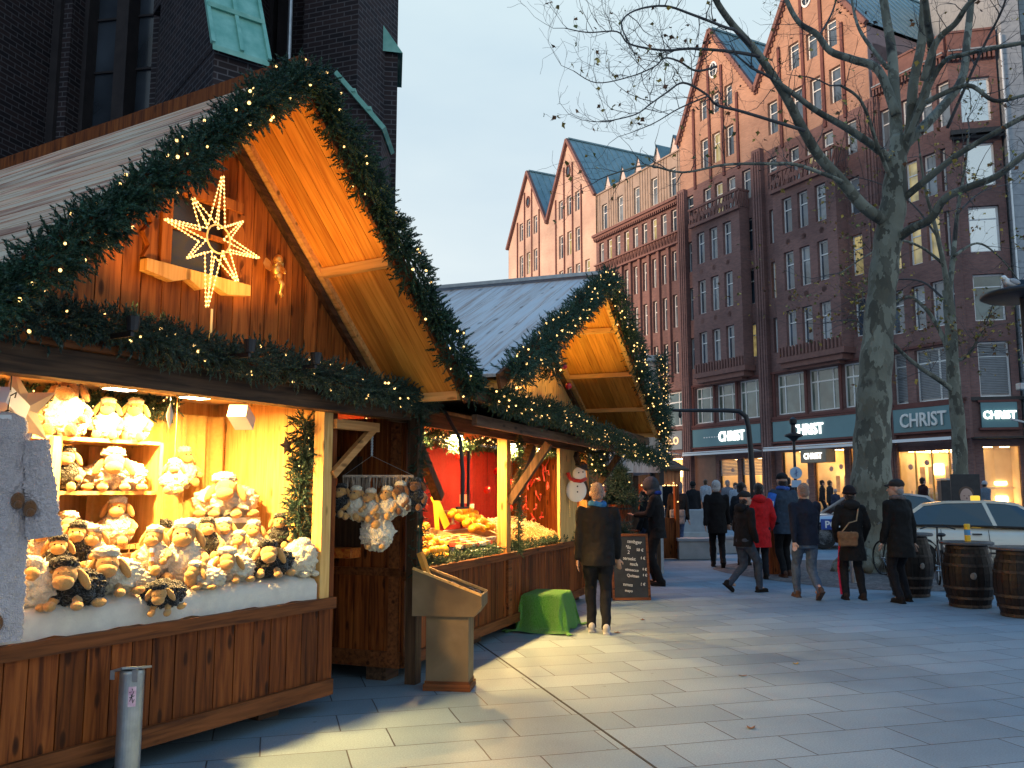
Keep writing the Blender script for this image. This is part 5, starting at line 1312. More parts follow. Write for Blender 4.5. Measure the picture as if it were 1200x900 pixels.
# ---------- hanging mobile
mo = F1.w(.44, -.03, 2.17)
mb_ = empty('twig_rack', (mo.x+.06, mo.y, 1.79), R(6), 'grey twig rack hanging on a chain from the stall bracket', 'hanging rack')
b = MB(); b.box(-.29,.29,-.045,.045,.0,.02)
rr = random.Random(5)
for i in range(95): x = rr.uniform(-.29,.29); b.tube([(x,rr.uniform(-.05,.05),.01),(x+rr.uniform(-.015,.015),rr.uniform(-.06,.06),-.06-rr.uniform(0,.10))], [.007,.004], 4)
b.build('rack_board', mnoisy('grey_twigs', (.28,.21,.15), (.42,.34,.27), .9, 20, .3), mb_)
b = MB(); b.tube([(-.28,0,.02),(-.06,0,.18)], .002, 4); b.tube([(.28,0,.02),(-.06,0,.18)], .002, 4); 
for k in range(10): b.lathe([(.008,-.012),(.012,0),(.008,.012)], (-.06,0,.19+k*.024), 6)
b.build('chain', M['grey_metal'], mb_)
mob = [(-.29,-.02,-.30,BLACKW,TAN),(-.17,-.06,-.32,CREAM,TAN),(-.05,-.07,-.34,CREAM,TAN),(.08,-.07,-.32,CREAM,TAN),(.19,-.05,-.28,CREAM,BROWN),(.31,-.02,-.25,BLACKW,BROWN)]
labs = ['black plush sheep hanging at the left end of the twig rack','cream plush sheep hanging second from left on the twig rack','cream plush sheep hanging third from left on the twig rack','cream plush sheep hanging fourth from left on the twig rack','cream plush sheep with brown ears hanging fifth from left on the rack','black plush sheep hanging at the right end of the twig rack']
for i, (x,y,z,w_,s_) in enumerate(mob):
    loc = (mo.x+.06, mo.y, 1.79); Mx = T(*loc) @ Rz(R(6))
    plush(0,0,0,.86,'sit',w_,s_,labs[i], -F1.rz+rr.uniform(-.6,.6), loc=Mx @ Vector((x,y,z-.02)), grp='plush sheep hanging on the twig rack')
Mx = T(mo.x+.06, mo.y, 1.79) @ Rz(R(6))
plush(0,0,0,1.15,'ball',CREAM,TAN,'largest cream plush bag-like sheep at the bottom of the hanging rack', -F1.rz, loc=Mx @ Vector((0,-.05,-.58)), grp='plush sheep hanging on the twig rack')
# ================================================================ stall 2 (fruit and nuts)
A2 = math.atan2(375, 1015*1.008); F2 = Frame((-.984, 7.94, 0), A2)
s2 = empty('market_stall', F2.o, F2.rz, 'second wooden market stall with pale board roof, selling oranges and nuts', 'market stall')
X2 = 6.4
c = MB(); planks(c, .12, X2, .22, .88, .0, .03, .13, .007, 14); c.build('counter_cladding', M['red_wood'], s2)
c = MB(); c.box(.0, X2, -.03, .02, .12, .225); c.box(.0, X2, -.045, .03, .88, .96); c.box(2.66,2.78,-.03,.02,.225,.88); c.build('counter_rail', M['red_wood_x'], s2)
# chamfered corner and closed left flank
c = MB(); planks(c, .0, 1.25, .14, 2.35, -.02, .02, .145, .007, 15); q = MB(); q.merge(c, T(.0,0,0) @ Rz(R(90)))
q.build('flank_cladding', M['red_wood'], s2)
c = MB(); c.box(-.035,.0,.0,1.25,.12,.26); c.box(-.04,.0,.0,1.25,.92,.99); c.box(-.04,.0,.02,.12,.12,2.4); c.build('flank_rail', M['red_wood_x'], s2)
c = MB(); c.box(.0,.14,-.02,.10,.14,2.35); c.build('corner_post', M['red_wood'], s2)
c = MB(); c.box(-.035,.03,.42,.95,1.15,2.0); c.build('flank_hatch', M['old_post'], s2)
c = MB(); c.box(0, X2, .03, .9, .80, .84); c.build('counter_top', M['red_wood_x'], s2)
c = MB(); c.box(0.02, X2, .05, 4.2, .12, .17); c.build('stall_floor', M['old_beam'], s2)
c = MB()
for x in (.1, 2.1, 4.2, 6.2):
    for y in (.25, 3.9): c.box(x-.1, x+.14, y-.1, y+.1, 0, .12)
c.build_each('foot_block', M['old_beam'], s2)
for x in (2.72, X2-.06):
    c = MB(); c.box(x-.07, x+.07, -.01, .11, .96, 2.5); c.build('front_post', wood('orange_post%d' % int(x), (.62,.30,.09), (.72,.38,.13), (.45,.2,.05)), s2)
    c = MB(); c.bar((x-.0,-.02,1.55),(x-.0,-.52,2.25), .09, .09, up=(1,0,0)); c.build_each('canopy_strut', M['old_post'], s2)
c = MB(); c.bar((.72,-.02,1.62),(.05,-.02,2.28), .09,.09, up=(0,1,0)); c.bar((2.85,.0,1.60),(3.6,-.0,2.25), .11,.1, up=(0,1,0)); c.bar((5.6,.0,2.25),(6.3,-.0,1.6), .11,.1, up=(0,1,0)); c.build_each('knee_brace', M['old_post'], s2)
c = MB(); planks(c, .05, X2, .9, 2.4, 1.55, 1.58, .2, .003, 17); c.build('back_wall', M['red_wood'], s2)
c = MB(); c.box(.0, X2, .02, 1.5, 2.42, 2.46); c.build('ceiling', wood('ceil_pine', (.55,.28,.09), (.65,.36,.14), (.4,.18,.05), 'X'), s2)
c = MB(); planks(c, .03, 1.58, .9, 2.4, -.02, .0, .16, .004, 33); q = MB(); q.merge(c, T(X2,0,0) @ Rz(R(90))); q.build('end_cladding', M['red_wood'], s2)
# raised shutters form the canopy
for x0, x1 in ((.15, 3.35), (3.37, X2+.35)):
    c = MB(); c.bar(((x0+x1)/2, -.02, 2.47), ((x0+x1)/2, -.62, 2.335), x1-x0, .03, up=(0,0,1)); c.build('canopy_shutter', wood('canopy_board%d' % int(x0), (.50,.20,.07), (.58,.26,.10), (.35,.13,.05), 'X', isl=.1), s2)
    c = MB(); c.box(x0-.02, x1+.02, -.66, -.61, 2.27, 2.37); c.build('canopy_edge', wood('edge_board%d' % int(x0), (.16,.09,.055), (.22,.13,.08), (.08,.045,.03), 'X'), s2)
c = MB(); c.box(-.45, X2+.6, -.85, -.0, 2.50, 2.54); c.box(-.45, X2+.6, -.88, -.82, 2.44, 2.56); c.box(-.3, X2+.4, -.03, .03, 2.3, 2.5); c.build('ledge_board', M['old_beam'], s2)
# gable
RX2, RZ2, EV2, SL2 = 3.13, 4.30, 3.62, .465
def zr2(x): return RZ2 - SL2*abs(x-RX2)
def gplank2(x0, x1, y0, y1, z0):
    za, zb = max(z0+.01, zr2(x0)-.13), max(z0+.01, zr2(x1)-.13)
    vs = [(x0,y0,z0),(x1,y0,z0),(x1,y0,zb),(x0,y0,za),(x0,y1,z0),(x1,y1,z0),(x1,y1,zb),(x0,y1,za)]
    return vs, [(0,1,2,3),(7,6,5,4),(1,5,6,2),(0,3,7,4)]
c = MB(); planks(c, -.1, RX2, 2.54, 0, -.02, .01, .15, .006, 18, clip=lambda a,b,cc,d,z: gplank2(a,b,cc,d,2.54)); planks(c, RX2, X2+.1, 2.54, 0, -.02, .01, .15, .006, 19, clip=lambda a,b,cc,d,z: gplank2(a,b,cc,d,2.54)); c.build('gable_wall', M['pine_yellow'], s2)
c = MB()
for sg in (-1,1): c.bar((RX2,-.05,RZ2-.19),(RX2+sg*3.35,-.05,RZ2-.19-3.35*SL2), .05,.07, up=(0,1,0))
c.build('gable_trim', M['old_beam'], s2)
FY2, BY2 = -1.12, 4.6
def slopeboards2(mb, sg, seed):
    # boards running down the slope, as on the silvered roof
    r = random.Random(seed); y = FY2
    while y < BY2:
        w_ = .2*r.uniform(.9,1.1); mb.bar((RX2, y+w_/2, RZ2+.015), (RX2+sg*EV2, y+w_/2, RZ2+.015-EV2*SL2), w_-.006, .025+r.uniform(0,.004), up=(0,0,1)); y += w_
c = MB(); slopeboards2(c, 1, 1); slopeboards2(c, -1, 2); c.build('roof_boards', M['roof_pale'], s2)
c = MB(); soffit(c, 1, y0=FY2+.03, y1=-.02, ev=EV2, sl=SL2, rx=RX2, rz=RZ2, w_=.115); soffit(c, -1, y0=FY2+.03, y1=-.02, ev=EV2, sl=SL2, rx=RX2, rz=RZ2, w_=.115); c.build('soffit', M['soffit'], s2)
c = MB()
for sg in (1,-1):
    for d_ in (.85, 1.85, 2.75, 3.5): x = RX2+sg*d_; c.bar((x, FY2+.04, zr2(x)-.095), (x, .0, zr2(x)-.095), .07,.06, up=(0,0,1))
    c.bar((RX2,-.1,RZ2-.10),(RX2+sg*3.5,-.1,RZ2-.10-3.5*SL2),.05,.06, up=(0,1,0)); c.bar((RX2,FY2+.05,RZ2-.10),(RX2+sg*3.55,FY2+.05,RZ2-.10-3.55*SL2),.05,.06, up=(0,1,0))
c.build_each('purlin', M['pale_beam'], s2)
c = MB(); c.bar((RX2,FY2-.02,RZ2+.06),(RX2,BY2,RZ2+.06),.14,.03); c.bar((RX2,FY2-.02,RZ2+.085),(RX2,BY2,RZ2+.085),.06,.03); c.build('ridge_cap', M['grey_metal'], s2)
c = MB()
for sg in (1,-1): c.bar((RX2,FY2,RZ2-.03),(RX2+sg*(EV2+.03),FY2,RZ2-.03-(EV2+.03)*SL2),.13,.03,up=(0,1,0))
c.build('barge_board', M['red_wood_x'], s2)
ga = empty('fir_garland', F2.w(RX2, FY2, 2.5), F2.rz, 'fir garland densely lit with fairy lights around the second stall gable', 'garland')
TG = lambda pts: [(p[0]-RX2, p[1]-FY2, p[2]-2.5) for p in pts]
tp2 = sprig_template(12, .13, .045, 3)
garland(ga, [TG(wavy((RX2-EV2+.1,FY2-.07,RZ2-(EV2-.1)*SL2-.05),(RX2,FY2-.07,RZ2-.0),16,0,.03,11)), TG(wavy((RX2,FY2-.07,RZ2-.0),(RX2+EV2,FY2-.07,RZ2-EV2*SL2-.02),16,0,.03,12))], .10, 560, 21, scale=.85, bulbs=26, bulb_r=.0105, tmpl=tp2)
gb_ = empty('fir_garland', F2.w(RX2, -.75, 2.5), F2.rz, 'horizontal fir garland full of fairy lights on the ledge of the second stall', 'garland')
TG2 = lambda pts: [(p[0]-RX2, p[1]+.75, p[2]-2.5) for p in pts]
garland(gb_, [TG2(wavy((-.2,-.90,2.52),(2.2,-.92,2.50),8,.03,.03,13)+wavy((2.4,-.92,2.48),(X2+1.7,-.9,2.26),16,.05,.04,14))], .075, 480, 22, scale=.8, bulbs=26, bulb_r=.0105, tmpl=tp2)
gc_ = empty('fir_wreath', F2.w(1.15, FY2+.05, 2.95), F2.rz, 'drooping tuft of fir with red baubles under the left slope of the second stall', 'garland')
garland(gc_, [[(-.2,0,.1),(0,.02,.0),(.12,.03,-.1)]], .09, 400, 23, scale=.8, bulbs=22, bulb_r=.012, tmpl=tp2)
c = MB(); c.ell((.2,-.1,-.2),.035,n=10,m=8); c.ell((.05,-.1,-.02),.03,n=10,m=8); c.build('red_bauble', plain('red_gloss', (.5,.01,.01), .15), gc_)
gd_ = empty('fir_garland', F2.w(3.0, .55, 2.34), F2.rz, 'lit fir garland looped under the ceiling inside the second stall', 'garland')
garland(gd_, [wavy((-2.8,0,0),(-1.2,0,0),6,.12,.02,15), wavy((-1.2,0,0),(.3,0,0),6,.12,.02,16), wavy((.3,0,0),(3.2,0,0),8,.1,.02,17)], .05, 260, 24, scale=.7, bulbs=24, bulb_r=.009, tmpl=tp2)
ge_ = empty('fir_garland', F2.w(2.84, -.1, 1.0), F2.rz, 'dark ivy-like garland climbing the middle post of the second stall', 'garland')
garland(ge_, [wavy((0,0,-.05),(.02,0,1.4),8,0,.02,18)], .018, 300, 25, scale=.6, bulbs=4, bulb_r=.007)
# uplights on the second gable
for x, tx, pw in ((1.2, 1.6, 46), (3.05, 3.3, 75), (4.3, 4.2, 16)):
    lamp_spot('gable_uplight', F2.w(x, -.62, 2.68), F2.w(tx, -.35 if x > 3 else -.05, 4.0 if x > 3 else 3.2), pw, (1,.62,.10), 125, .05)
    up_ = empty('uplight', F2.w(x, -.62, 2.60), F2.rz, 'small uplight behind the ledge garland of the second stall', 'uplight', 'uplights of the second stall'); b = MB(); b.lathe([(.03,-.03),(.04,.05),(.033,.05),(.02,.0)], n=10); b.box(-.01,.01,0,.3,-.06,-.03); b.build('can', M['dark_metal'], up_)
# red curtains inside
REDC = mnoisy('red_cloth', (.50,.015,.01), (.62,.03,.015), .85, 25, .1, sheen=.4); REDC2 = mnoisy('dark_red_cloth', (.26,.006,.008), (.34,.012,.012), .85, 25, .1)
curtain(s2, .15, 2.0, .95, 2.3, 1.35, REDC, 'red_curtain', .04, 60, 7); curtain(s2, 2.0, 3.2, .95, 2.3, 1.42, REDC, 'red_curtain', .012, 30, 2); curtain(s2, 3.2, 4.6, .95, 2.3, 1.44, REDC2, 'red_curtain', .012, 30, 2); curtain(s2, 4.6, 6.3, .95, 2.3, 1.40, REDC2, 'red_curtain', .03, 40, 4)
SNOWM = plain('white_print', (.7,.62,.5), .8)
for i, (x, mt) in enumerate(((2.55, SNOWM), (3.7, plain('faded_print', (.35,.12,.1), .8)))):
    q = MB()
    for k in range(8):
        a = k*math.pi/4; q.bar((x, 1.39, 1.62), (x+.15*math.cos(a), 1.39, 1.62+.15*math.sin(a)), .016, .004, up=(0,1,0))
        for t_ in (.6,.8):
            for sg in (-1,1): q.bar((x+.15*t_*math.cos(a),1.388,1.62+.15*t_*math.sin(a)),(x+.15*(t_+.22)*math.cos(a+sg*.3),1.388,1.62+.15*(t_+.22)*math.sin(a+sg*.3)),.012,.004,up=(0,1,0))
    q.build('printed_snowflake', mt, s2)
# board with the flat snowman
c = MB(); c.box(4.85, 5.75, .0, .04, .96, 2.3); bd = c.build('end_board', M['pine_yellow'], s2)
sn = empty('snowman_sign', F2.w(5.25, -.13, 1.82), F2.rz-R(48), 'round white snowman decoration with red scarf and black hat', 'decoration')
c = MB(); c.ell((0,0,-.12),(.17,.035,.17),n=20,m=12); c.ell((.05,-.01,.12),(.11,.035,.11),n=20,m=12); c.build('snowman_body', plain('snow_white', (.8,.78,.72), .6), sn, smooth=True)
c = MB(); c.tube([(-.06,-.03,.03),(.05,-.045,.015),(.15,-.03,.05)], .028, 8); c.tube([(-.04,-.03,.03),(-.12,-.03,.06),(-.15,-.03,.14)], .03, 8); c.build('scarf', REDC, sn, smooth=True)
c = MB(); c.ell((.09,-.01,.22),(.12,.05,.03),M=Ry(.35),n=16,m=8); c.ell((.11,-.01,.25),(.07,.045,.05),M=Ry(.35),n=14,m=8); c.build('hat', M['dark_metal'], sn, smooth=True)
c = MB(); c.ell((.02,-.045,.14),.011,n=8,m=6); c.ell((.09,-.045,.15),.011,n=8,m=6); c.ell((0,-.04,-.06),.012,n=8,m=6); c.ell((0,-.04,-.14),.012,n=8,m=6); c.build('buttons', M['black'], sn)
c = MB()
for k in range(7): c.tube([(-.12,-.02,-.28-k*.04),(-.12,-.02,-.25-k*.04)], .01, 5)
c.build('bead_string', plain('beads', (.7,.5,.2), .4), sn)
# lamps in stall 2
for i, (x, pw) in enumerate(((1.1, 270), (2.3, 240), (4.2, 240), (5.6, 80))):
    fl = empty('floodlight', F2.w(x, .5, 2.41), F2.rz, 'small floodlight under the ceiling of the fruit stall', 'floodlight', 'floodlights of the fruit stall')
    b = MB(); b.cbox(-.1,.1,-.06,.06,-.07,-.02,.01); b.build('housing', M['dark_metal'], fl); b = MB(); b.box(-.08,.08,-.045,.045,-.076,-.073); b.build('lens', SPOTM, fl)
    lamp_area('flood_lamp', F2.w(x, .5, 2.32), .14, pw, (1,.58,.18), (0,0,F2.rz))
# fir edging, crates, oranges, nuts
def scatter(name, parent, tmpl, n, posf, mat, seed, sc=1.0):
    r = np.random.default_rng(seed); TV, TF = tmpl; AV = []; AF_ = []; off = 0
    for _ in range(n):
        pos, nrm = posf(r); z = np.array(nrm, float)+r.normal(0,.45,3); z /= np.linalg.norm(z); x = np.cross(z, r.normal(0,1,3)); x /= np.linalg.norm(x); y = np.cross(z, x)
        AV.append(TV @ (np.stack([x,y,z],1)*sc*r.uniform(.7,1.3)).T + np.array(pos)); AF_.append(TF+off); off += len(TV)
    AV = np.concatenate(AV); AF_ = np.concatenate(AF_); me = bpy.data.meshes.new(name); me.from_pydata(AV.tolist(), [], AF_.tolist()); me.materials.append(mat); return link_mesh(name, me, parent)
ed = empty('fir_edging', F2.w(3.1, .1, .96), F2.rz, 'low strip of dark green box and fir twigs along the fruit stall counter', 'evergreen edging'); 
scatter('twigs', ed, sprig_template(12,.07,.028,9), 2600, lambda r: ((r.uniform(-3.0,3.2), r.uniform(-.09,.16), r.uniform(-.03,.055)), (0,-.5,1)), NEEDLE, 31); 
ed['kind'] = 'stuff'
CR = plain('printed_crate_blue', (.02,.03,.12), .6); CRW = mnoisy('crate_wood', (.55,.38,.2), (.65,.48,.28), .7, 9, .1)
def tray(x0, x1, y0, y1, z, tilt, label, mat=CR, h_=.09):
    o = empty('fruit_crate', F2.w((x0+x1)/2, (y0+y1)/2, z), F2.rz, label, 'crate', None); o.rotation_euler = (tilt, 0, F2.rz)
    w_, d_ = (x1-x0)/2, (y1-y0)/2; b = MB(); b.box(-w_,w_,-d_,d_,0,.012); b.box(-w_,w_,-d_,-d_+.012,.012,h_); b.box(-w_,w_,d_-.012,d_,.012,h_); b.box(-w_,-w_+.012,-d_+.012,d_-.012,.012,h_); b.box(w_-.012,w_,-d_+.012,d_-.012,.012,h_); b.build('crate_body', mat, o)
    q = MB(); q.box(-w_-.003,w_+.003,-d_-.003,-d_+.014,h_,h_+.008); q.box(-w_-.003,w_+.003,d_-.014,d_+.003,h_,h_+.008)
    k = int((x1-x0)/.12)
    for i in range(k): q.box(-w_+.03+i*.12, -w_+.08+i*.12, -d_-.003, -d_-.001, .03, .055)
    q.build('crate_trim', M['white'], o); return o
TIL = R(14)
ORANGE = mnoisy('orange_peel', (.78,.33,.015), (.85,.44,.02), .4, 60, .15)
om = MB(); om.ell((0,0,0),.047,n=14,m=10,nz=.02); om = om.mesh('orange_skin', ORANGE, True)
def orange(x, y, z, lab='round orange piled at the left of the fruit counter', g='oranges piled at the left of the fruit counter', s=1):
    o = bpy.data.objects.new('orange', om); col.objects.link(o); o.location = F2.w(x,y,z); o.scale = (s,)*3; o.rotation_euler = (x*7,y*9,z*5); tag(o, lab, 'orange', g)
tray(.14,.80,.12,.52,.97,TIL,'dark blue crate of oranges at the left front of the fruit counter')
tray(.2,1.45,.56,.98,1.09,TIL,'wooden crate of oranges behind the front left crate', CRW)
rr = random.Random(8)
for j in range(6):
    for i in range(13): orange(.28+i*.09+(j%2)*.04+rr.uniform(-.022,.022), .20+j*.085+rr.uniform(-.02,.02), 1.04+j*.074+rr.uniform(-.01,.045), s=rr.uniform(.95,1.15))
for j in range(2):
    for i in range(4): orange(.92+i*.088+(j%2)*.04, .12+j*.075, 1.01+j*.04, 'loose orange heaped beside the blue date crate', 'loose oranges beside the date crate')
for i in range(3): orange(.96+i*.085, .16, 1.08, 'loose orange heaped beside the blue date crate', 'loose oranges beside the date crate')
for j in range(4):
    for i in range(9): orange(2.75+i*.09+(j%2)*.04+rr.uniform(-.02,.02), .50+j*.088+rr.uniform(-.02,.02), 1.22+j*.06+rr.uniform(-.01,.045), 'yellow orange in the heap left of the middle post', 'oranges in the heap left of the middle post')
tray(1.62,2.64,.10,.52,.99,TIL,'long dark blue crate of packed dates and figs in front of the middle post')
tray(1.6,2.6,.56,.95,1.12,TIL,'pale wooden crate of wrapped fruit behind the blue date crate', CRW, .07)
tray(2.7,3.6,.46,.86,1.10,TIL,'wooden crate under the yellow oranges left of the middle post', CRW, .05)
pk = MB(); rr = random.Random(12)
mats_p = [plain('pack_gold', (.75,.45,.12), .25), plain('pack_cream', (.8,.7,.5), .3), plain('pack_red', (.55,.08,.05), .3), plain('pack_brown', (.3,.13,.05), .3)]
for i in range(14):
    for j in range(5):
        pk.mi = rr.choice([0,0,1,1,2,3]); x = 1.66+i*.068; y = .15+j*.075; z = 1.08+j*.019
        pk.cbox(x, x+.06, y, y+.066, z-.02, z+rr.uniform(.015,.03), .006)
po_ = empty('date_packs', F2.w(0,0,0), F2.rz, 'rows of gold and cream wrapped date and fig packs', 'dried fruit'); pk.build('wrapped_packs', mats_p, po_)
# nuts: sloping heap right of the middle post
def heap(parent, x0, x1, y0, y1, z0, z1, mat, n, r_, seed, name):
    q = MB(); rr_ = random.Random(seed)
    for _ in range(n):
        x = rr_.uniform(x0,x1); t = rr_.random(); y = y0+(y1-y0)*t; z = z0+(z1-z0)*t+rr_.uniform(-.01,.02); q.ell((x,y,z),(r_*rr_.uniform(.8,1.2),r_*.8,r_*.8),n=6,m=4)
    return q.build(name, mat, parent, smooth=True)
nu = empty('nut_heap', F2.w(4.45, .34, .97), F2.rz, 'sloping heap of shelled and unshelled nuts right of the middle post', 'nuts'); nu['kind'] = 'stuff'
q = MB(); q.prism([(0,0),(1,0),(1,1),(0,1)], 0, 1) if False else q.add([(-.95,-.28,.03),(1.05,-.28,.03),(1.05,.55,.33),(-.95,.55,.33),(-.95,.55,-.1),(1.05,.55,-.1),(-.95,-.28,-.1),(1.05,-.28,-.1)], [(0,1,2,3),(0,6,7,1),(3,2,5,4),(0,3,4,6),(1,7,5,2)])
q.build('heap_base', mnoisy('nut_base', (.5,.3,.12), (.6,.4,.2), .8, 30), nu)
NUT1 = mnoisy('hazel_nut', (.52,.28,.09), (.66,.40,.15), .5, 12, .1); NUT2 = mnoisy('pale_nut', (.62,.46,.27), (.74,.60,.40), .6, 12, .1)
heap(nu, -.92, .55, -.27, .35, .05, .27, NUT1, 1300, .014, 3, 'hazelnuts'); heap(nu, -.6, 1.03, .15, .52, .2, .33, NUT2, 420, .019, 4, 'pale_nuts'); heap(nu, .4, 1.03, -.2, .3, .06, .25, NUT2, 300, .014, 5, 'almonds')
# signs / boxes on the counter
for (x,y,z,w_,h_,rx,lab,mt) in ((2.55,.85,1.22,.12,.42,-.1,'narrow upright yellow price card in the fruit display','y'),(2.95,.90,1.24,.17,.44,-.3,'wide leaning yellow price card in the fruit display','y'),(3.7,.9,1.3,.14,.22,.1,'white price card near the middle post','w')):
    o = empty('price_card', F2.w(x,y,z), F2.rz, lab, 'price card'); b = MB(); b.cbox(-w_/2,w_/2,-.004,.004,0,h_,.002, Ry(-.35 if mt=='y' and w_>.12 else .0) @ Rx(rx)); b.build('card_face', plain('yellow_card', (.85,.62,.04), .4) if mt=='y' else M['white'], o)
o = empty('cardboard_box', F2.w(1.75,1.0,1.26), F2.rz, 'cream cardboard box standing behind the oranges', 'box'); b = MB(); b.cbox(-.17,.17,-.1,.1,0,.26,.006); b.build('box_body', mnoisy('cream_card', (.6,.48,.3), (.68,.55,.36), .8, 6), o); b = MB(); b.box(.10,.13,-.103,-.1005,.15,.2); b.box(.10,.13,-.103,-.1005,.09,.12); b.build('printed_mark', M['rib'], o)
o = empty('weighing_bowl', F2.w(3.45,1.05,1.40), F2.rz, 'round metal bowl on the stand behind the yellow oranges', 'bowl'); b = MB(); b.lathe([(.03,-.15),(.05,-.14),(.02,-.12),(.02,-.03),(.12,-.02),(.17,.03),(.165,.035),(.11,-.01),(.0001,-.01)], n=22); b.build('bowl_body', plain('dull_steel', (.6,.58,.5), .35, .6), o, smooth=True)
# red baubles / ribbons hanging in stall
RB = plain('red_bauble', (.55,.01,.01), .15)
for i,(x,z) in enumerate(((.55,2.05),(2.6,2.12),(3.9,1.95),(4.05,1.75),(4.5,1.8),(3.55,1.7),(4.4,1.45))):
    o = empty('red_bauble', F2.w(x,.6,z), F2.rz, 'glossy red bauble hanging inside the fruit stall', 'bauble', 'red baubles in the fruit stall'); b = MB(); b.ell((0,0,0),.05,n=14,m=10); b.build('ball', RB, o, smooth=True); b = MB(); b.tube([(0,0,.045),(0,0,2.4-z)],.002,4); b.build('thread', M['black'], o)
b = MB()
for i in range(16):
    pts = [Vector((3.3+rr.uniform(0,1.4), 1.2, 1.2+rr.uniform(0,.9)))]
    for k in range(4): pts.append(pts[-1]+Vector((rr.uniform(-.12,.12), rr.uniform(-.05,.05), rr.uniform(-.08,.12))))
    b.tube(pts, .012, 5)
o = empty('ribbon_tangle', F2.w(1.55,-.55,0), F2.rz, 'tangle of red ribbons and baskets at the back right of the fruit stall', 'ribbons'); b.build_each('ribbon', REDC, o)
# small lantern / black frame hanging at the corner between the stalls
o = empty('iron_bracket', F2.w(.12,-.35,1.95), F2.rz, 'black iron hoop bracket with a small lantern between the two stalls', 'bracket'); b = MB(); b.tube([Vector((.0,.3,.5)),Vector((-.0,.0,.45)),Vector((-.0,-.15,.2)),Vector((0,-.18,-.1)),Vector((0,-.18,-.42))],.018,6); b.bar((-.13,-.18,-.42),(.13,-.18,-.42),.02,.02); b.bar((.13,-.18,-.42),(.13,-.18,.1),.02,.02); b.build('hoop', M['dark_metal'], o); b = MB(); b.box(.0,.05,-.2,-.15,-.38,-.30); b.build('tea_light', emit('tea_light', (1,.35,.1), .8), o)
# display of red boxes between the stalls
o = empty('gift_box', F2.w(-.09,.75,1.62), F2.rz+R(90), 'glittering red gift tin on the flank of the second stall', 'gift box'); b = MB(); b.cbox(-.09,.09,-.04,.04,0,.18,.01); b.build('box_body', mnoisy('red_glitter', (.5,.02,.01), (.8,.25,.05), .3, 60, .3), o)
o = empty('gift_tray', F2.w(-.14,.62,1.08), F2.rz+R(90), 'low tray of red and orange sweets under the hanging plush sheep', 'tray'); b = MB(); b.cbox(-.22,.22,-.09,.09,0,.09,.01); b.build('tray_body', mnoisy('red_orange_sweets', (.5,.04,.01), (.8,.3,.05), .3, 40, .3), o)
# black drape post between stalls
o = empty('black_post', F2.w(-.02,-.12,0), F2.rz, 'dark timber post wrapped in dark fir between the two stalls', 'post'); b = MB(); b.box(-.05,.07,-.05,.05,0,2.46); b.build('post_shaft', M['old_post'], o)
garland(o, [wavy((0,-.05,.9),(0,-.05,2.4),6,0,.02,3)], .04, 200, 44, scale=.7, name='fir_wrap', bulbs=3, bulb_r=.007)

# ================================================================ lectern-like nut bin
p = onground(527, 806); lb = empty('nut_bin', (p.x, p.y, 0), R(-7), 'tall grey-brown plywood bin on a pedestal holding brown coconuts', 'bin')
b = MB(); b.cbox(-.185,.185,-.13,.13,.05,.62,.006); b.build('pedestal', M['bin_wood'], lb)
b = MB(); b.cbox(-.205,.205,-.15,.15,.0,.055,.006); b.box(-.19,.19,-.14,.14,.055,.08); b.build('plinth', M['red_wood_x'], lb)
b = MB()
# trough: higher at the left, open top
L_, R__, zl, zr_ = -.30, .30, 1.02, .80
fr_ = [(L_,.62),(R__-.06,.62),(R__,.70),(R__,zr_),(L_,zl)]
b.prism(fr_, -.17, -.15); b.prism(fr_, .15, .17)
b.add([(L_,-.15,.62),(L_,.15,.62),(L_,.15,zl),(L_,-.15,zl),(L_+.02,-.15,.62),(L_+.02,.15,.62),(L_+.02,.15,zl),(L_+.02,-.15,zl)], [(0,3,2,1),(4,5,6,7),(3,7,6,2)])
b.add([(R__,-.15,.70),(R__,.15,.70),(R__,.15,zr_),(R__,-.15,zr_),(R__-.02,-.15,.70),(R__-.02,.15,.70),(R__-.02,.15,zr_),(R__-.02,-.15,zr_)], [(0,1,2,3),(7,6,5,4),(2,6,7,3)])
b.add([(L_,-.15,.622),(R__-.06,-.15,.622),(R__,-.15,.70),(R__,.15,.70),(R__-.06,.15,.622),(L_,.15,.622)], [(0,5,4,1),(1,4,3,2)])
b.build('trough', M['bin_wood'], lb)
b = MB(); b.bar((L_+.0,-.16,zl+.0),(R__,-.16,zr_), .025,.02); b.bar((L_,.16,zl),(R__,.16,zr_),.025,.02); b.build('trough_rim', M['pale_beam'], lb)
b = MB(); b.box(L_+.02,R__-.02,-.15,.15,.70,.745); b.build('inner_shelf', M['old_beam'], lb)
b = MB(); b.cbox(-.02,.02,-.06,.06,-.10,.12,.004, T(-.235,0,1.03)@Ry(-.35)); b.build('leaning_board', M['soffit'], lb)
COCO = woolmat('coconut_husk', (.14,.06,.03), (.22,.10,.05), 40, 1)
for i,(x,y,z,r_) in enumerate(((.0,.02,.83,.075),(.13,-.04,.80,.055),(.16,.07,.80,.05),(.23,-.02,.79,.05),(.07,-.08,.80,.05))):
    o = empty('coconut', lb.matrix_basis @ Vector((x,y,z)) if False else (Matrix.Translation(lb.location) @ Rz(R(-7))) @ Vector((x,y,z)), .3*i, 'brown coconut in the plywood bin', 'coconut', 'coconuts in the plywood bin'); b = MB(); b.ell((0,0,0),(r_,r_*.85,r_*.85),n=16,m=10,nz=.08); b.build('husk', COCO, o, smooth=True)
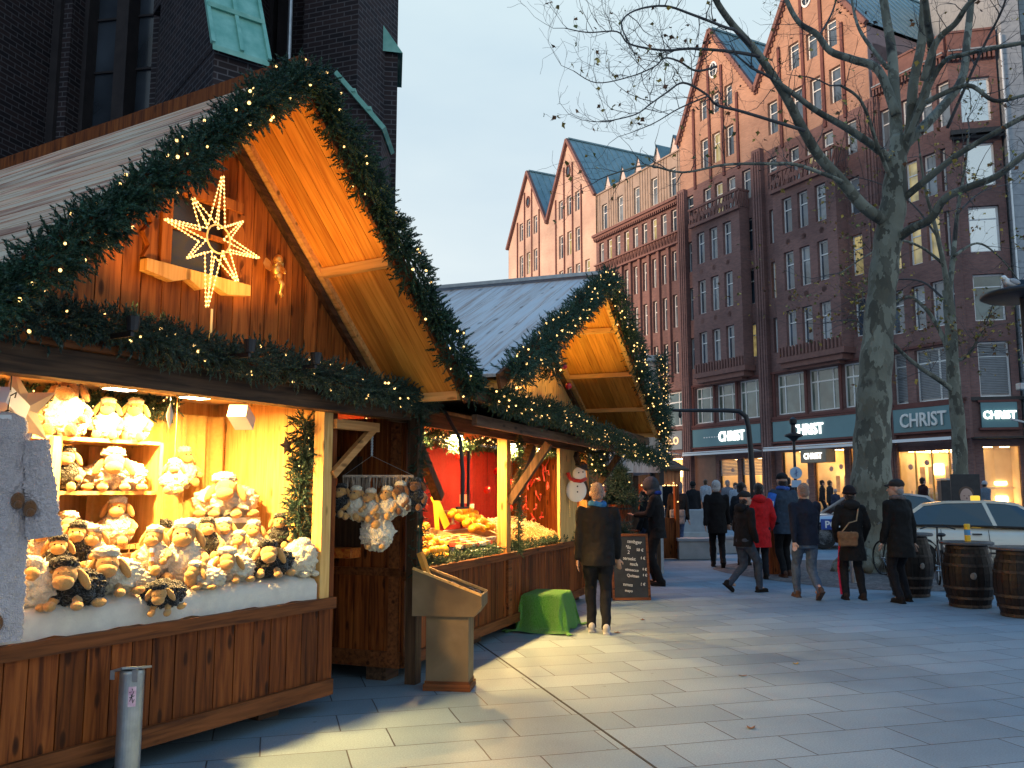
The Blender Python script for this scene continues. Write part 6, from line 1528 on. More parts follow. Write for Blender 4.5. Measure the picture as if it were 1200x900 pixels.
# ================================================================ green-draped box
p = onground(643, 738); gbx = empty('draped_table', (p.x, p.y+.15, 0), R(72), 'low table draped in bright green artificial grass cloth', 'table')
GRS = woolmat('green_turf_cloth', (.07,.32,.015), (.14,.52,.04), 130, 1)
b = MB(); nn = 34
def drape(x, y):
    dx = max(0, abs(x)-.30); dy = max(0, abs(y)-.24); d = math.hypot(dx, dy); z = .44-d*1.0
    sx = (x if abs(x) < .30 else math.copysign(.30+dx*.18+.02*math.sin(y*18), x)); sy = (y if abs(y) < .24 else math.copysign(.24+dy*.2+.02*math.sin(x*16), y))
    return (sx, sy, max(.012+.01*math.sin(x*20)*math.sin(y*15), z)) if z > .01 else (sx+math.copysign(min(.14, -z),x)*(1 if dx>0 else .2), sy+math.copysign(min(.1,-z),y)*(1 if dy>0 else .2), .015+.01*math.sin(x*30+y*12))
xs = [-.86+i*1.62/nn for i in range(nn+1)]; ys = [-.68+j*1.34/nn for j in range(nn+1)]
b.add([drape(x,y) for y in ys for x in xs], [(j*(nn+1)+i,j*(nn+1)+i+1,(j+1)*(nn+1)+i+1,(j+1)*(nn+1)+i) for j in range(nn) for i in range(nn)]); b.build('green_cloth', GRS, gbx, smooth=True)
b = MB(); b.box(-.27,.27,-.21,.21,.34,.40)
for x in (-.26,.26):
    for y in (-.2,.2): b.box(x-.02,x+.0,y-.02,y+.0,0,.34)
b.build('table_frame', M['bin_wood'], gbx)
# ================================================================ chalkboard
p = onground(738, 702); cbz = empty('chalkboard', (p.x, p.y, gz(0,p.y)), R(4), 'A-frame chalkboard menu with white handwriting beside the walking man', 'chalkboard')
H_ = 1.02; W2_ = .30
def leaf(tl, yb):
    Mx = T(0,yb,0) @ Rx(tl); b = MB(); b.box(-W2_,-W2_+.035,-.015,.015,0,H_,Mx); b.box(W2_-.035,W2_,-.015,.015,0,H_,Mx); b.box(-W2_+.035,W2_-.035,-.015,.015,0,.04,Mx); b.box(-W2_+.035,W2_-.035,-.015,.015,H_-.04,H_,Mx); return b, Mx
b, Mx = leaf(R(-9), -.16); b2, M2 = leaf(R(9), .16); b.merge(b2); b.build('wooden_frame', M['red_wood_x'], cbz)
b = MB(); b.box(-W2_+.03,W2_-.03,-.006,.006,.03,H_-.03,Mx); b.box(-W2_+.03,W2_-.03,-.006,.006,.03,H_-.03,M2); b.build('slate_panel', mnoisy('slate', (.012,.014,.016), (.03,.032,.035), .7, 6, .05), cbz)
for (txt, x, z, s) in (('Weitzenbger',.0,.88,.075),('Pils',-.03,.79,.075),('2',-.02,.71,.075),('3,50 €',.14,.75,.06),('Winzersekt',-.08,.62,.07),('4 €',.2,.62,.06),('Punsch',.02,.53,.07),('Glühweinsecco',-.06,.45,.06),('4 €',.22,.45,.055),('Saft in Quitten',-.05,.36,.06),('4 €',.22,.36,.055),('Pommes',-.1,.22,.07),('2 €',.18,.22,.06),('w/ mayo',-.08,.13,.055)):
    me = text_mesh(txt, s, .0006, None, .0006); me.materials.clear(); me.materials.append(M['letter'])
    me.transform(Matrix.Shear('XY', 4, (.0, .0)) @ Matrix.Identity(4)); o = link_mesh('chalk_writing', me, cbz); o.matrix_local = Mx @ T(x, -.0085, z) @ Rx(R(90)) @ Matrix(((1,.25,0,0),(0,1,0,0),(0,0,1,0),(0,0,0,1)))
# ================================================================ third stall, booth, fir tubs, posts
def gp_(u, v, Y): q = at(u, v, Y); return q
pA = at(742, 500, 17.2); s3 = empty('market_stall', (pA.x-.1, 17.2, gz(0,17.2)), R(62), 'tall whitewashed board stall end wall with grey metal roof edge, behind the second stall', 'market stall')
za = at(742, 417, 17.2).z-gz(0,17.2)
b = MB(); planks(b, -.05, .62, 2.0, za-.12, 0, .04, .16, .004, 3); q = MB(); q.merge(b, Rz(R(-62))); q.build('end_wall', M['white_planks'], s3)
q = MB(); qq = MB(); qq.box(-.1,.70,-.08,.1,za-.12,za-.0); q.merge(qq, Rz(R(-62))); q.build('roof_edge', M['grey_metal'], s3)
q = MB(); qq = MB(); qq.box(-.05,.6,.05,3,2.0,za-.2); q.merge(qq, Rz(R(-62))); q.build('side_wall', M['white_planks'], s3)
q = MB(); qq = MB(); qq.box(-.0,.08,.0,.08,0.1,2.0); qq.box(.52,.6,.0,.08,.1,2.0); qq.box(0,.6,2.9,3,0.1,2.0); q.merge(qq, Rz(R(-62))); q.build_each('stall_post', M['old_post'], s3)
g5 = empty('fir_garland', at(777, 480, 17.0), 0, 'vertical fir garland with fairy lights on the edge of the whitewashed stall', 'garland')
z0_, z1_ = at(777,548,17.0).z, at(777,415,17.0).z
garland(g5, [[(0,0,z0_-g5.location.z),(0.02,0,0),(0,0,z1_-g5.location.z)]], .085, 420, 51, bulbs=30, bulb_r=.012, tmpl=tp2)
p = at(773, 640, 17.6); o = empty('steel_post', (p.x+.0, 17.6, gz(0,17.6)), 0, 'grey steel post with a junction box under the vertical garland', 'post'); b = MB(); b.box(-.07,.07,-.05,.05,0,3.1); b.build('post_shaft', M['grey_metal'], o); b = MB(); b.cbox(-.16,.10,-.12,.06,1.75,2.1,.01); b.build('junction_box', M['dark_metal'], o)
# small far booth with pitched roof and warm light
bo = empty('wooden_booth', (2.75, 21.5, gz(0,21.5)), R(15), 'small brown wooden booth with red and warm lights, seen past the walking man', 'booth')
b = MB(); planks(b, -1.6, 1.1, 1.75, 2.15, -.9, -.86, .2, .006, 9); b.build('roof_fascia', wood('booth_fascia', (.35,.15,.07), (.45,.2,.09), (.2,.08,.04)), bo)
b = MB(); b.bar((-.25,-1.0,2.45),(-1.75,-1.0,2.1),.1,.06); b.add([(-1.8,-1.0,2.15),(1.3,-1.0,2.05),(1.3,1.2,2.7),(-1.8,1.2,2.8),(-1.8,-1.0,2.2),(1.3,-1.0,2.1),(1.3,1.2,2.75),(-1.8,1.2,2.85)], [(0,3,2,1),(4,5,6,7),(0,1,5,4),(1,2,6,5),(2,3,7,6),(3,0,4,7)]); b.build('roof', M['old_beam'], bo)
b = MB()
for x in (-1.5,-.2,1.0): b.box(x-.05,x+.05,-.9,-.8,0,1.75)
b.box(-1.55,1.05,1.0,1.05,0,2.4); b.build_each('booth_frame', M['red_wood'], bo)
b = MB(); planks(b, -1.5, 1.0, .0, .95, -.85, -.8, .15, .006, 10); b.build('booth_counter', M['red_wood'], bo)
b = MB(); 
rr = random.Random(4)
for i in range(70): b.ell((rr.uniform(-1.5,1.0), -.95, 1.0+rr.random()*.8 if rr.random()<.3 else 1.72), .018, n=5, m=3)
b.build('light_chain', BULB, bo)
lamp_area('booth_lamp', (2.6, 21.4, 2.3), .4, 110, (1,.45,.2))
# fir trees in wooden tub + more fir tufts with lights
def firbush(loc, h, w_, label, seed, bulbs=40):
    o = empty('fir_tree', loc, 0, label, 'fir tree'); r = random.Random(seed); paths = []
    for k in range(26):
        t = k/26; z = .1*h+t*h*.88; L = w_*(1-t)*r.uniform(.7,1.1)+.05; a = k*2.4
        paths.append([(0,0,z+.05),(math.cos(a)*L, math.sin(a)*L, z-.06*h*.2)])
    garland(o, paths, .05, 260, seed, name='crown', bulbs=5, bulb_r=.013, tmpl=tp2); b = MB(); b.tube([(0,0,0),(0,0,h)], [.03,.008], 6); b.build('trunk', M['old_post'], o); return o
def tub(loc, label, s=1.0):
    o = empty('wooden_tub', loc, 0, label, 'planter'); b = MB()
    for k in range(16):
        a = k*math.pi/8; b.box(-.045*s,.045*s,.19*s,.215*s,0,.42*s, Rz(a))
    b.build('stave', M['red_wood'], o); b = MB()
    for z in (.08,.33): b.lathe([(.218*s,z*s),(.225*s,z*s),(.225*s,(z+.03)*s),(.218*s,(z+.03)*s)], n=20)
    b.build('hoop', M['barrel_hoop'], o); b = MB(); b.lathe([(.0001,.38*s),(.19*s,.38*s)], n=16); b.build('soil', M['old_beam'], o); return o
p = onground(735, 690); q0 = (1.98, 15.15, gz(0,15.15))
tub((2.02, 16.4, q0[2]+1.0), 'round wooden tub with a small fir tree on the stand behind the chalkboard', 1.0)
o = empty('wooden_stand', (2.02, 16.4, q0[2]), .2, 'brown plank stand behind the chalkboard', 'stand'); b = MB(); planks(b, -.28,.28,0,.93,-.22,-.2,.11,.004,4); planks(b,-.28,.28,0,.93,.2,.22,.11,.004,5); b.box(-.3,.3,-.24,.24,.93,.95); b.box(-.28,-.26,-.2,.2,0,.93); b.box(.26,.28,-.2,.2,0,.93); b.build('plank_body', M['red_wood'], o)
firbush((2.02,16.4,q0[2]+1.37), .8, .36, 'dark fir in the round tub behind the chalkboard, dotted with lights', 61)
firbush((1.35,16.2,q0[2]), 2.2, .45, 'taller dark fir tree right of the walking man head', 62)
firbush((1.86,14.6,q0[2]+.0), 1.12, .26, 'low fir tuft with bright bulbs just above the chalkboard top', 63)
o = empty('hanging_fir', (1.25, 13.7, 2.3), 0, 'fir branches and lights hanging at the right end of the second stall', 'garland'); garland(o, [[(-.7,0,.1),(0,.1,.0),(.8,.4,.05)],[(.1,0,0),(.12,0,-.35)]], .10, 300, 66, bulbs=20, bulb_r=.012, tmpl=tp2)
lamp_area('booth_glow', (1.7, 15.6, 2.35), .3, 28, (1,.42,.2))
# ================================================================ bollards
p = onground(148, 921); bol = empty('steel_bollard', (p.x, p.y, 0), R(-12), 'galvanised steel bollard with angled cap and a small pink sticker in front', 'bollard')
pt_ = at(150, 775, p.y); hB = pt_.z
b = MB(); b.lathe([(.068,0),(.068,hB-.06),(.062,hB-.045),(.0001,hB-.04)], n=28); b.build('post_shaft', M['grey_metal'], bol, smooth=False)
b = MB(); b.add([(-.085,-.075,hB-.04),(.0,-.095,hB-.015),(.085,-.06,hB-.015),(.085,.06,hB-.03),(-.085,.06,hB-.05),(-.085,-.075,hB-.052),(.0,-.095,hB-.027),(.085,-.06,hB-.027),(.085,.06,hB-.042),(-.085,.06,hB-.062)], [(0,1,2,3,4),(9,8,7,6,5),(0,5,6,1),(1,6,7,2),(2,7,8,3),(3,8,9,4),(4,9,5,0)]); b.box(.05,.085,-.072,-.066,hB-.1,hB-.03); b.box(-.085,-.06,-.082,-.074,hB-.09,hB-.04); b.build('cap_plate', M['grey_metal'], bol)
b = MB()
for i in range(5): 
    a0 = R(-68+i*7); a1_ = R(-68+(i+1)*7); rr_ = .0695
    b.quad((math.cos(a0)*rr_,math.sin(a0)*rr_,hB-.24),(math.cos(a1_)*rr_,math.sin(a1_)*rr_,hB-.24),(math.cos(a1_)*rr_,math.sin(a1_)*rr_,hB-.13),(math.cos(a0)*rr_,math.sin(a0)*rr_,hB-.13))
b.build('sticker', mnoisy('pink_sticker', (.55,.28,.42), (.75,.6,.7), .5, 20, 0), bol)
b = MB(); aa = R(-52)
def sp(u_, z): a = aa+u_; return Vector((math.cos(a)*.0705, math.sin(a)*.0705, hB-.19+z))
for pts in ([(-.2,.03),(.15,.035),(-.15,-.02)],[(-.2,.0),(.2,.01)],[(-.05,.02),(.1,-.03),(.2,-.01)],[(.0,.05),(.05,.04)]): b.tube([sp(a_,z_) for a_, z_ in pts], .0022, 5)
b.build('sticker_scribble', M['black'], bol)
# ================================================================ people
DG = lambda: bpy.context.evaluated_depsgraph_get()
def remesh(mb, vox, name, mat, parent, cut=None, fold=0.0, seed=0, smooth_it=3, fs=9.0):
    me = bpy.data.meshes.new('tmp'); me.from_pydata(mb.v, [], mb.f); ob = bpy.data.objects.new('tmp', me); col.objects.link(ob)
    r_ = ob.modifiers.new('r', 'REMESH'); r_.mode = 'VOXEL'; r_.voxel_size = vox; s_ = ob.modifiers.new('s', 'SMOOTH'); s_.iterations = smooth_it; s_.factor = .5
    m2 = bpy.data.meshes.new_from_object(ob.evaluated_get(DG())); bpy.data.objects.remove(ob); bpy.data.meshes.remove(me)
    b = bmesh.new(); b.from_mesh(m2)
    if cut:
        for co, no in cut: bmesh.ops.bisect_plane(b, geom=b.verts[:]+b.edges[:]+b.faces[:], plane_co=co, plane_no=no, clear_outer=True)
    b.normal_update()
    if fold:
        o_ = Vector((seed*3.1, seed*1.7, seed))
        for v in b.verts: v.co += v.normal*(mnoise.noise(Vector((v.co.x*fs, v.co.y*fs, v.co.z*fs*.75))+o_)*fold + mnoise.noise(Vector((v.co.x*fs*2.6, v.co.y*fs*2.6, v.co.z*fs*2.2))+o_)*fold*.45)
    b.to_mesh(m2); b.free(); m2.name = name; m2.materials.clear(); m2.materials.append(mat); m2.polygons.foreach_set('use_smooth', [True]*len(m2.polygons)); m2.polygons.foreach_set('material_index', [0]*len(m2.polygons)); m2.update()
    if parent is None: return m2
    return link_mesh(name, m2, parent)
def cap(mb, p, q, r1, r2, n=10):
    mb.tube([p, q], [r1, r2], n); mb.ell(p, r1, n=n, m=6); mb.ell(q, r2, n=n, m=6)
def loft(mb, rings, n=20):
    vs = []; k = len(rings)
    for (z, rx, ry, cx, cy) in rings:
        for j in range(n): t = 2*math.pi*j/n; vs.append((cx+rx*math.cos(t), cy+ry*math.sin(t), z))
    fs = [(i*n+j, i*n+(j+1)%n, (i+1)*n+(j+1)%n, (i+1)*n+j) for i in range(k-1) for j in range(n)]
    fs.append(tuple(range(n-1,-1,-1))); fs.append(tuple((k-1)*n+j for j in range(n))); mb.add(vs, fs)
def ik(a, b, l1, l2, bend):
    a = Vector(a); b = Vector(b); d = b-a; L = min(d.length, (l1+l2)*.999); d.normalize(); x = (l1*l1-l2*l2+L*L)/(2*L); h = math.sqrt(max(0, l1*l1-x*x))
    bd = Vector(bend); bd -= d*bd.dot(d); bd.normalize(); return a+d*x+bd*h, a+d*L
SKIN = mnoisy('skin', (.42,.24,.17), (.50,.30,.22), .55, 12, .05)
def fabric(name, c, rough=.85, k=1.25): f_ = .55 if max(c) < .06 else .85; return mnoisy(name, tuple(q*.8*f_ for q in c), tuple(min(.9,q*k*f_) for q in c), rough, 20, .25, bscale=160, spec=.25)
FB = {}
def fab(c):
    if c not in FB: FB[c] = fabric('cloth_%d' % len(FB), c)
    return FB[c]
HAIR = {k: woolmat(k+'_hair', tuple(q*1.4 for q in c), c, 70, .8) for k, c in dict(dark=(.018,.012,.010), grey=(.20,.19,.19), brown=(.06,.035,.02), silver=(.38,.37,.37), stubble=(.20,.13,.10)).items()}
def person(u, vf, vh, head, label, jacket=(.02,.02,.025), trousers=(.02,.02,.025), shoes=(.02,.015,.012), coat=.78, stride=.0, lead=1, arms='down', hair='dark', hat=None, scarf=None, hood=None, head_turn=0, lean=.03, slim=1.0, Y=None, detail=1, extra=None, grp=None, bend=0, flare=0, name='person', X=None, stripe=None, phat=None, ph=1.78):
    if Y is None: p = onground(u, vf)
    else: q = at(u, 578, Y); p = Vector((q.x, Y, gz(0, Y)))
    if X is not None: p.x = X
    H_ = at(u, vh, p.y).z - p.z; S = H_/ph
    sd = int(u*7+vf) % 97
    vb = .011 if detail else .03; vc = .014 if detail else .03
    hip = .93; L1, L2 = .45, .44
    # joints
    feet = {}
    for sg in (-1, 1):
        fwd = stride*.5 if sg == lead else -stride*.5
        az_ = .085 if (sg == lead or stride < .25) else .085+stride*.16
        hz = hip - stride*stride*.10
        a = Vector((sg*.09, lean*.2, hz)); t = Vector((sg*(.085+flare), fwd, az_)); k, t = ik(a, t, L1, L2, (0,1,.0)); feet[sg] = (a, k, t)
    hz = feet[1][0].z; dz = hz-hip; tilt = lean
    sh = lambda sg: Vector((sg*.172*slim, tilt*1.0, 1.435+dz))
    hands = {}
    for sg in (-1, 1):
        s = sh(sg)
        if arms == 'down': sw = (-stride*.42 if sg == lead else stride*.42); tgt = Vector((sg*.245, tilt+sw+.03, .83+dz+abs(sw)*.25)); bd = (sg*.2,-1,0)
        elif arms == 'pockets': tgt = Vector((sg*.20, tilt+.10, .92+dz)); bd = (sg*.9,-1,0)
        elif arms == 'front': tgt = Vector((sg*.05, tilt+.34, 1.16+dz)); bd = (sg*.5,-.4,-1)
        elif arms == 'bag': tgt = Vector((sg*.22, tilt+.12, .98+dz)) if sg > 0 else Vector((sg*.26, tilt, .85+dz)); bd = (sg*.5,-1,0)
        e, h_ = ik(s, tgt, .29, .27, bd); hands[sg] = (s, e, h_)
    # bare body, one continuous mesh: torso, limbs, neck, head with face, hands with fingers
    b = MB()
    loft(b, [(hz-.10,.13,.10,0,tilt*.1),(hz+.05,.14,.10,0,tilt*.2),(hz+.22,.12,.09,0,tilt*.5),(hz+.42,.14,.10,0,tilt*.9),(1.49+dz,.10,.07,0,tilt)])
    for sg in (-1,1):
        a, k, t = feet[sg]; cap(b, a, k, .075, .05); cap(b, k, t, .05, .035); s, e, h_ = hands[sg]; cap(b, s, e, .045, .036); cap(b, e, h_, .036, .024)
        cap(b, t, t+Vector((0,.12,-.045)), .035, .03)
    hc = Vector((0, tilt*1.3+.015+bend*.09, 1.655+dz-bend*.05)); Mh = Rz(head_turn) @ Rx(-bend*.5) @ Matrix.Scale(1.12, 4); hd = MB()
    cap(b, (0, tilt, 1.42+dz), (0, tilt*1.2+bend*.05, 1.57+dz), .056, .05)
    HS = 1.10
    hd.ell((0,-.012,.03), (.073,.092,.088), n=20, m=14); hd.ell((0,.03,-.035), (.055,.062,.075), n=18, m=12); hd.ell((0,.052,-.08), (.03,.032,.026), n=12, m=8)
    hd.tube([(0,.075,.02),(0,.105,-.028)], [.010,.018], 8); hd.ell((0,.084,-.062), (.026,.014,.012), n=10, m=6)
    for sg in (-1,1): hd.ell((sg*.077,-.01,-.005), (.012,.022,.033), n=10, m=7); hd.ell((sg*.03,.076,.034), (.02,.012,.007), n=8, m=6)
    b.merge(hd, T(*hc) @ Mh)
    def hand(mb, w, d, sg):
        d = d.normalized(); side = Vector((0,0,1)).cross(d)
        side = side.normalized() if side.length > .2 else Vector((0,1,0)); up = d.cross(side)
        c = w + d*.05; Mx = Matrix(((side.x,up.x,d.x,c.x),(side.y,up.y,d.y,c.y),(side.z,up.z,d.z,c.z),(0,0,0,1)))
        h2 = MB(); h2.ell((0,0,0), (.036,.017,.05), n=12, m=8)
        for i in range(4):
            x = -.028+i*.0187; l = (.062,.072,.067,.05)[i]; h2.tube([(x,0,.035),(x*1.08,.008,.035+l*.55),(x*1.05,.028,.035+l)], [.0098,.009,.0075], 6); h2.ell((x*1.05,.028,.035+l), .0078, n=6, m=4)
        h2.tube([(-.03*sg,0,-.01),(-.055*sg,.012,.02),(-.05*sg,.026,.05)], [.012,.0105,.008], 6); mb.merge(h2, Mx)
    for sg in (-1,1):
        s, e, h_ = hands[sg]
        if arms != 'pockets': hand(b, h_, (h_-e) + (Vector((-sg*.1,.0,0)) if arms == 'front' else Vector()), sg)
    o = remesh(b, .0085 if detail else .03, name, SKIN, None, smooth_it=2)
    root = bpy.data.objects.new(name, o); col.objects.link(root); root.location = p; root.rotation_euler = (0,0,-R(head)); root.scale = (S,)*3
    tag(root, label, 'person', grp)
    # eyes
    e_ = MB()
    for sg in (-1,1): e_.ell(T(*hc) @ Mh @ Vector((sg*.029,.082,.018)), .0095, n=8, m=6)
    e_.build_each('eye', M['black'], root)
    # trousers
    t_ = MB(); loft(t_, [(hz-.14,.15,.115,0,0),(hz-.02,.165,.125,0,tilt*.1),(hz+.10,.15,.11,0,tilt*.2)])
    for sg in (-1,1): a, k, t = feet[sg]; cap(t_, a, k, .098*slim, .072); cap(t_, k, t+Vector((0,0,-.03)), .072, .058)
    remesh(t_, vc, 'trousers', fab(trousers), root, cut=[((0,0,.055),(0,0,-1))], fold=.016, seed=sd, fs=8)
    if stripe:
        q = MB(); a, k, t = feet[-1]; off = Vector((-.088,.0,0)); q.tube([a+off*1.1, k+off*.95, t+off*.8], [.02,.018,.016], 6); q.build('leg_stripe', fab(stripe), root)
    # jacket or coat
    j = MB(); hm = coat; R_ = slim
    loft(j, [(hm-.03,.185*R_+(.03 if hm<.7 else 0),.15+(.03 if hm<.7 else 0),0,tilt*.2),(hz+.02,.18*R_,.14,0,tilt*.3),(hz+.20,.165*R_,.13,0,tilt*.55),(hz+.40,.20*R_,.145,0,tilt*.9),(1.42+dz,.178*R_,.115,0,tilt),(1.50+dz,.11,.085,0,tilt),(1.54+dz,.075,.07,0,tilt)])
    for sg in (-1,1):
        s, e, h_ = hands[sg]; j.ell(s+Vector((-sg*.03,0,-.01)), (.082,.08,.07), n=12, m=8); cap(j, s, e, .072, .060); cap(j, e, h_+(h_-e).normalized()*-.01, .060, .047)
    loft(j, [(1.46+dz,.10,.085,0,tilt),(1.55+dz,.085,.078,0,tilt+.005)])
    jm_ = fab(jacket); remesh(j, vc, 'coat' if coat < .72 else 'jacket', jm_, root, cut=[((0,0,hm),(0,0,-1))], fold=.017, seed=sd+3, fs=7)
    if hood:
        h2 = MB(); h2.ell((0,tilt-.10,1.50+dz), (.13,.075,.085), n=14, m=9); h2.ell((0,tilt-.05,1.53+dz), (.12,.08,.06), n=14, m=9); remesh(h2, vc, 'hood', fab(hood), root, fold=.014, seed=sd)
    for sg in (-1,1):
        a, k, t = feet[sg]; s_ = MB(); back = sg != lead and stride > .3
        Ms = T(*t) @ Rx(R(-38) if back else 0); q = MB(); q.ell((0,.055,-.045), (.05,.135,.04), n=14, m=9); q.ell((0,-.02,-.02), (.045,.06,.06), n=12, m=8); q.box(-.042,.042,-.075,.17,-.085,-.065)
        s_.merge(q, Ms); remesh(s_, .011 if detail else .025, 'shoe', fab(shoes), root, smooth_it=2, cut=None)
    if scarf:
        q = MB(); q.tube([Vector((math.cos(a)*.088, tilt+math.sin(a)*.085, 1.53+dz+.012*math.sin(a*2))) for a in [i*math.pi/8 for i in range(17)]], .034, 8); remesh(q, .012, 'scarf', fab(scarf), root, fold=.012, seed=2, fs=20)
    hh = MB(); top = 0
    if hat:
        kind, hcol = hat
        if kind == 'beanie': hh.ell((0,-.018,.062), (.090,.105,.088), n=20, m=12); hh.tube([Vector((math.cos(a)*.086,-.018+math.sin(a)*.10,.03)) for a in [i*math.pi/8 for i in range(17)]], .02, 6)
        elif kind == 'cap': hh.ell((0,-.015,.065), (.088,.102,.07), n=18, m=12); hh.ell((0,.10,.045), (.07,.05,.012), n=14, m=7)
        elif kind == 'hood': hh.ell((0,-.03,.03), (.115,.13,.13), n=20, m=12); hh.ell((0,-.03,-.08), (.11,.11,.09), n=18, m=10)
        elif kind == 'bighat': hh.ell((0,-.02,.08), (.105,.12,.09), n=18, m=12); hh.tube([Vector((math.cos(a)*.10,-.018+math.sin(a)*.115,.04)) for a in [i*math.pi/8 for i in range(17)]], .035, 6)
        q = MB(); q.merge(hh, T(*hc) @ Mh); remesh(q, .012, 'hat' if kind != 'hood' else 'raised_hood', fab(hcol), root, fold=.006, seed=sd)
        if kind in ('beanie','cap','bighat') and hair != 'none':
            q = MB(); q.ell((0,-.045,-.03), (.078,.06,.06), n=16, m=10); z = MB(); z.merge(q, T(*hc) @ Mh); remesh(z, .012, 'hair', HAIR[hair], root, fold=.006)
    elif hair != 'none':
        if hair == 'stubble': hh.ell((0,-.018,.035), (.0755,.093,.088), n=20, m=14); hh.ell((0,-.05,-.03), (.066,.055,.05), n=16, m=10)
        else: hh.ell((0,-.022,.04), (.084,.100,.094), n=20, m=14); hh.ell((0,-.05,-.03), (.078,.062,.065), n=16, m=10)
        if head_turn is not None: pass
        q = MB(); q.merge(hh, T(*hc) @ Mh); remesh(q, .011, 'hair', HAIR[hair], root, fold=.006 if hair != 'stubble' else 0, seed=sd, fs=30)
    return root, S, p
def shoulder_bag(pr, colr, label, x, y, z, w_, h_, d_, side=1, strapc=None, rot=0):
    root, S, p = pr
    o = empty('shoulder_bag', p, root.rotation_euler.z, label, 'bag'); o.scale = (S,)*3
    q = MB(); q.cbox(x-w_/2, x+w_/2, y-d_/2, y+d_/2, z-h_/2, z+h_/2, .03); q.cbox(x-w_/2-.005, x+w_/2+.005, y-d_/2-.012, y+d_/2+.012, z+h_*.02, z+h_/2+.012, .025); remesh(q, .012, 'bag_body', fab(colr), o, fold=.008)
    q = MB(); q.tube([(x-w_*.3,y,z+h_/2),(x*.8,y-.02,z+h_/2+.15),(side*-.02,y*.95,1.25),(side*-.13,-.02,1.535),(side*-.10,.12,1.42),(x*.5,.2,1.15),(x+w_*.3,y+.1,z+h_/2)], .011, 6); q.build('strap', fab(strapc or colr), o)
    return o
NAVY = (.012,.016,.032); BLK = (.010,.010,.012)
person(702,742,566,4,'bald man in dark jacket and blue scarf walking away beside the draped table', jacket=(.014,.014,.017), trousers=(.012,.014,.022), shoes=(.45,.45,.46), coat=.80, stride=.16, lead=-1, arms='down', hair='stubble', scarf=(.03,.16,.42), slim=1.14)
chm = person(772,686,560,285,'man in dark hooded jacket and heavy boots eating at the chalkboard', jacket=(.016,.015,.017), trousers=(.018,.014,.013), coat=.78, arms='front', hair='none', hat=('hood',(.05,.055,.065)), scarf=(.02,.05,.28), slim=1.05, bend=.7, stride=.1, flare=.02)
person(757,660,575,300,'dark dressed person standing behind the chalkboard man', jacket=BLK, trousers=(.02,.03,.06), arms='pockets', Y=17.6, hair='dark')
pr = person(796,650,565,2,'woman in dark coat, purple scarf and blue jeans with a grey bag', jacket=(.025,.022,.022), trousers=(.05,.10,.22), coat=.80, stride=.22, hair='silver', scarf=(.20,.13,.26), hat=('hood',(.16,.15,.17)), arms='down')
shoulder_bag(pr, (.20,.22,.25), 'grey messenger bag on the woman with the purple scarf', -.05, -.20, .92, .36, .34, .10, 1, (.25,.25,.25))
person(842,665,563,8,'silver-haired man in long black coat walking away', jacket=(.011,.010,.011), trousers=BLK, coat=.70, stride=.34, lead=-1, hair='silver', slim=1.08)
person(872,694,575,70,'man in black puffy jacket and dark cap striding to the right', jacket=(.010,.010,.012), trousers=(.045,.06,.085), coat=.80, stride=.52, lead=1, arms='pockets', hair='dark', hat=('cap',(.03,.03,.035)), hood=(.012,.012,.014), slim=1.1, lean=.06)
person(893,679,567,10,'woman in bright red hooded coat', jacket=(.52,.012,.016), trousers=(.015,.02,.03), coat=.60, stride=.12, arms='pockets', hair='dark', hood=(.55,.014,.018), slim=.98)
person(869,672,566,35,'dark-haired man half hidden between the black coat and black puffy jacket', jacket=(.02,.025,.035), trousers=BLK, Y=19.3, arms='pockets', head_turn=-.6)
pr = person(922,676,555,352,'man in blue, white and grey jacket with dark flat cap', jacket=(.035,.055,.085), trousers=BLK, shoes=(.09,.04,.025), coat=.74, stride=.2, lead=1, hat=('cap',(.03,.028,.03)), hair='dark', scarf=(.05,.12,.40), slim=1.12)
q = MB(); q.tube([(-.20,.0,1.43),(-.27,-.02,1.2),(-.285,.02,1.0)], [.075,.068,.058], 10); q.build('blue_sleeve', fab((.04,.14,.48)), pr[0], smooth=True)
q = MB(); q.tube([(-.24,-.085,1.30),(-.27,-.082,1.05)], .016, 6); q.tube([(-.32,0,1.02),(-.22,-.075,1.0)],.018,6); q.build('white_piping', fab((.6,.6,.62)), pr[0], smooth=True)
person(948,702,565,356,'balding man in navy jacket and faded blue jeans', jacket=(.014,.020,.042), trousers=(.07,.105,.16), shoes=(.10,.06,.045), coat=.82, stride=.46, lead=-1, hair='stubble', slim=1.1)
pr = person(1002,703,571,5,'woman in black hooded coat and dark beanie with a red trouser stripe', jacket=(.013,.012,.013), trousers=(.018,.018,.022), shoes=(.05,.03,.025), coat=.62, stride=.0, hat=('beanie',(.025,.015,.018)), hood=(.02,.018,.018), flare=.05, arms='pockets', stripe=(.55,.02,.06), hair='dark')
shoulder_bag(pr, (.19,.10,.05), 'brown leather shoulder bag on the woman in the black coat', -.13, -.22, .96, .30, .22, .09, -1, (.32,.22,.13))
person(1060,706,563,340,'man in long black coat with checked scarf and grey cap by the barrels', jacket=(.009,.009,.010), trousers=(.012,.013,.02), shoes=(.015,.013,.012), coat=.66, stride=.14, arms='down', hat=('cap',(.05,.045,.045)), scarf=(.14,.12,.12), hair='grey', slim=1.06, flare=.05, head_turn=.7)
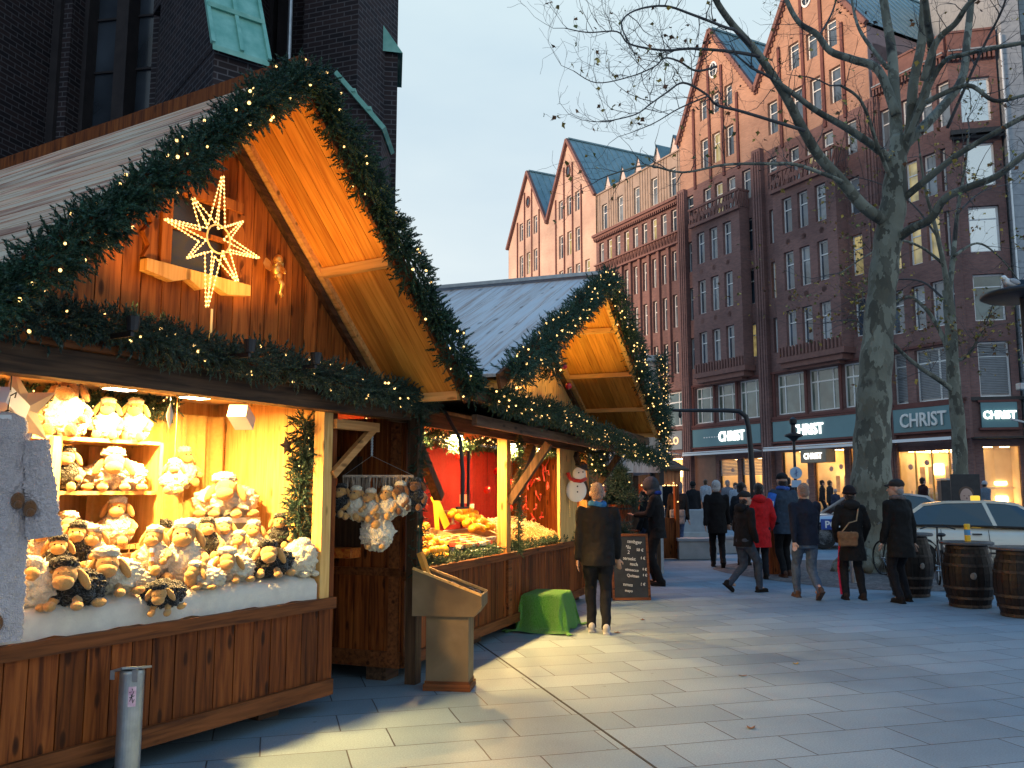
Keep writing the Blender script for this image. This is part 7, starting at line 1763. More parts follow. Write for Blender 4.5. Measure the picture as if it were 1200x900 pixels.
# small figures further off
def far(u, vh, Y, head, label, j, t=(.02,.02,.03), **k): return person(u, 0, vh, head, label, jacket=j, trousers=t, Y=Y, detail=0, **k)
far(827,562,41,20,'distant person in pale blue coat by the bronze door',(.38,.42,.48), stride=.3, hair='brown')
far(853,563,36,200,'distant person in grey checked jacket behind the silver-haired man',(.20,.21,.25), hair='grey')
far(862,566,34,190,'distant person in light jacket nearest the red coat',(.35,.40,.47), hair='brown')
far(812,565,30,15,'distant dark figure left of the silver-haired man',(.02,.02,.025), hat=('beanie',(.02,.02,.02)))
far(786,556,30,200,'person in dark hooded coat in front of the bright shop window',(.015,.014,.016), hat=('hood',(.015,.014,.016)))
far(963,563,43,100,'dark figure left of the lit shop entrance',(.03,.025,.03))
far(972,563,41,80,'figure in dark jacket at the lit shop entrance',(.05,.045,.05), hair='brown', stride=.3)
far(979,574,40,200,'child in pale cap at the shop entrance',(.04,.05,.09), hat=('beanie',(.5,.45,.4)), ph=1.76)
far(900+24,560,30,10,'distant man in dark jacket right of the flat cap man',(.03,.03,.04))
far(999,567,38,340,'distant person with white bag left of the plane tree',(.25,.28,.33))
pr = far(1036,562,36,15,'person in light grey coat with a red backpack behind the tree',(.36,.36,.37), coat=.62, hat=('beanie',(.5,.35,.33)))
o = empty('red_backpack', pr[2], -R(15), 'red backpack on the person in the light grey coat', 'backpack'); o.scale = (pr[1],)*3; q = MB(); q.cbox(-.15,.15,-.30,-.13,1.02,1.42,.04); q.cbox(-.10,.10,-.34,-.29,1.06,1.24,.02); q.build('pack_body', fab((.35,.02,.035)), o); q = MB(); q.tube([(-.1,-.13,1.4),(-.1,.1,1.45),(-.1,.15,1.2),(-.1,-.1,1.05)],.014,5); q.tube([(.1,-.13,1.4),(.1,.1,1.45),(.1,.15,1.2),(.1,-.1,1.05)],.014,5); q.build('pack_straps', fab((.3,.02,.03)), o)
far(1081,560,35,80,'person in dark maroon coat in front of the lit jewellery window',(.05,.018,.022), coat=.62, hair='dark')
far(1137,560,37,30,'dark figure just right of the second tree',(.03,.035,.05), hat=('beanie',(.05,.05,.06)))
far(1154,564,36,60,'person in blue-grey jacket and pale cap walking by the corner shop',(.14,.18,.23), stride=.35, hat=('beanie',(.35,.38,.42)))
far(716,562,19.5,250,'dark figure inside the fir branches at the far booth',(.03,.02,.02), hair='dark')
far(735,566,21.0,200,'figure at the counter of the small booth',(.05,.03,.03), hair='brown')
# ================================================================ trees
def bark():
    m, t, b, o = nt('plane_tree_bark')
    n = N(t, 'ShaderNodeTexVoronoi'); n.inputs['Scale'].default_value = 3.2
    n0 = N(t, 'ShaderNodeTexNoise'); n0.inputs['Scale'].default_value = 5; n0.inputs['Detail'].default_value = 5
    cc = coords(t, scale=(1.6,1.6,.8)); mx = t.nodes.new('ShaderNodeVectorMath'); mx.operation = 'MULTIPLY_ADD'; mx.inputs[1].default_value = (.7,.7,.7); t.links.new(cc, n0.inputs['Vector']); t.links.new(n0.outputs['Color'], mx.inputs[0]); t.links.new(cc, mx.inputs[2]); t.links.new(mx.outputs[0], n.inputs['Vector'])
    c = ramp(t, n.outputs['Color'], [(.2, (.085,.08,.062)), (.45, (.16,.155,.12)), (.7, (.26,.26,.21)), (.9, (.12,.11,.08))])
    n2 = N(t, 'ShaderNodeTexNoise'); n2.inputs['Scale'].default_value = .9; n2.inputs['Detail'].default_value = 6; t.links.new(coords(t), n2.inputs['Vector'])
    c = mixc(t, 1.0, c, ramp(t, n2.outputs[0], [(.3,(.62,.62,.6)),(.7,(1.15,1.15,1.12))]), 'MULTIPLY')
    c = mixc(t, ramp(t, n2.outputs[0], [(.60,(0,0,0)),(.66,(1,1,1))]), c, (.035,.03,.025))
    setc(t, b, c); b.inputs['Roughness'].default_value = .85; bump(t, n.outputs['Distance'], b, .5, .03); return m
M['bark'] = bark(); M['twig'] = mnoisy('dark_twig', (.05,.045,.045), (.10,.09,.085), .8, 6)
def leafmat(name, a, b_): 
    m = mnoisy(name, a, b_, .6, 3, 0, isl=.5); return m
M['leaf_y'] = leafmat('yellow_autumn_leaf', (.30,.20,.03), (.42,.30,.06)); M['leaf_b'] = leafmat('brown_autumn_leaf', (.14,.055,.025), (.24,.11,.04)); M['leaf_g'] = leafmat('olive_leaf', (.12,.14,.035), (.2,.2,.05))
def spline(pts, n=6):
    """Catmull-Rom through (Vector, r)"""
    out = []
    P = [pts[0]] + pts + [pts[-1]]
    for i in range(1, len(P)-2):
        for k in range(n):
            t = k/n; p0, p1, p2, p3 = P[i-1][0], P[i][0], P[i+1][0], P[i+2][0]
            q = .5*((2*p1)+(p2-p0)*t+(2*p0-5*p1+4*p2-p3)*t*t+(3*p1-p0-3*p2+p3)*t**3); out.append((q, P[i][1]*(1-t)+P[i+1][1]*t))
    out.append(pts[-1]); return out
def grow(mb, p, d, L, r, rnd, depth, ends, droop=.0, up=.1):
    n = 5 if depth > 1 else 4; pts = [p]; rad = [r]; cur = d.normalized()
    for i in range(n):
        cur = (cur + Vector((rnd.gauss(0,.26), rnd.gauss(0,.26), rnd.gauss(up,.24)))).normalized(); pts.append(pts[-1]+cur*(L/n)); rad.append(max(.0025, r*(1-(i+1)/n*.75)))
        if depth > 0 and rnd.random() < .62:
            side = cur.cross(Vector((rnd.gauss(0,1), rnd.gauss(0,1), rnd.gauss(0,1)))).normalized()
            grow(mb, pts[-1], cur*.7+side*.9, L*rnd.uniform(.4,.65), rad[-1]*.65, rnd, depth-1, ends, droop, up)
    mb.tube(pts, rad, 4 if r < .015 else 5, cap=False); ends.append((pts[-1], cur)); ends.append((pts[-2], cur))
def leaf(mb, p, s, rnd):
    a = Vector((rnd.gauss(0,1), rnd.gauss(0,1), rnd.gauss(-.6,.6))).normalized(); b = a.cross(Vector((rnd.gauss(0,1),rnd.gauss(0,1),rnd.gauss(0,1)))).normalized(); n = a.cross(b)*.15*s
    mb.add([p, p+a*s*.4+b*s*.42+n, p+a*s*.62+b*s*.2, p+a*s*1.05+n, p+a*s*.62-b*s*.2, p+a*s*.4-b*s*.42+n], [(0,1,2,3),(0,3,4,5)])
Y0 = 19.2
def LP(u, v, Y, r): return (at(u, v, Y), r)
def tree(name, label, base, trunk, limbs, rnd, twig_len, leafn, leafs, gx_=None, twigr=.012, seeds=3):
    root = empty(name, base, 0, label, 'tree'); inv = lambda q: q - Vector(base)
    tb = MB(); sp = spline([(inv(p), r) for p, r in trunk], 7); tb.tube([p for p, r in sp], [r*(1+.05*math.sin(i*1.3)) for i, (p, r) in enumerate(sp)], 18); 
    root_tr = tb.build('trunk', M['bark'], root, smooth=True)
    lb = MB(); tw = MB(); ends = []
    for limb in limbs:
        sp = spline([(inv(p), r) for p, r in limb], 5); lb_ = MB() ; lb_.tube([p for p, r in sp], [r for p, r in sp], 10 if sp[0][1] > .06 else 6); lb_.build('limb', M['bark'] if sp[0][1] > .045 else M['twig'], root, smooth=True)
        k = len(sp)
        for i in range(int(k*.25), k):
            p, r = sp[i]
            for _ in range((1 if rnd.random() < .55 else 0) if r < .05 else (1 if rnd.random() < .3 else 0)):
                d = (sp[min(i+1,k-1)][0]-sp[i-1][0]).normalized(); side = d.cross(Vector((rnd.gauss(0,1),rnd.gauss(0,1),rnd.gauss(0,1)))).normalized()
                grow(tw, p, d*.6+side, twig_len*rnd.uniform(.45,1.1), min(twigr, r*.6), rnd, 2, ends)
        grow(tw, sp[-1][0], (sp[-1][0]-sp[-2][0]), twig_len*1.1, max(.006, sp[-1][1]*.8), rnd, 2, ends)
    tw.build('twigs', M['twig'], root)
    lf = MB()
    for _ in range(leafn):
        p, c = rnd.choice(ends); 
        if leafs and not leafs(p + Vector(base)): continue
        lf.mi = rnd.choice([0,0,1,1,2]); leaf(lf, p, rnd.uniform(.07,.14), rnd)
    lf.build('leaves', [M['leaf_y'], M['leaf_b'], M['leaf_g']], root)
    return root
b0 = onground(1015, 668); Y0 = b0.y; gz0 = gz(0, Y0)
def D(pts, y0, y1, r0, r1):
    k = len(pts); return [LP(u, v, Y0+y0+(y1-y0)*i/(k-1), .84*(r0+(r1-r0)*(i/(k-1))**.8)) for i, (u, v) in enumerate(pts)]
trunk = [LP(1014,672,Y0,.62), LP(1016,655,Y0,.50), LP(1018,620,Y0,.43), LP(1021,560,Y0,.40), LP(1023,490,Y0,.36), LP(1027,420,Y0,.33), LP(1033,345,Y0,.30), LP(1040,285,Y0,.29), LP(1047,238,Y0,.27), LP(1050,195,Y0,.22), LP(1053,160,Y0,.15)]
limbs = [
 D([(1042,262),(1013,243),(987,213),(960,183),(940,150),(923,117),(900,80),(880,53),(857,27),(838,-2),(826,-40)], 0,-3.0,.17,.06),
 D([(1048,190),(1015,165),(987,147),(957,130),(930,110),(905,92)], 0,-2.0,.12,.05),
 D([(1050,135),(1030,83),(1000,70),(973,60),(957,40),(937,27),(923,3),(912,-30)], 0,1.8,.13,.06),
 D([(1051,170),(1048,110),(1045,60),(1038,17),(1030,-40)], 0,.8,.17,.10),
 D([(1056,180),(1067,150),(1070,100),(1080,50),(1083,0),(1085,-50)], 0,-1.0,.16,.09),
 D([(1056,175),(1083,113),(1092,67),(1088,33),(1083,-8)], 0,-2.4,.14,.07),
 D([(1055,175),(1100,130),(1127,93),(1133,50),(1138,0),(1140,-40)], 0,1.4,.14,.08),
 D([(1082,95),(1097,50),(1120,27),(1135,5),(1160,-15)], -1.8,-3.2,.09,.05),
 D([(1052,238),(1090,207),(1120,183),(1153,163),(1200,137),(1240,120)], 0,-2.5,.10,.05),
 D([(1044,285),(1068,268),(1090,257),(1107,233),(1133,220),(1167,207),(1200,182),(1250,150)], 0,-3.2,.13,.06),
 D([(1085,120),(1133,100),(1165,118),(1200,112),(1240,105)], -1.2,-2.5,.07,.03),
 D([(1062,165),(1100,80),(1133,63),(1200,50),(1250,40)], -.4,-2.8,.08,.04),
 D([(987,213),(973,207),(933,193),(900,192),(850,193),(800,202),(757,194),(715,205)], -.9,-3.2,.055,.015),
 D([(943,153),(910,143),(867,130),(840,123),(827,110),(801,97),(782,108),(762,122),(745,134),(713,142)], -1.4,-3.6,.045,.012),
 D([(880,53),(862,36),(850,32),(811,17),(779,7),(745,12),(728,27),(738,51)], -2.2,-4.2,.045,.012),
 D([(890,66),(868,62),(843,59),(809,57),(782,59),(755,56),(735,50),(723,37),(689,38),(662,33)], -2.0,-3.6,.045,.010),
 D([(840,78),(816,83),(796,72),(779,68),(767,78),(738,90),(699,97),(672,83)], -2.4,-3.2,.03,.009),
 D([(831,112),(796,127),(767,144),(738,156)], -2.6,-3.2,.022,.008),
 D([(1040,80),(1010,40),(1000,10),(995,-25)], .2,2.5,.06,.03),
 D([(960,42),(975,15),(985,-20)], 1.0,1.4,.035,.02),
 D([(1110,150),(1150,60),(1175,10),(1185,-30)], -1,-2.5,.04,.02),
 D([(1050,225),(1030,175),(1010,120),(985,100)], .1,-1.5,.07,.03),
]
rt = random.Random(21)
def left_or_low(q): 
    return True if rt.random() < .55 else q.z < 9.5
tree('plane_tree', 'big bare plane tree with pale mottled trunk and a few brown leaves', (b0.x, b0.y, gz0), trunk, limbs, rt, 1.15, 620, left_or_low, twigr=.011, seeds=1)
rt_ = MB()
for a, L, r in ((200,.9,.13),(250,.7,.12),(300,.8,.12),(345,.75,.12),(40,.7,.1),(120,.7,.1)):
    d = Vector((math.cos(R(a)), math.sin(R(a)), 0)); rt_.tube([Vector((0,0,.45))+d*.25, Vector((0,0,.22))+d*.5, Vector((0,0,.06))+d*.75, d*L+Vector((0,0,-.03))], [.2,r*1.2,r*.9,.03], 9)
rt_.build('root_flare', M['bark'], [o for o in col.objects if o.name.startswith('plane_tree')][0], smooth=True)
Yb = 26.0; b2 = at(1128, 610, Yb)
def D2(pts, y0, y1, r0, r1):
    k = len(pts); return [(at(u, v, Yb+y0+(y1-y0)*i/(k-1)), r0+(r1-r0)*(i/(k-1))**.8) for i, (u, v) in enumerate(pts)]
tr2 = [(at(1128,617,Yb),.26),(at(1126,560,Yb),.215),(at(1123,500,Yb),.20),(at(1117,440,Yb),.185),(at(1114,380,Yb),.17),(at(1110,340,Yb),.14)]
lm2 = [D2([(1112,352),(1106,310),(1095,262),(1085,225),(1078,180)],0,-1,.10,.03), D2([(1112,345),(1117,300),(1122,250),(1130,200),(1135,160)],0,1,.10,.03),
 D2([(1118,458),(1100,445),(1080,432),(1062,418),(1048,404)],0,-1,.09,.05), D2([(1113,415),(1100,385),(1085,362),(1066,348),(1050,355)],0,1,.08,.04), D2([(1118,425),(1132,418),(1140,408),(1145,398)],0,-.5,.06,.03),
 D2([(1106,310),(1080,290),(1050,282),(1015,300),(985,320)],0,-1.5,.05,.015), D2([(1118,300),(1145,285),(1170,300),(1195,330)],0,1.5,.05,.015), D2([(1110,355),(1080,330),(1040,330),(1000,350)],.2,1.8,.045,.012), D2([(1100,280),(1070,240),(1030,215),(990,205)],0,1.2,.04,.012), D2([(1122,250),(1150,225),(1185,215)],.4,2,.04,.012), D2([(1048,404),(1020,390),(1000,375),(960,380)],-1,-2,.04,.01)]
tree('young_plane_tree', 'slender second plane tree with sparse yellow leaves right of the big one', (b2.x, Yb, gz(0,Yb)), tr2, lm2, random.Random(5), 1.9, 2400, None, twigr=.010, seeds=1)
# fallen leaves on the paving
for i, (u, v) in enumerate(((934,779),(1012,667),(1020,672),(870,792),(985,700),(720,742),(880,855),(755,727))):
    p = onground(u, v); o = empty('fallen_leaf', (p.x, p.y, gz(0,p.y)+.006), i, 'dry fallen leaf on the grey paving', 'leaf', 'fallen leaves on the paving'); q = MB(); s_ = .05+.012*(i % 3)
    q.add([(0,0,0),(s_*.9,s_*.4,.008),(s_*.5,s_*.45,.0),(s_*.6,s_*1.1,.012),(0,s_*.7,0),(-s_*.6,s_*1.0,.01),(-s_*.5,s_*.4,0),(-s_*.9,s_*.3,.008)],[(0,1,2),(0,2,3),(0,3,4),(0,4,5),(0,5,6),(0,6,7)]); q.build('leaf_blade', M['leaf_y'] if i < 3 else M['leaf_b'], o)

# ================================================================ vehicles
GLS = plain('car_glass', (.010,.014,.016), .04, 0, 1.0, .3); TYRE = plain('tyre_rubber', (.012,.012,.012), .8); RIM = plain('alloy_rim', (.45,.46,.48), .3, .9)
def car(name, loc, heading, label, cat, paint, stripe=None, text=None, sign=False, L=4.65):
    """x forward, y left; lofted body, glasshouse with pillars, wheels, lamps"""
    root = empty(name, loc, R(90)-R(heading), label, cat)
    W2 = .89; st = [(-2.30,.50,.62,.78),(-2.22,.34,.80,.92),(-1.9,.24,.86,.98),(-1.2,.20,.89,.99),(-.3,.20,.89,.97),(.6,.20,.89,.95),(1.2,.20,.88,.93),(1.75,.21,.85,.86),(2.1,.26,.78,.76),(2.28,.36,.66,.62),(2.33,.44,.55,.54)]
    q = MB(); n = 18; vs = []
    for x, zb, hw, zt in st:
        for j in range(n):
            a = 2*math.pi*j/n; c, s = math.cos(a), math.sin(a); e = .32
            y = hw*math.copysign(abs(c)**e, c); z = (zb+zt)/2 + (zt-zb)/2*math.copysign(abs(s)**(.45 if s > 0 else .3), s); 
            if s > 0: y *= 1-.05*abs(s)
            vs.append((x, y, z))
    fs = [(i*n+j, (i+1)*n+j, (i+1)*n+(j+1)%n, i*n+(j+1)%n) for i in range(len(st)-1) for j in range(n)]; fs.append(tuple(range(n))); fs.append(tuple((len(st)-1)*n+j for j in range(n-1,-1,-1)))
    q.add(vs, fs); bd = q.build('body', paint, root, smooth=True)
    # glasshouse
    base = [(-1.95,.72,.95),(-1.2,.80,.97),(0,.81,.96),(.75,.78,.94),(1.15,.70,.92)]; roof = [(-1.35,.56,1.40),(-.9,.60,1.46),(-.2,.61,1.475),(.2,.60,1.45),(.42,.56,1.41)]
    q = MB(); vs = []; 
    for (x,y,z) in base: vs += [(x,y,z),(x,-y,z)]
    for (x,y,z) in roof: vs += [(x,y,z),(x,-y,z)]
    k = len(base); fs = []
    for i in range(k-1): fs += [(2*i,2*i+2,2*(k+i)+2,2*(k+i)),(2*i+3,2*i+1,2*(k+i)+1,2*(k+i)+3)]
    fs += [(1,0,2*k,2*k+1),(2*(k-1),2*(k-1)+1,2*(2*k-1)+1,2*(2*k-1))]
    q.add(vs, fs); q.build('windows', GLS, root)
    q = MB(); vs = []; 
    for (x,y,z) in roof:
        for t in (-1,-.6,0,.6,1): vs.append((x, y*t*1.03, z+.03*(1-abs(t)**2)+.004))
    q.add(vs, [(i*5+j,(i+1)*5+j,(i+1)*5+j+1,i*5+j+1) for i in range(4) for j in range(4)])
    for sg in (-1,1):
        P = [(roof[0],base[0],.07),(roof[2],base[2],.07),(roof[4],base[4],.055)]
        for (a, b_, w_) in P: q.bar((a[0],sg*a[1],a[2]+.005),(b_[0],sg*b_[1],b_[2]),w_,.03, up=(0,sg,0))
        for i in range(4): q.bar((roof[i][0],sg*roof[i][1],roof[i][2]),(roof[i+1][0],sg*roof[i+1][1],roof[i+1][2]),.05,.05)
    q.build('roof', paint, root, smooth=False)
    for x in (-1.42, 1.42):
        for sg in (-1,1):
            w = MB(); w.lathe([(.20,-.10),(.31,-.10),(.325,-.06),(.325,.06),(.31,.10),(.20,.10)], n=28, M=Rx(R(90))); wo_ = w.build('wheel', TYRE, root, loc=(x, sg*.80, .325)); r_ = MB(); r_.lathe([(.0001,.085*sg if False else .09),(.05,.095),(.06,.07),(.19,.085),(.205,.1),(.205,-.1)], n=20, M=Rx(R(90*sg) if sg < 0 else R(90)))
            for a in range(5): r_.bar((0,-sg*-.09,0),(.19*math.cos(a*1.257),sg*.09,.19*math.sin(a*1.257)),.04,.02,up=(0,1,0))
            r_.build('rim', RIM, wo_)
            ar = MB(); ar.tube([(x+.37*math.cos(R(t)), sg*.865, .33+.37*math.sin(R(t))) for t in range(0,181,15)], .03, 6); ar.build('wheel_arch', M['black'], root)
    for sg in (-1,1):
        q = MB(); q.ell((.78,sg*.98,.99),(.07,.10,.065),n=12,m=8); q.bar((.78,sg*.82,.95),(.78,sg*.95,.97),.05,.03); q.build('door_mirror', paint, root, smooth=True)
        q = MB(); q.ell((2.08,sg*.60,.66),(.17,.16,.075),n=14,m=8); q.build('headlight', plain('lamp_glass', (.6,.62,.65), .08, .3), root, smooth=True)
        q = MB(); q.ell((-2.2,sg*.62,.78),(.08,.14,.08),n=12,m=8); q.build('tail_light', plain('tail_red', (.35,.01,.01), .15), root, smooth=True)
        q = MB()
        for x in (-.35,.62): q.box(x-.09,x+.09,sg*.888-.012,sg*.888+.012,.80,.825)
        q.build('door_handle', M['black'], root)
        q = MB()
        for x in (-1.0,-.12,.88): q.tube([(x,sg*.893,.36),(x,sg*.897,.6),(x-.02,sg*.885,.90)], .006, 4)
        q.tube([(-1.0,sg*.893,.36),(.88,sg*.893,.36)], .005, 4); q.build('door_seam', M['black'], root)
        q = MB()
        for i in range(4): q.bar((base[i][0],sg*(base[i][1]+.01),base[i][2]+.012),(base[i+1][0],sg*(base[i+1][1]+.01),base[i+1][2]+.012),.03,.03)
        q.build('window_trim', M['black'], root)
        q = MB(); q.box(-1.05,1.05,sg*.895-.008,sg*.895+.008,.42,.45); q.build('trim_strip', M['black'], root)
    q = MB(); q.box(2.26,2.345,-.42,.42,.46,.60); q.build('grille', M['black'], root); q = MB(); q.box(2.3,2.35,-.26,.26,.34,.45); q.build('number_plate', M['white'], root); q = MB(); q.lathe([(.0001,.0),(.05,.0),(.05,.012)], n=16, M=T(2.345,0,.56)@Ry(R(90))); q.build('badge', RIM, root)
    for sg in (-1,1): q = MB(); q.bar((.85,sg*.3,.945),(.62,sg*.1+.3,1.08),.015,.015); q.build('wiper', M['black'], root)
    if stripe:
        for sg in (-1,1):
            q = MB(); q.box(-1.7,1.5,sg*.897-.006,sg*.897+.006,.52,.80); ob = q.build('blue_band', stripe, root)
            lettering('lettering', text, .26, M['white'], ob, (.95,sg*.906,.57), (R(90),0,0 if sg < 0 else R(180)), .002, .006)
    if sign:
        q = MB(); q.cbox(-.42,-.24,-.22,.22,1.485,1.60,.025); q.build('taxi_sign', emit('taxi_yellow', (1,.62,.06), .9, (.8,.5,.03)), root)
    return root
CREAMP = plain('taxi_cream_paint', (.66,.64,.55), .28, 0, None, 1.0); SILV = plain('police_silver_paint', (.50,.52,.55), .3, .3, None, 1.0); BLUE = plain('police_blue', (.015,.06,.30), .35, 0, None, .5)
tx = car('taxi', (9.9,18.0,gz(0,18)), 117, 'cream taxi with yellow roof sign parked behind the barrels', 'taxi', CREAMP, sign=True); tx.scale = (.96,)*3
pq = at(1020, 578, 24.5); car('police_car', (pq.x-.15,24.3,gz(0,24.3)), 277, 'silver and blue police car lettered POLIZEI facing left behind the woman', 'police car', SILV, BLUE, 'POLIZEI')
# ================================================================ barrels
def barrel(u, v, vt, label, rot=0):
    p = onground(u, v); p.y += .30; p.x += .30*(u-600)/1015; z0 = gz(0, p.y); H_ = at(u, vt, p.y).z - z0
    root = empty('barrel_table', (p.x, p.y, z0), rot, label, 'barrel', 'barrel tables at the right'); Hh = H_-.05
    n = 22
    q = MB()
    for k in range(n):
        a0 = 2*math.pi*k/n+.012; a1_ = 2*math.pi*(k+1)/n-.012; rows = 9; vs = []
        for i in range(rows+1):
            t = i/rows; r = .265+.085*math.sin(math.pi*t)
            for a in (a0, a1_): vs.append((r*math.cos(a), r*math.sin(a), Hh*t))
        q.add(vs, [(2*i,2*i+1,2*i+3,2*i+2) for i in range(rows)])
    q.build('staves', M['barrel_wood'], root); q = MB(); q.lathe([(.255+.085*math.sin(math.pi*i/10), Hh*i/10) for i in range(11)], n=24); q.build('barrel_core', M['black'], root)
    for t in (.03,.16,.32,.68,.84,.96):
        q = MB(); r = .27+.085*math.sin(math.pi*t); q.lathe([(r,Hh*t-.02),(r+.006,Hh*t-.018),(r+.006,Hh*t+.018),(r,Hh*t+.02)], n=26); q.build('hoop', M['barrel_hoop'], root)
    q = MB(); q.lathe([(.0001,Hh),(.36,Hh),(.37,Hh+.012),(.37,Hh+.035),(.355,Hh+.045),(.0001,Hh+.047)], n=36); q.build('table_top', mnoisy('dark_wet_top', (.05,.045,.045), (.08,.075,.075), .3, 5, .05), root)
    q = MB(); q.ell((-.10,-.34,Hh*.52),(.05,.02,.05),n=12,m=8,nz=.2); q.build('bung_mark', mnoisy('worn_mark', (.12,.1,.085), (.2,.17,.14), .6, 20), root); return root
barrel(1068, 701, 624, 'barrel table partly hidden behind the man in the long black coat', .4)
b_ = barrel(1137, 714, 634, 'dark oak barrel table with the yellow and blue can on top', 0)
barrel(1200, 726, 640, 'dark oak barrel table cut off by the right edge of the picture', .9)
p = b_.location; zt = at(1137, 634, p.y).z
o = empty('ashtray_can', (p.x, p.y-.05, zt), 0, 'small yellow and blue can standing on the middle barrel', 'can'); q = MB(); q.mi = 0; q.lathe([(.042,0),(.042,.09)], n=18); q.mi = 1; q.lathe([(.0425,.09),(.0425,.17)], n=18); q.mi = 0; q.lathe([(.043,.17),(.043,.24),(.036,.255)], n=18); q.build('can_body', [plain('can_yellow', (.75,.45,.02), .4), plain('can_blue', (.05,.25,.5), .4)], o)
# brown planter post between red coat and flat cap man
p = onground(909, 673); o = empty('wooden_post', (p.x, p.y+.1, gz(0,p.y)), .1, 'square orange-brown wooden post between the red coat and the blue jacket', 'post'); q = MB(); planks(q,-.12,.12,0,1.15,-.14,-.11,.12,.003,2); q.box(-.12,.12,-.11,.1,0,1.14); q.build('post_shaft', M['red_wood'], o)
# stone benches / low walls
for (u0, u1, v, h, dpt, lab) in ((795,838,655,.42,.5,'low pale concrete block wall behind the purple scarf woman'),(838,930,648,.36,.5,'long low concrete bench behind the walking people')):
    p = onground((u0+u1)/2, v); w_ = (u1-u0)/1015*p.y; o = empty('concrete_bench', (p.x, p.y, gz(0,p.y)), R(-4), lab, 'bench'); q = MB(); q.cbox(-w_/2,w_/2,-dpt/2,dpt/2,0,h,.02); q.build('bench_block', M['concrete'], o); q = MB(); q.cbox(-w_/2-.03,w_/2+.03,-dpt/2-.03,dpt/2+.03,h,h+.07,.015); q.build('bench_top', M['stone_grey'], o)
for (u, v, lab) in ((800,612,'grey stone block at the kerb, left one'),(812,616,'tall grey stone block next to the low steps')):
    p = onground(u, v+14); o = empty('stone_block', (p.x, p.y, gz(0,p.y)), .2, lab, 'stone block'); q = MB(); q.cbox(-.5,.5,-.4,.4,0,.9 if u > 805 else .45,.03); q.build('block', M['stone_grey'], o); q = MB(); q.cbox(-.7,.7,-.6,.6,0,.2,.02); q.build('block_foot', M['concrete'], o)
# grey bollards near the tree
for u, v in ((1001,683),(1046,675)):
    p = onground(u, v); o = empty('low_bollard', (p.x,p.y,gz(0,p.y)), 0, 'short grey cylindrical bollard at the tree pit', 'bollard', 'short bollards at the tree pit'); q = MB(); q.lathe([(.06,0),(.06,.62),(.05,.66),(.0001,.67)], n=16); q.build('post_shaft', M['grey_metal'], o); q = MB(); q.lathe([(.064,.5),(.064,.54)], n=16); q.build('ring', M['stone_grey'], o)
# ================================================================ bicycles
def bike(loc, rz, label, colr=(.03,.03,.035)):
    root = empty('bicycle', loc, rz, label, 'bicycle'); fr = plain('bike_paint_%d' % int(loc[0]*100), colr, .4)
    for x in (-.52,.52):
        q = MB(); q.tube([(x+.33*math.cos(a*math.pi/14),0,.34+.33*math.sin(a*math.pi/14)) for a in range(29)], .018, 6, cap=False); w = q.build('wheel', TYRE, root); s = MB()
        for a in range(14): s.tube([(x,0,.34),(x+.32*math.cos(a*math.pi/7),0,.34+.32*math.sin(a*math.pi/7))], .0025, 3)
        s.tube([(x,-.04,.34),(x,.04,.34)], .02, 8); s.build('spokes', RIM, w)
    q = MB(); B = lambda *p: q.tube([Vector((a,0,b)) for a, b in p], .016, 6)
    B((-.52,.34),(-.1,.30)); B((-.1,.30),(-.22,.85)); B((-.52,.34),(-.20,.78)); B((-.20,.78),(.36,.82)); B((-.1,.30),(.38,.72)); B((.34,.92),(.40,.68),(.46,.5),(.52,.34)); q.tube([(-.4,.0,.72),(-.7,0,.72)],.01,5); q.build('frame', fr, root)
    q = MB(); q.tube([(.33,0,.92),(.31,0,1.02)],.014,6); q.tube([(.22,-.28,1.0),(.32,-.15,1.04),(.33,0,1.03),(.32,.15,1.04),(.22,.28,1.0)],.012,6); q.build('handlebar', M['dark_metal'], root)
    q = MB(); q.ell((-.25,0,.92),(.14,.075,.035),n=12,m=7); q.tube([(-.22,0,.83),(-.24,0,.91)],.014,6); q.build('saddle', M['black'], root)
    q = MB(); q.tube([(-.1,-.09,.30),(-.1,.09,.30)],.014,6); q.lathe([(.09,-.005),(.09,.005)], (-.1,.03,.30), 16, M=Rx(R(90))); q.bar((-.1,.09,.30),(-.06,.11,.15),.02,.02); q.bar((-.1,-.09,.30),(-.14,-.11,.45),.02,.02); q.build('crank', RIM, root)
    q = MB(); q.tube([(-.52-.36*math.cos(a*.3-.2),0,.34+.36*math.sin(a*.3-.2)) for a in range(9)], .022, 5); q.build('mudguard', M['dark_metal'], root); return root
p = onground(1045, 678); bike((p.x+.2, p.y+.1, gz(0,p.y)), R(100), 'dark bicycle leaning at the plane tree behind the man in the black coat', (.02,.02,.02))
p = onground(1108, 690); bike((p.x, p.y+.1, gz(0,p.y)), R(70), 'dark bicycle between the first two barrels', (.025,.02,.02))
p = at(1178, 600, 27); bike((p.x, 27, gz(0,27)), R(8), 'black bicycle parked at the rail on the right, nearer one', (.015,.015,.015))
p = at(1196, 600, 28.6); bike((p.x, 28.6, gz(0,28.6)), R(-6), 'black bicycle parked behind the rail at the right edge', (.02,.02,.03))
p = at(1172, 600, 26.2); o = empty('bike_rail', (p.x, 26.2, gz(0,26.2)), R(4), 'low black steel rail in front of the parked bicycles', 'rail'); q = MB(); q.tube([(-.6,0,0),(-.6,0,.85),(2.4,0,.85),(2.4,0,0)], .035, 6); q.build('rail_bar', M['dark_metal'], o)
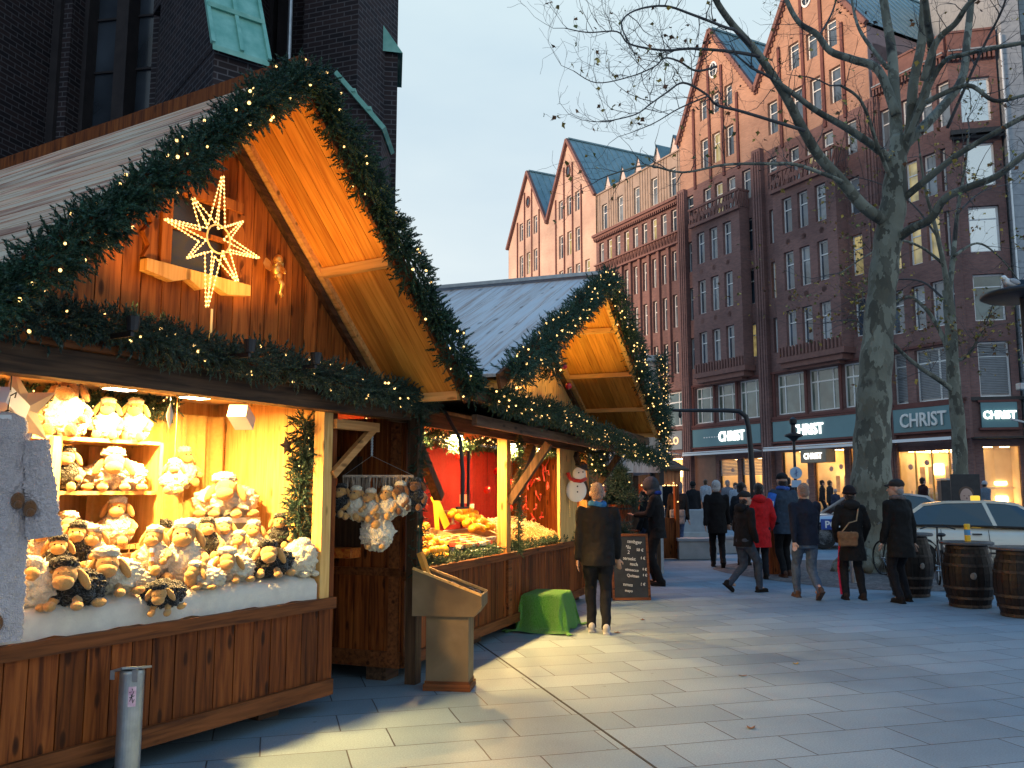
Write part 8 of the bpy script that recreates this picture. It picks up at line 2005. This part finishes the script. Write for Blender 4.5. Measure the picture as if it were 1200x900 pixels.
# ================================================================ lamps and masts
def gzp(Y): return gz(0, Y)
p = at(932, 560, 29); zt = at(932, 500, 29).z; o = empty('street_lamp', (p.x, 29, gzp(29)), 0, 'slender dark street lamp with small round sign in front of the lit sign', 'street lamp'); q = MB(); q.tube([(0,0,0),(0,0,.9),(0,0,.95),(0,0,zt-gzp(29)-.5)], [.09,.08,.05,.045], 10); q.build('pole', M['dark_metal'], o)
q = MB(); zz = zt-gzp(29); q.lathe([(.05,zz-.5),(.16,zz-.38),(.30,zz-.32),(.30,zz-.27),(.09,zz-.2),(.07,zz+.05),(.12,zz+.12),(.13,zz+.25),(.0001,zz+.34)], n=18); q.build('lamp_head', M['dark_metal'], o)
q = MB(); zs = at(932, 562, 29).z-gzp(29); q.lathe([(.0001,-.02),(.20,-.02),(.20,.0),(.0001,.0)], n=20, M=T(0,-.1,zs+.22)@Rx(R(90))); q.box(-.16,.16,-.1,-.08,zs-.25,zs-.02); q.build('round_sign', plain('blue_white_sign', (.35,.5,.65), .4), o)
q = MB(); q.bar((-.07,-.125,zs+.18),(.07,-.125,zs+.26),.03,.01); q.bar((0,-.125,zs+.1),(0,-.125,zs+.34),.03,.01); q.build('sign_symbol', plain('deep_blue', (.02,.08,.3), .4), o)
# curved mast
Ym = 24; a = at(883, 640, Ym); zb = gzp(Ym); base = Vector((at(884,600,Ym).x, Ym, zb))
o = empty('curved_mast', base, 0, 'black curved mast whose long arm reaches left to the garlanded post', 'mast'); 
pts = [(884,600),(882,565),(880,530),(877,500),(874,488),(866,482),(850,481),(820,481),(795,481),(777,480)]
q = MB(); P = [at(u,v,Ym)-base for u,v in pts]; P[0].z = 0; P[0].x = P[1].x+.02; q.tube(P, [.085,.08,.075,.07,.07,.065,.06,.05,.045,.04], 10); q.build('mast_tube', M['dark_metal'], o, smooth=True); q = MB(); c = at(797,486,Ym)-base; q.ell(c,(.05,.05,.10),n=8,m=6); q.build('hanging_fitting', M['dark_metal'], o)
# big disc lamp at the right edge with a gull on it
Yd = 10.0; c = at(1196, 347, Yd); zl = c.z; o = empty('disc_street_lamp', (c.x+.03, Yd, 0), 0, 'large dark disc-shaped street lamp at the right edge with a gull on top', 'street lamp')
q = MB(); q.tube([(0,0,0),(0,0,zl+.1)], [.055,.04], 12); q.cbox(-.1,.1,-.1,.1,0,.05,.01); q.build('pole', M['dark_metal'], o)
q = MB(); q.lathe([(.0001,-.02),(.40,-.03),(.455,.0),(.45,.035),(.30,.075),(.08,.11),(.05,.19),(.0001,.20)], (0,0,zl), 40); q.build('lamp_disc', M['dark_metal'], o, smooth=True)
q = MB(); zc = at(1193,455,Yd).z; q.cbox(-.14,.06,-.05,.05,zc-.02,zc+.06,.01); q.bar((0,0,at(1193,497,Yd).z),(-.25,0,at(1175,491,Yd).z),.03,.02); q.build('camera_box', M['grey_metal'], o)
gp0 = at(1180, 340, Yd); g = empty('gull', (gp0.x+.02, Yd-.05, zl+.075), R(200), 'white and grey gull sitting on the disc lamp', 'bird')
q = MB(); q.ell((0,0,.07),(.10,.052,.05),M=Ry(-.12),n=16,m=10); q.ell((.10,0,.125),(.035,.028,.03),n=12,m=9); q.tube([(.06,0,.09),(.095,0,.12)],[.038,.026],10); q.tube([(-.07,0,.075),(-.16,0,.07)],[.03,.008],8)
me = remesh(q, .006, 'gull_body', M['white'], g, smooth_it=2)
q = MB()
for sg in (-1,1): q.ell((-.02,sg*.045,.08),(.09,.014,.034),M=Ry(-.15),n=12,m=7)
q.build('wing', plain('gull_grey', (.32,.34,.37), .6), g, smooth=True); q = MB(); q.tube([(.13,0,.122),(.165,0,.115)],[.008,.003],6); q.build('beak', plain('beak_yellow', (.6,.4,.05), .4), g); q = MB()
for sg in (-1,1): q.tube([(.0,sg*.02,.03),(.0,sg*.02,.0)],.005,5)
q.build('leg', plain('leg_pink', (.5,.25,.2), .5), g)
# advertising board with a boy's portrait behind the taxi
pb = at(1133, 590, 21.5); o = empty('portrait_board', (pb.x, 21.5, gzp(21.5)), R(-8), 'dark advertising board with a portrait of a boy in a blue shirt behind the taxi', 'poster board')
q = MB(); q.cbox(-.34,.34,.0,.06,.1,2.0,.01); q.build('board', M['dark_metal'], o); q = MB(); q.box(-.03,.03,.0,.05,0,.1); q.build('board_foot', M['dark_metal'], o)
zf = at(1132, 582, 21.5).z - gzp(21.5); q = MB(); q.ell((0,-.01,zf),(.15,.012,.21),n=24,m=14); q.ell((0,-.008,zf-.24),(.07,.01,.09),n=14,m=8); f = q.build('printed_face', plain('printed_skin', (.52,.33,.26), .6), o); q = MB(); q.ell((0,-.006,zf+.09),(.175,.010,.16),n=24,m=12); q.build('printed_hair', plain('printed_hair', (.10,.05,.03), .6), o)
q = MB(); q.ell((-.055,-.022,zf+.02),(.022,.004,.010),n=8,m=6); q.ell((.055,-.022,zf+.02),(.022,.004,.010),n=8,m=6); q.ell((0,-.022,zf-.11),(.04,.004,.010),n=8,m=6); q.ell((0,-.023,zf-.04),(.016,.004,.022),n=8,m=6); q.build('printed_features', plain('printed_dark', (.12,.05,.05), .6), o)
q = MB(); q.add([(-.30,-.004,zf-.52),(.34,-.004,zf-.52),(.26,-.004,zf-.30),(.08,-.004,zf-.24),(-.08,-.004,zf-.24),(-.24,-.004,zf-.30)], [(0,1,2,3,4,5)]); q.build('printed_shirt', plain('printed_blue', (.03,.08,.25), .6), o)
# dark cabinet beside the second tree
pb = at(1112, 600, 25); o = empty('utility_cabinet', (pb.x, 25, gzp(25)), R(-10), 'dark square cabinet left of the second tree trunk', 'cabinet'); q = MB(); q.cbox(-.22,.22,-.2,.2,0,1.85,.02); q.build('cabinet_body', M['dark_metal'], o); q = MB(); q.box(-.23,.23,-.21,.21,1.86,1.9); q.build('cabinet_lid', M['grey_metal'], o)
# vertical hanging sign on church/garland side etc. : orange lit small boxes
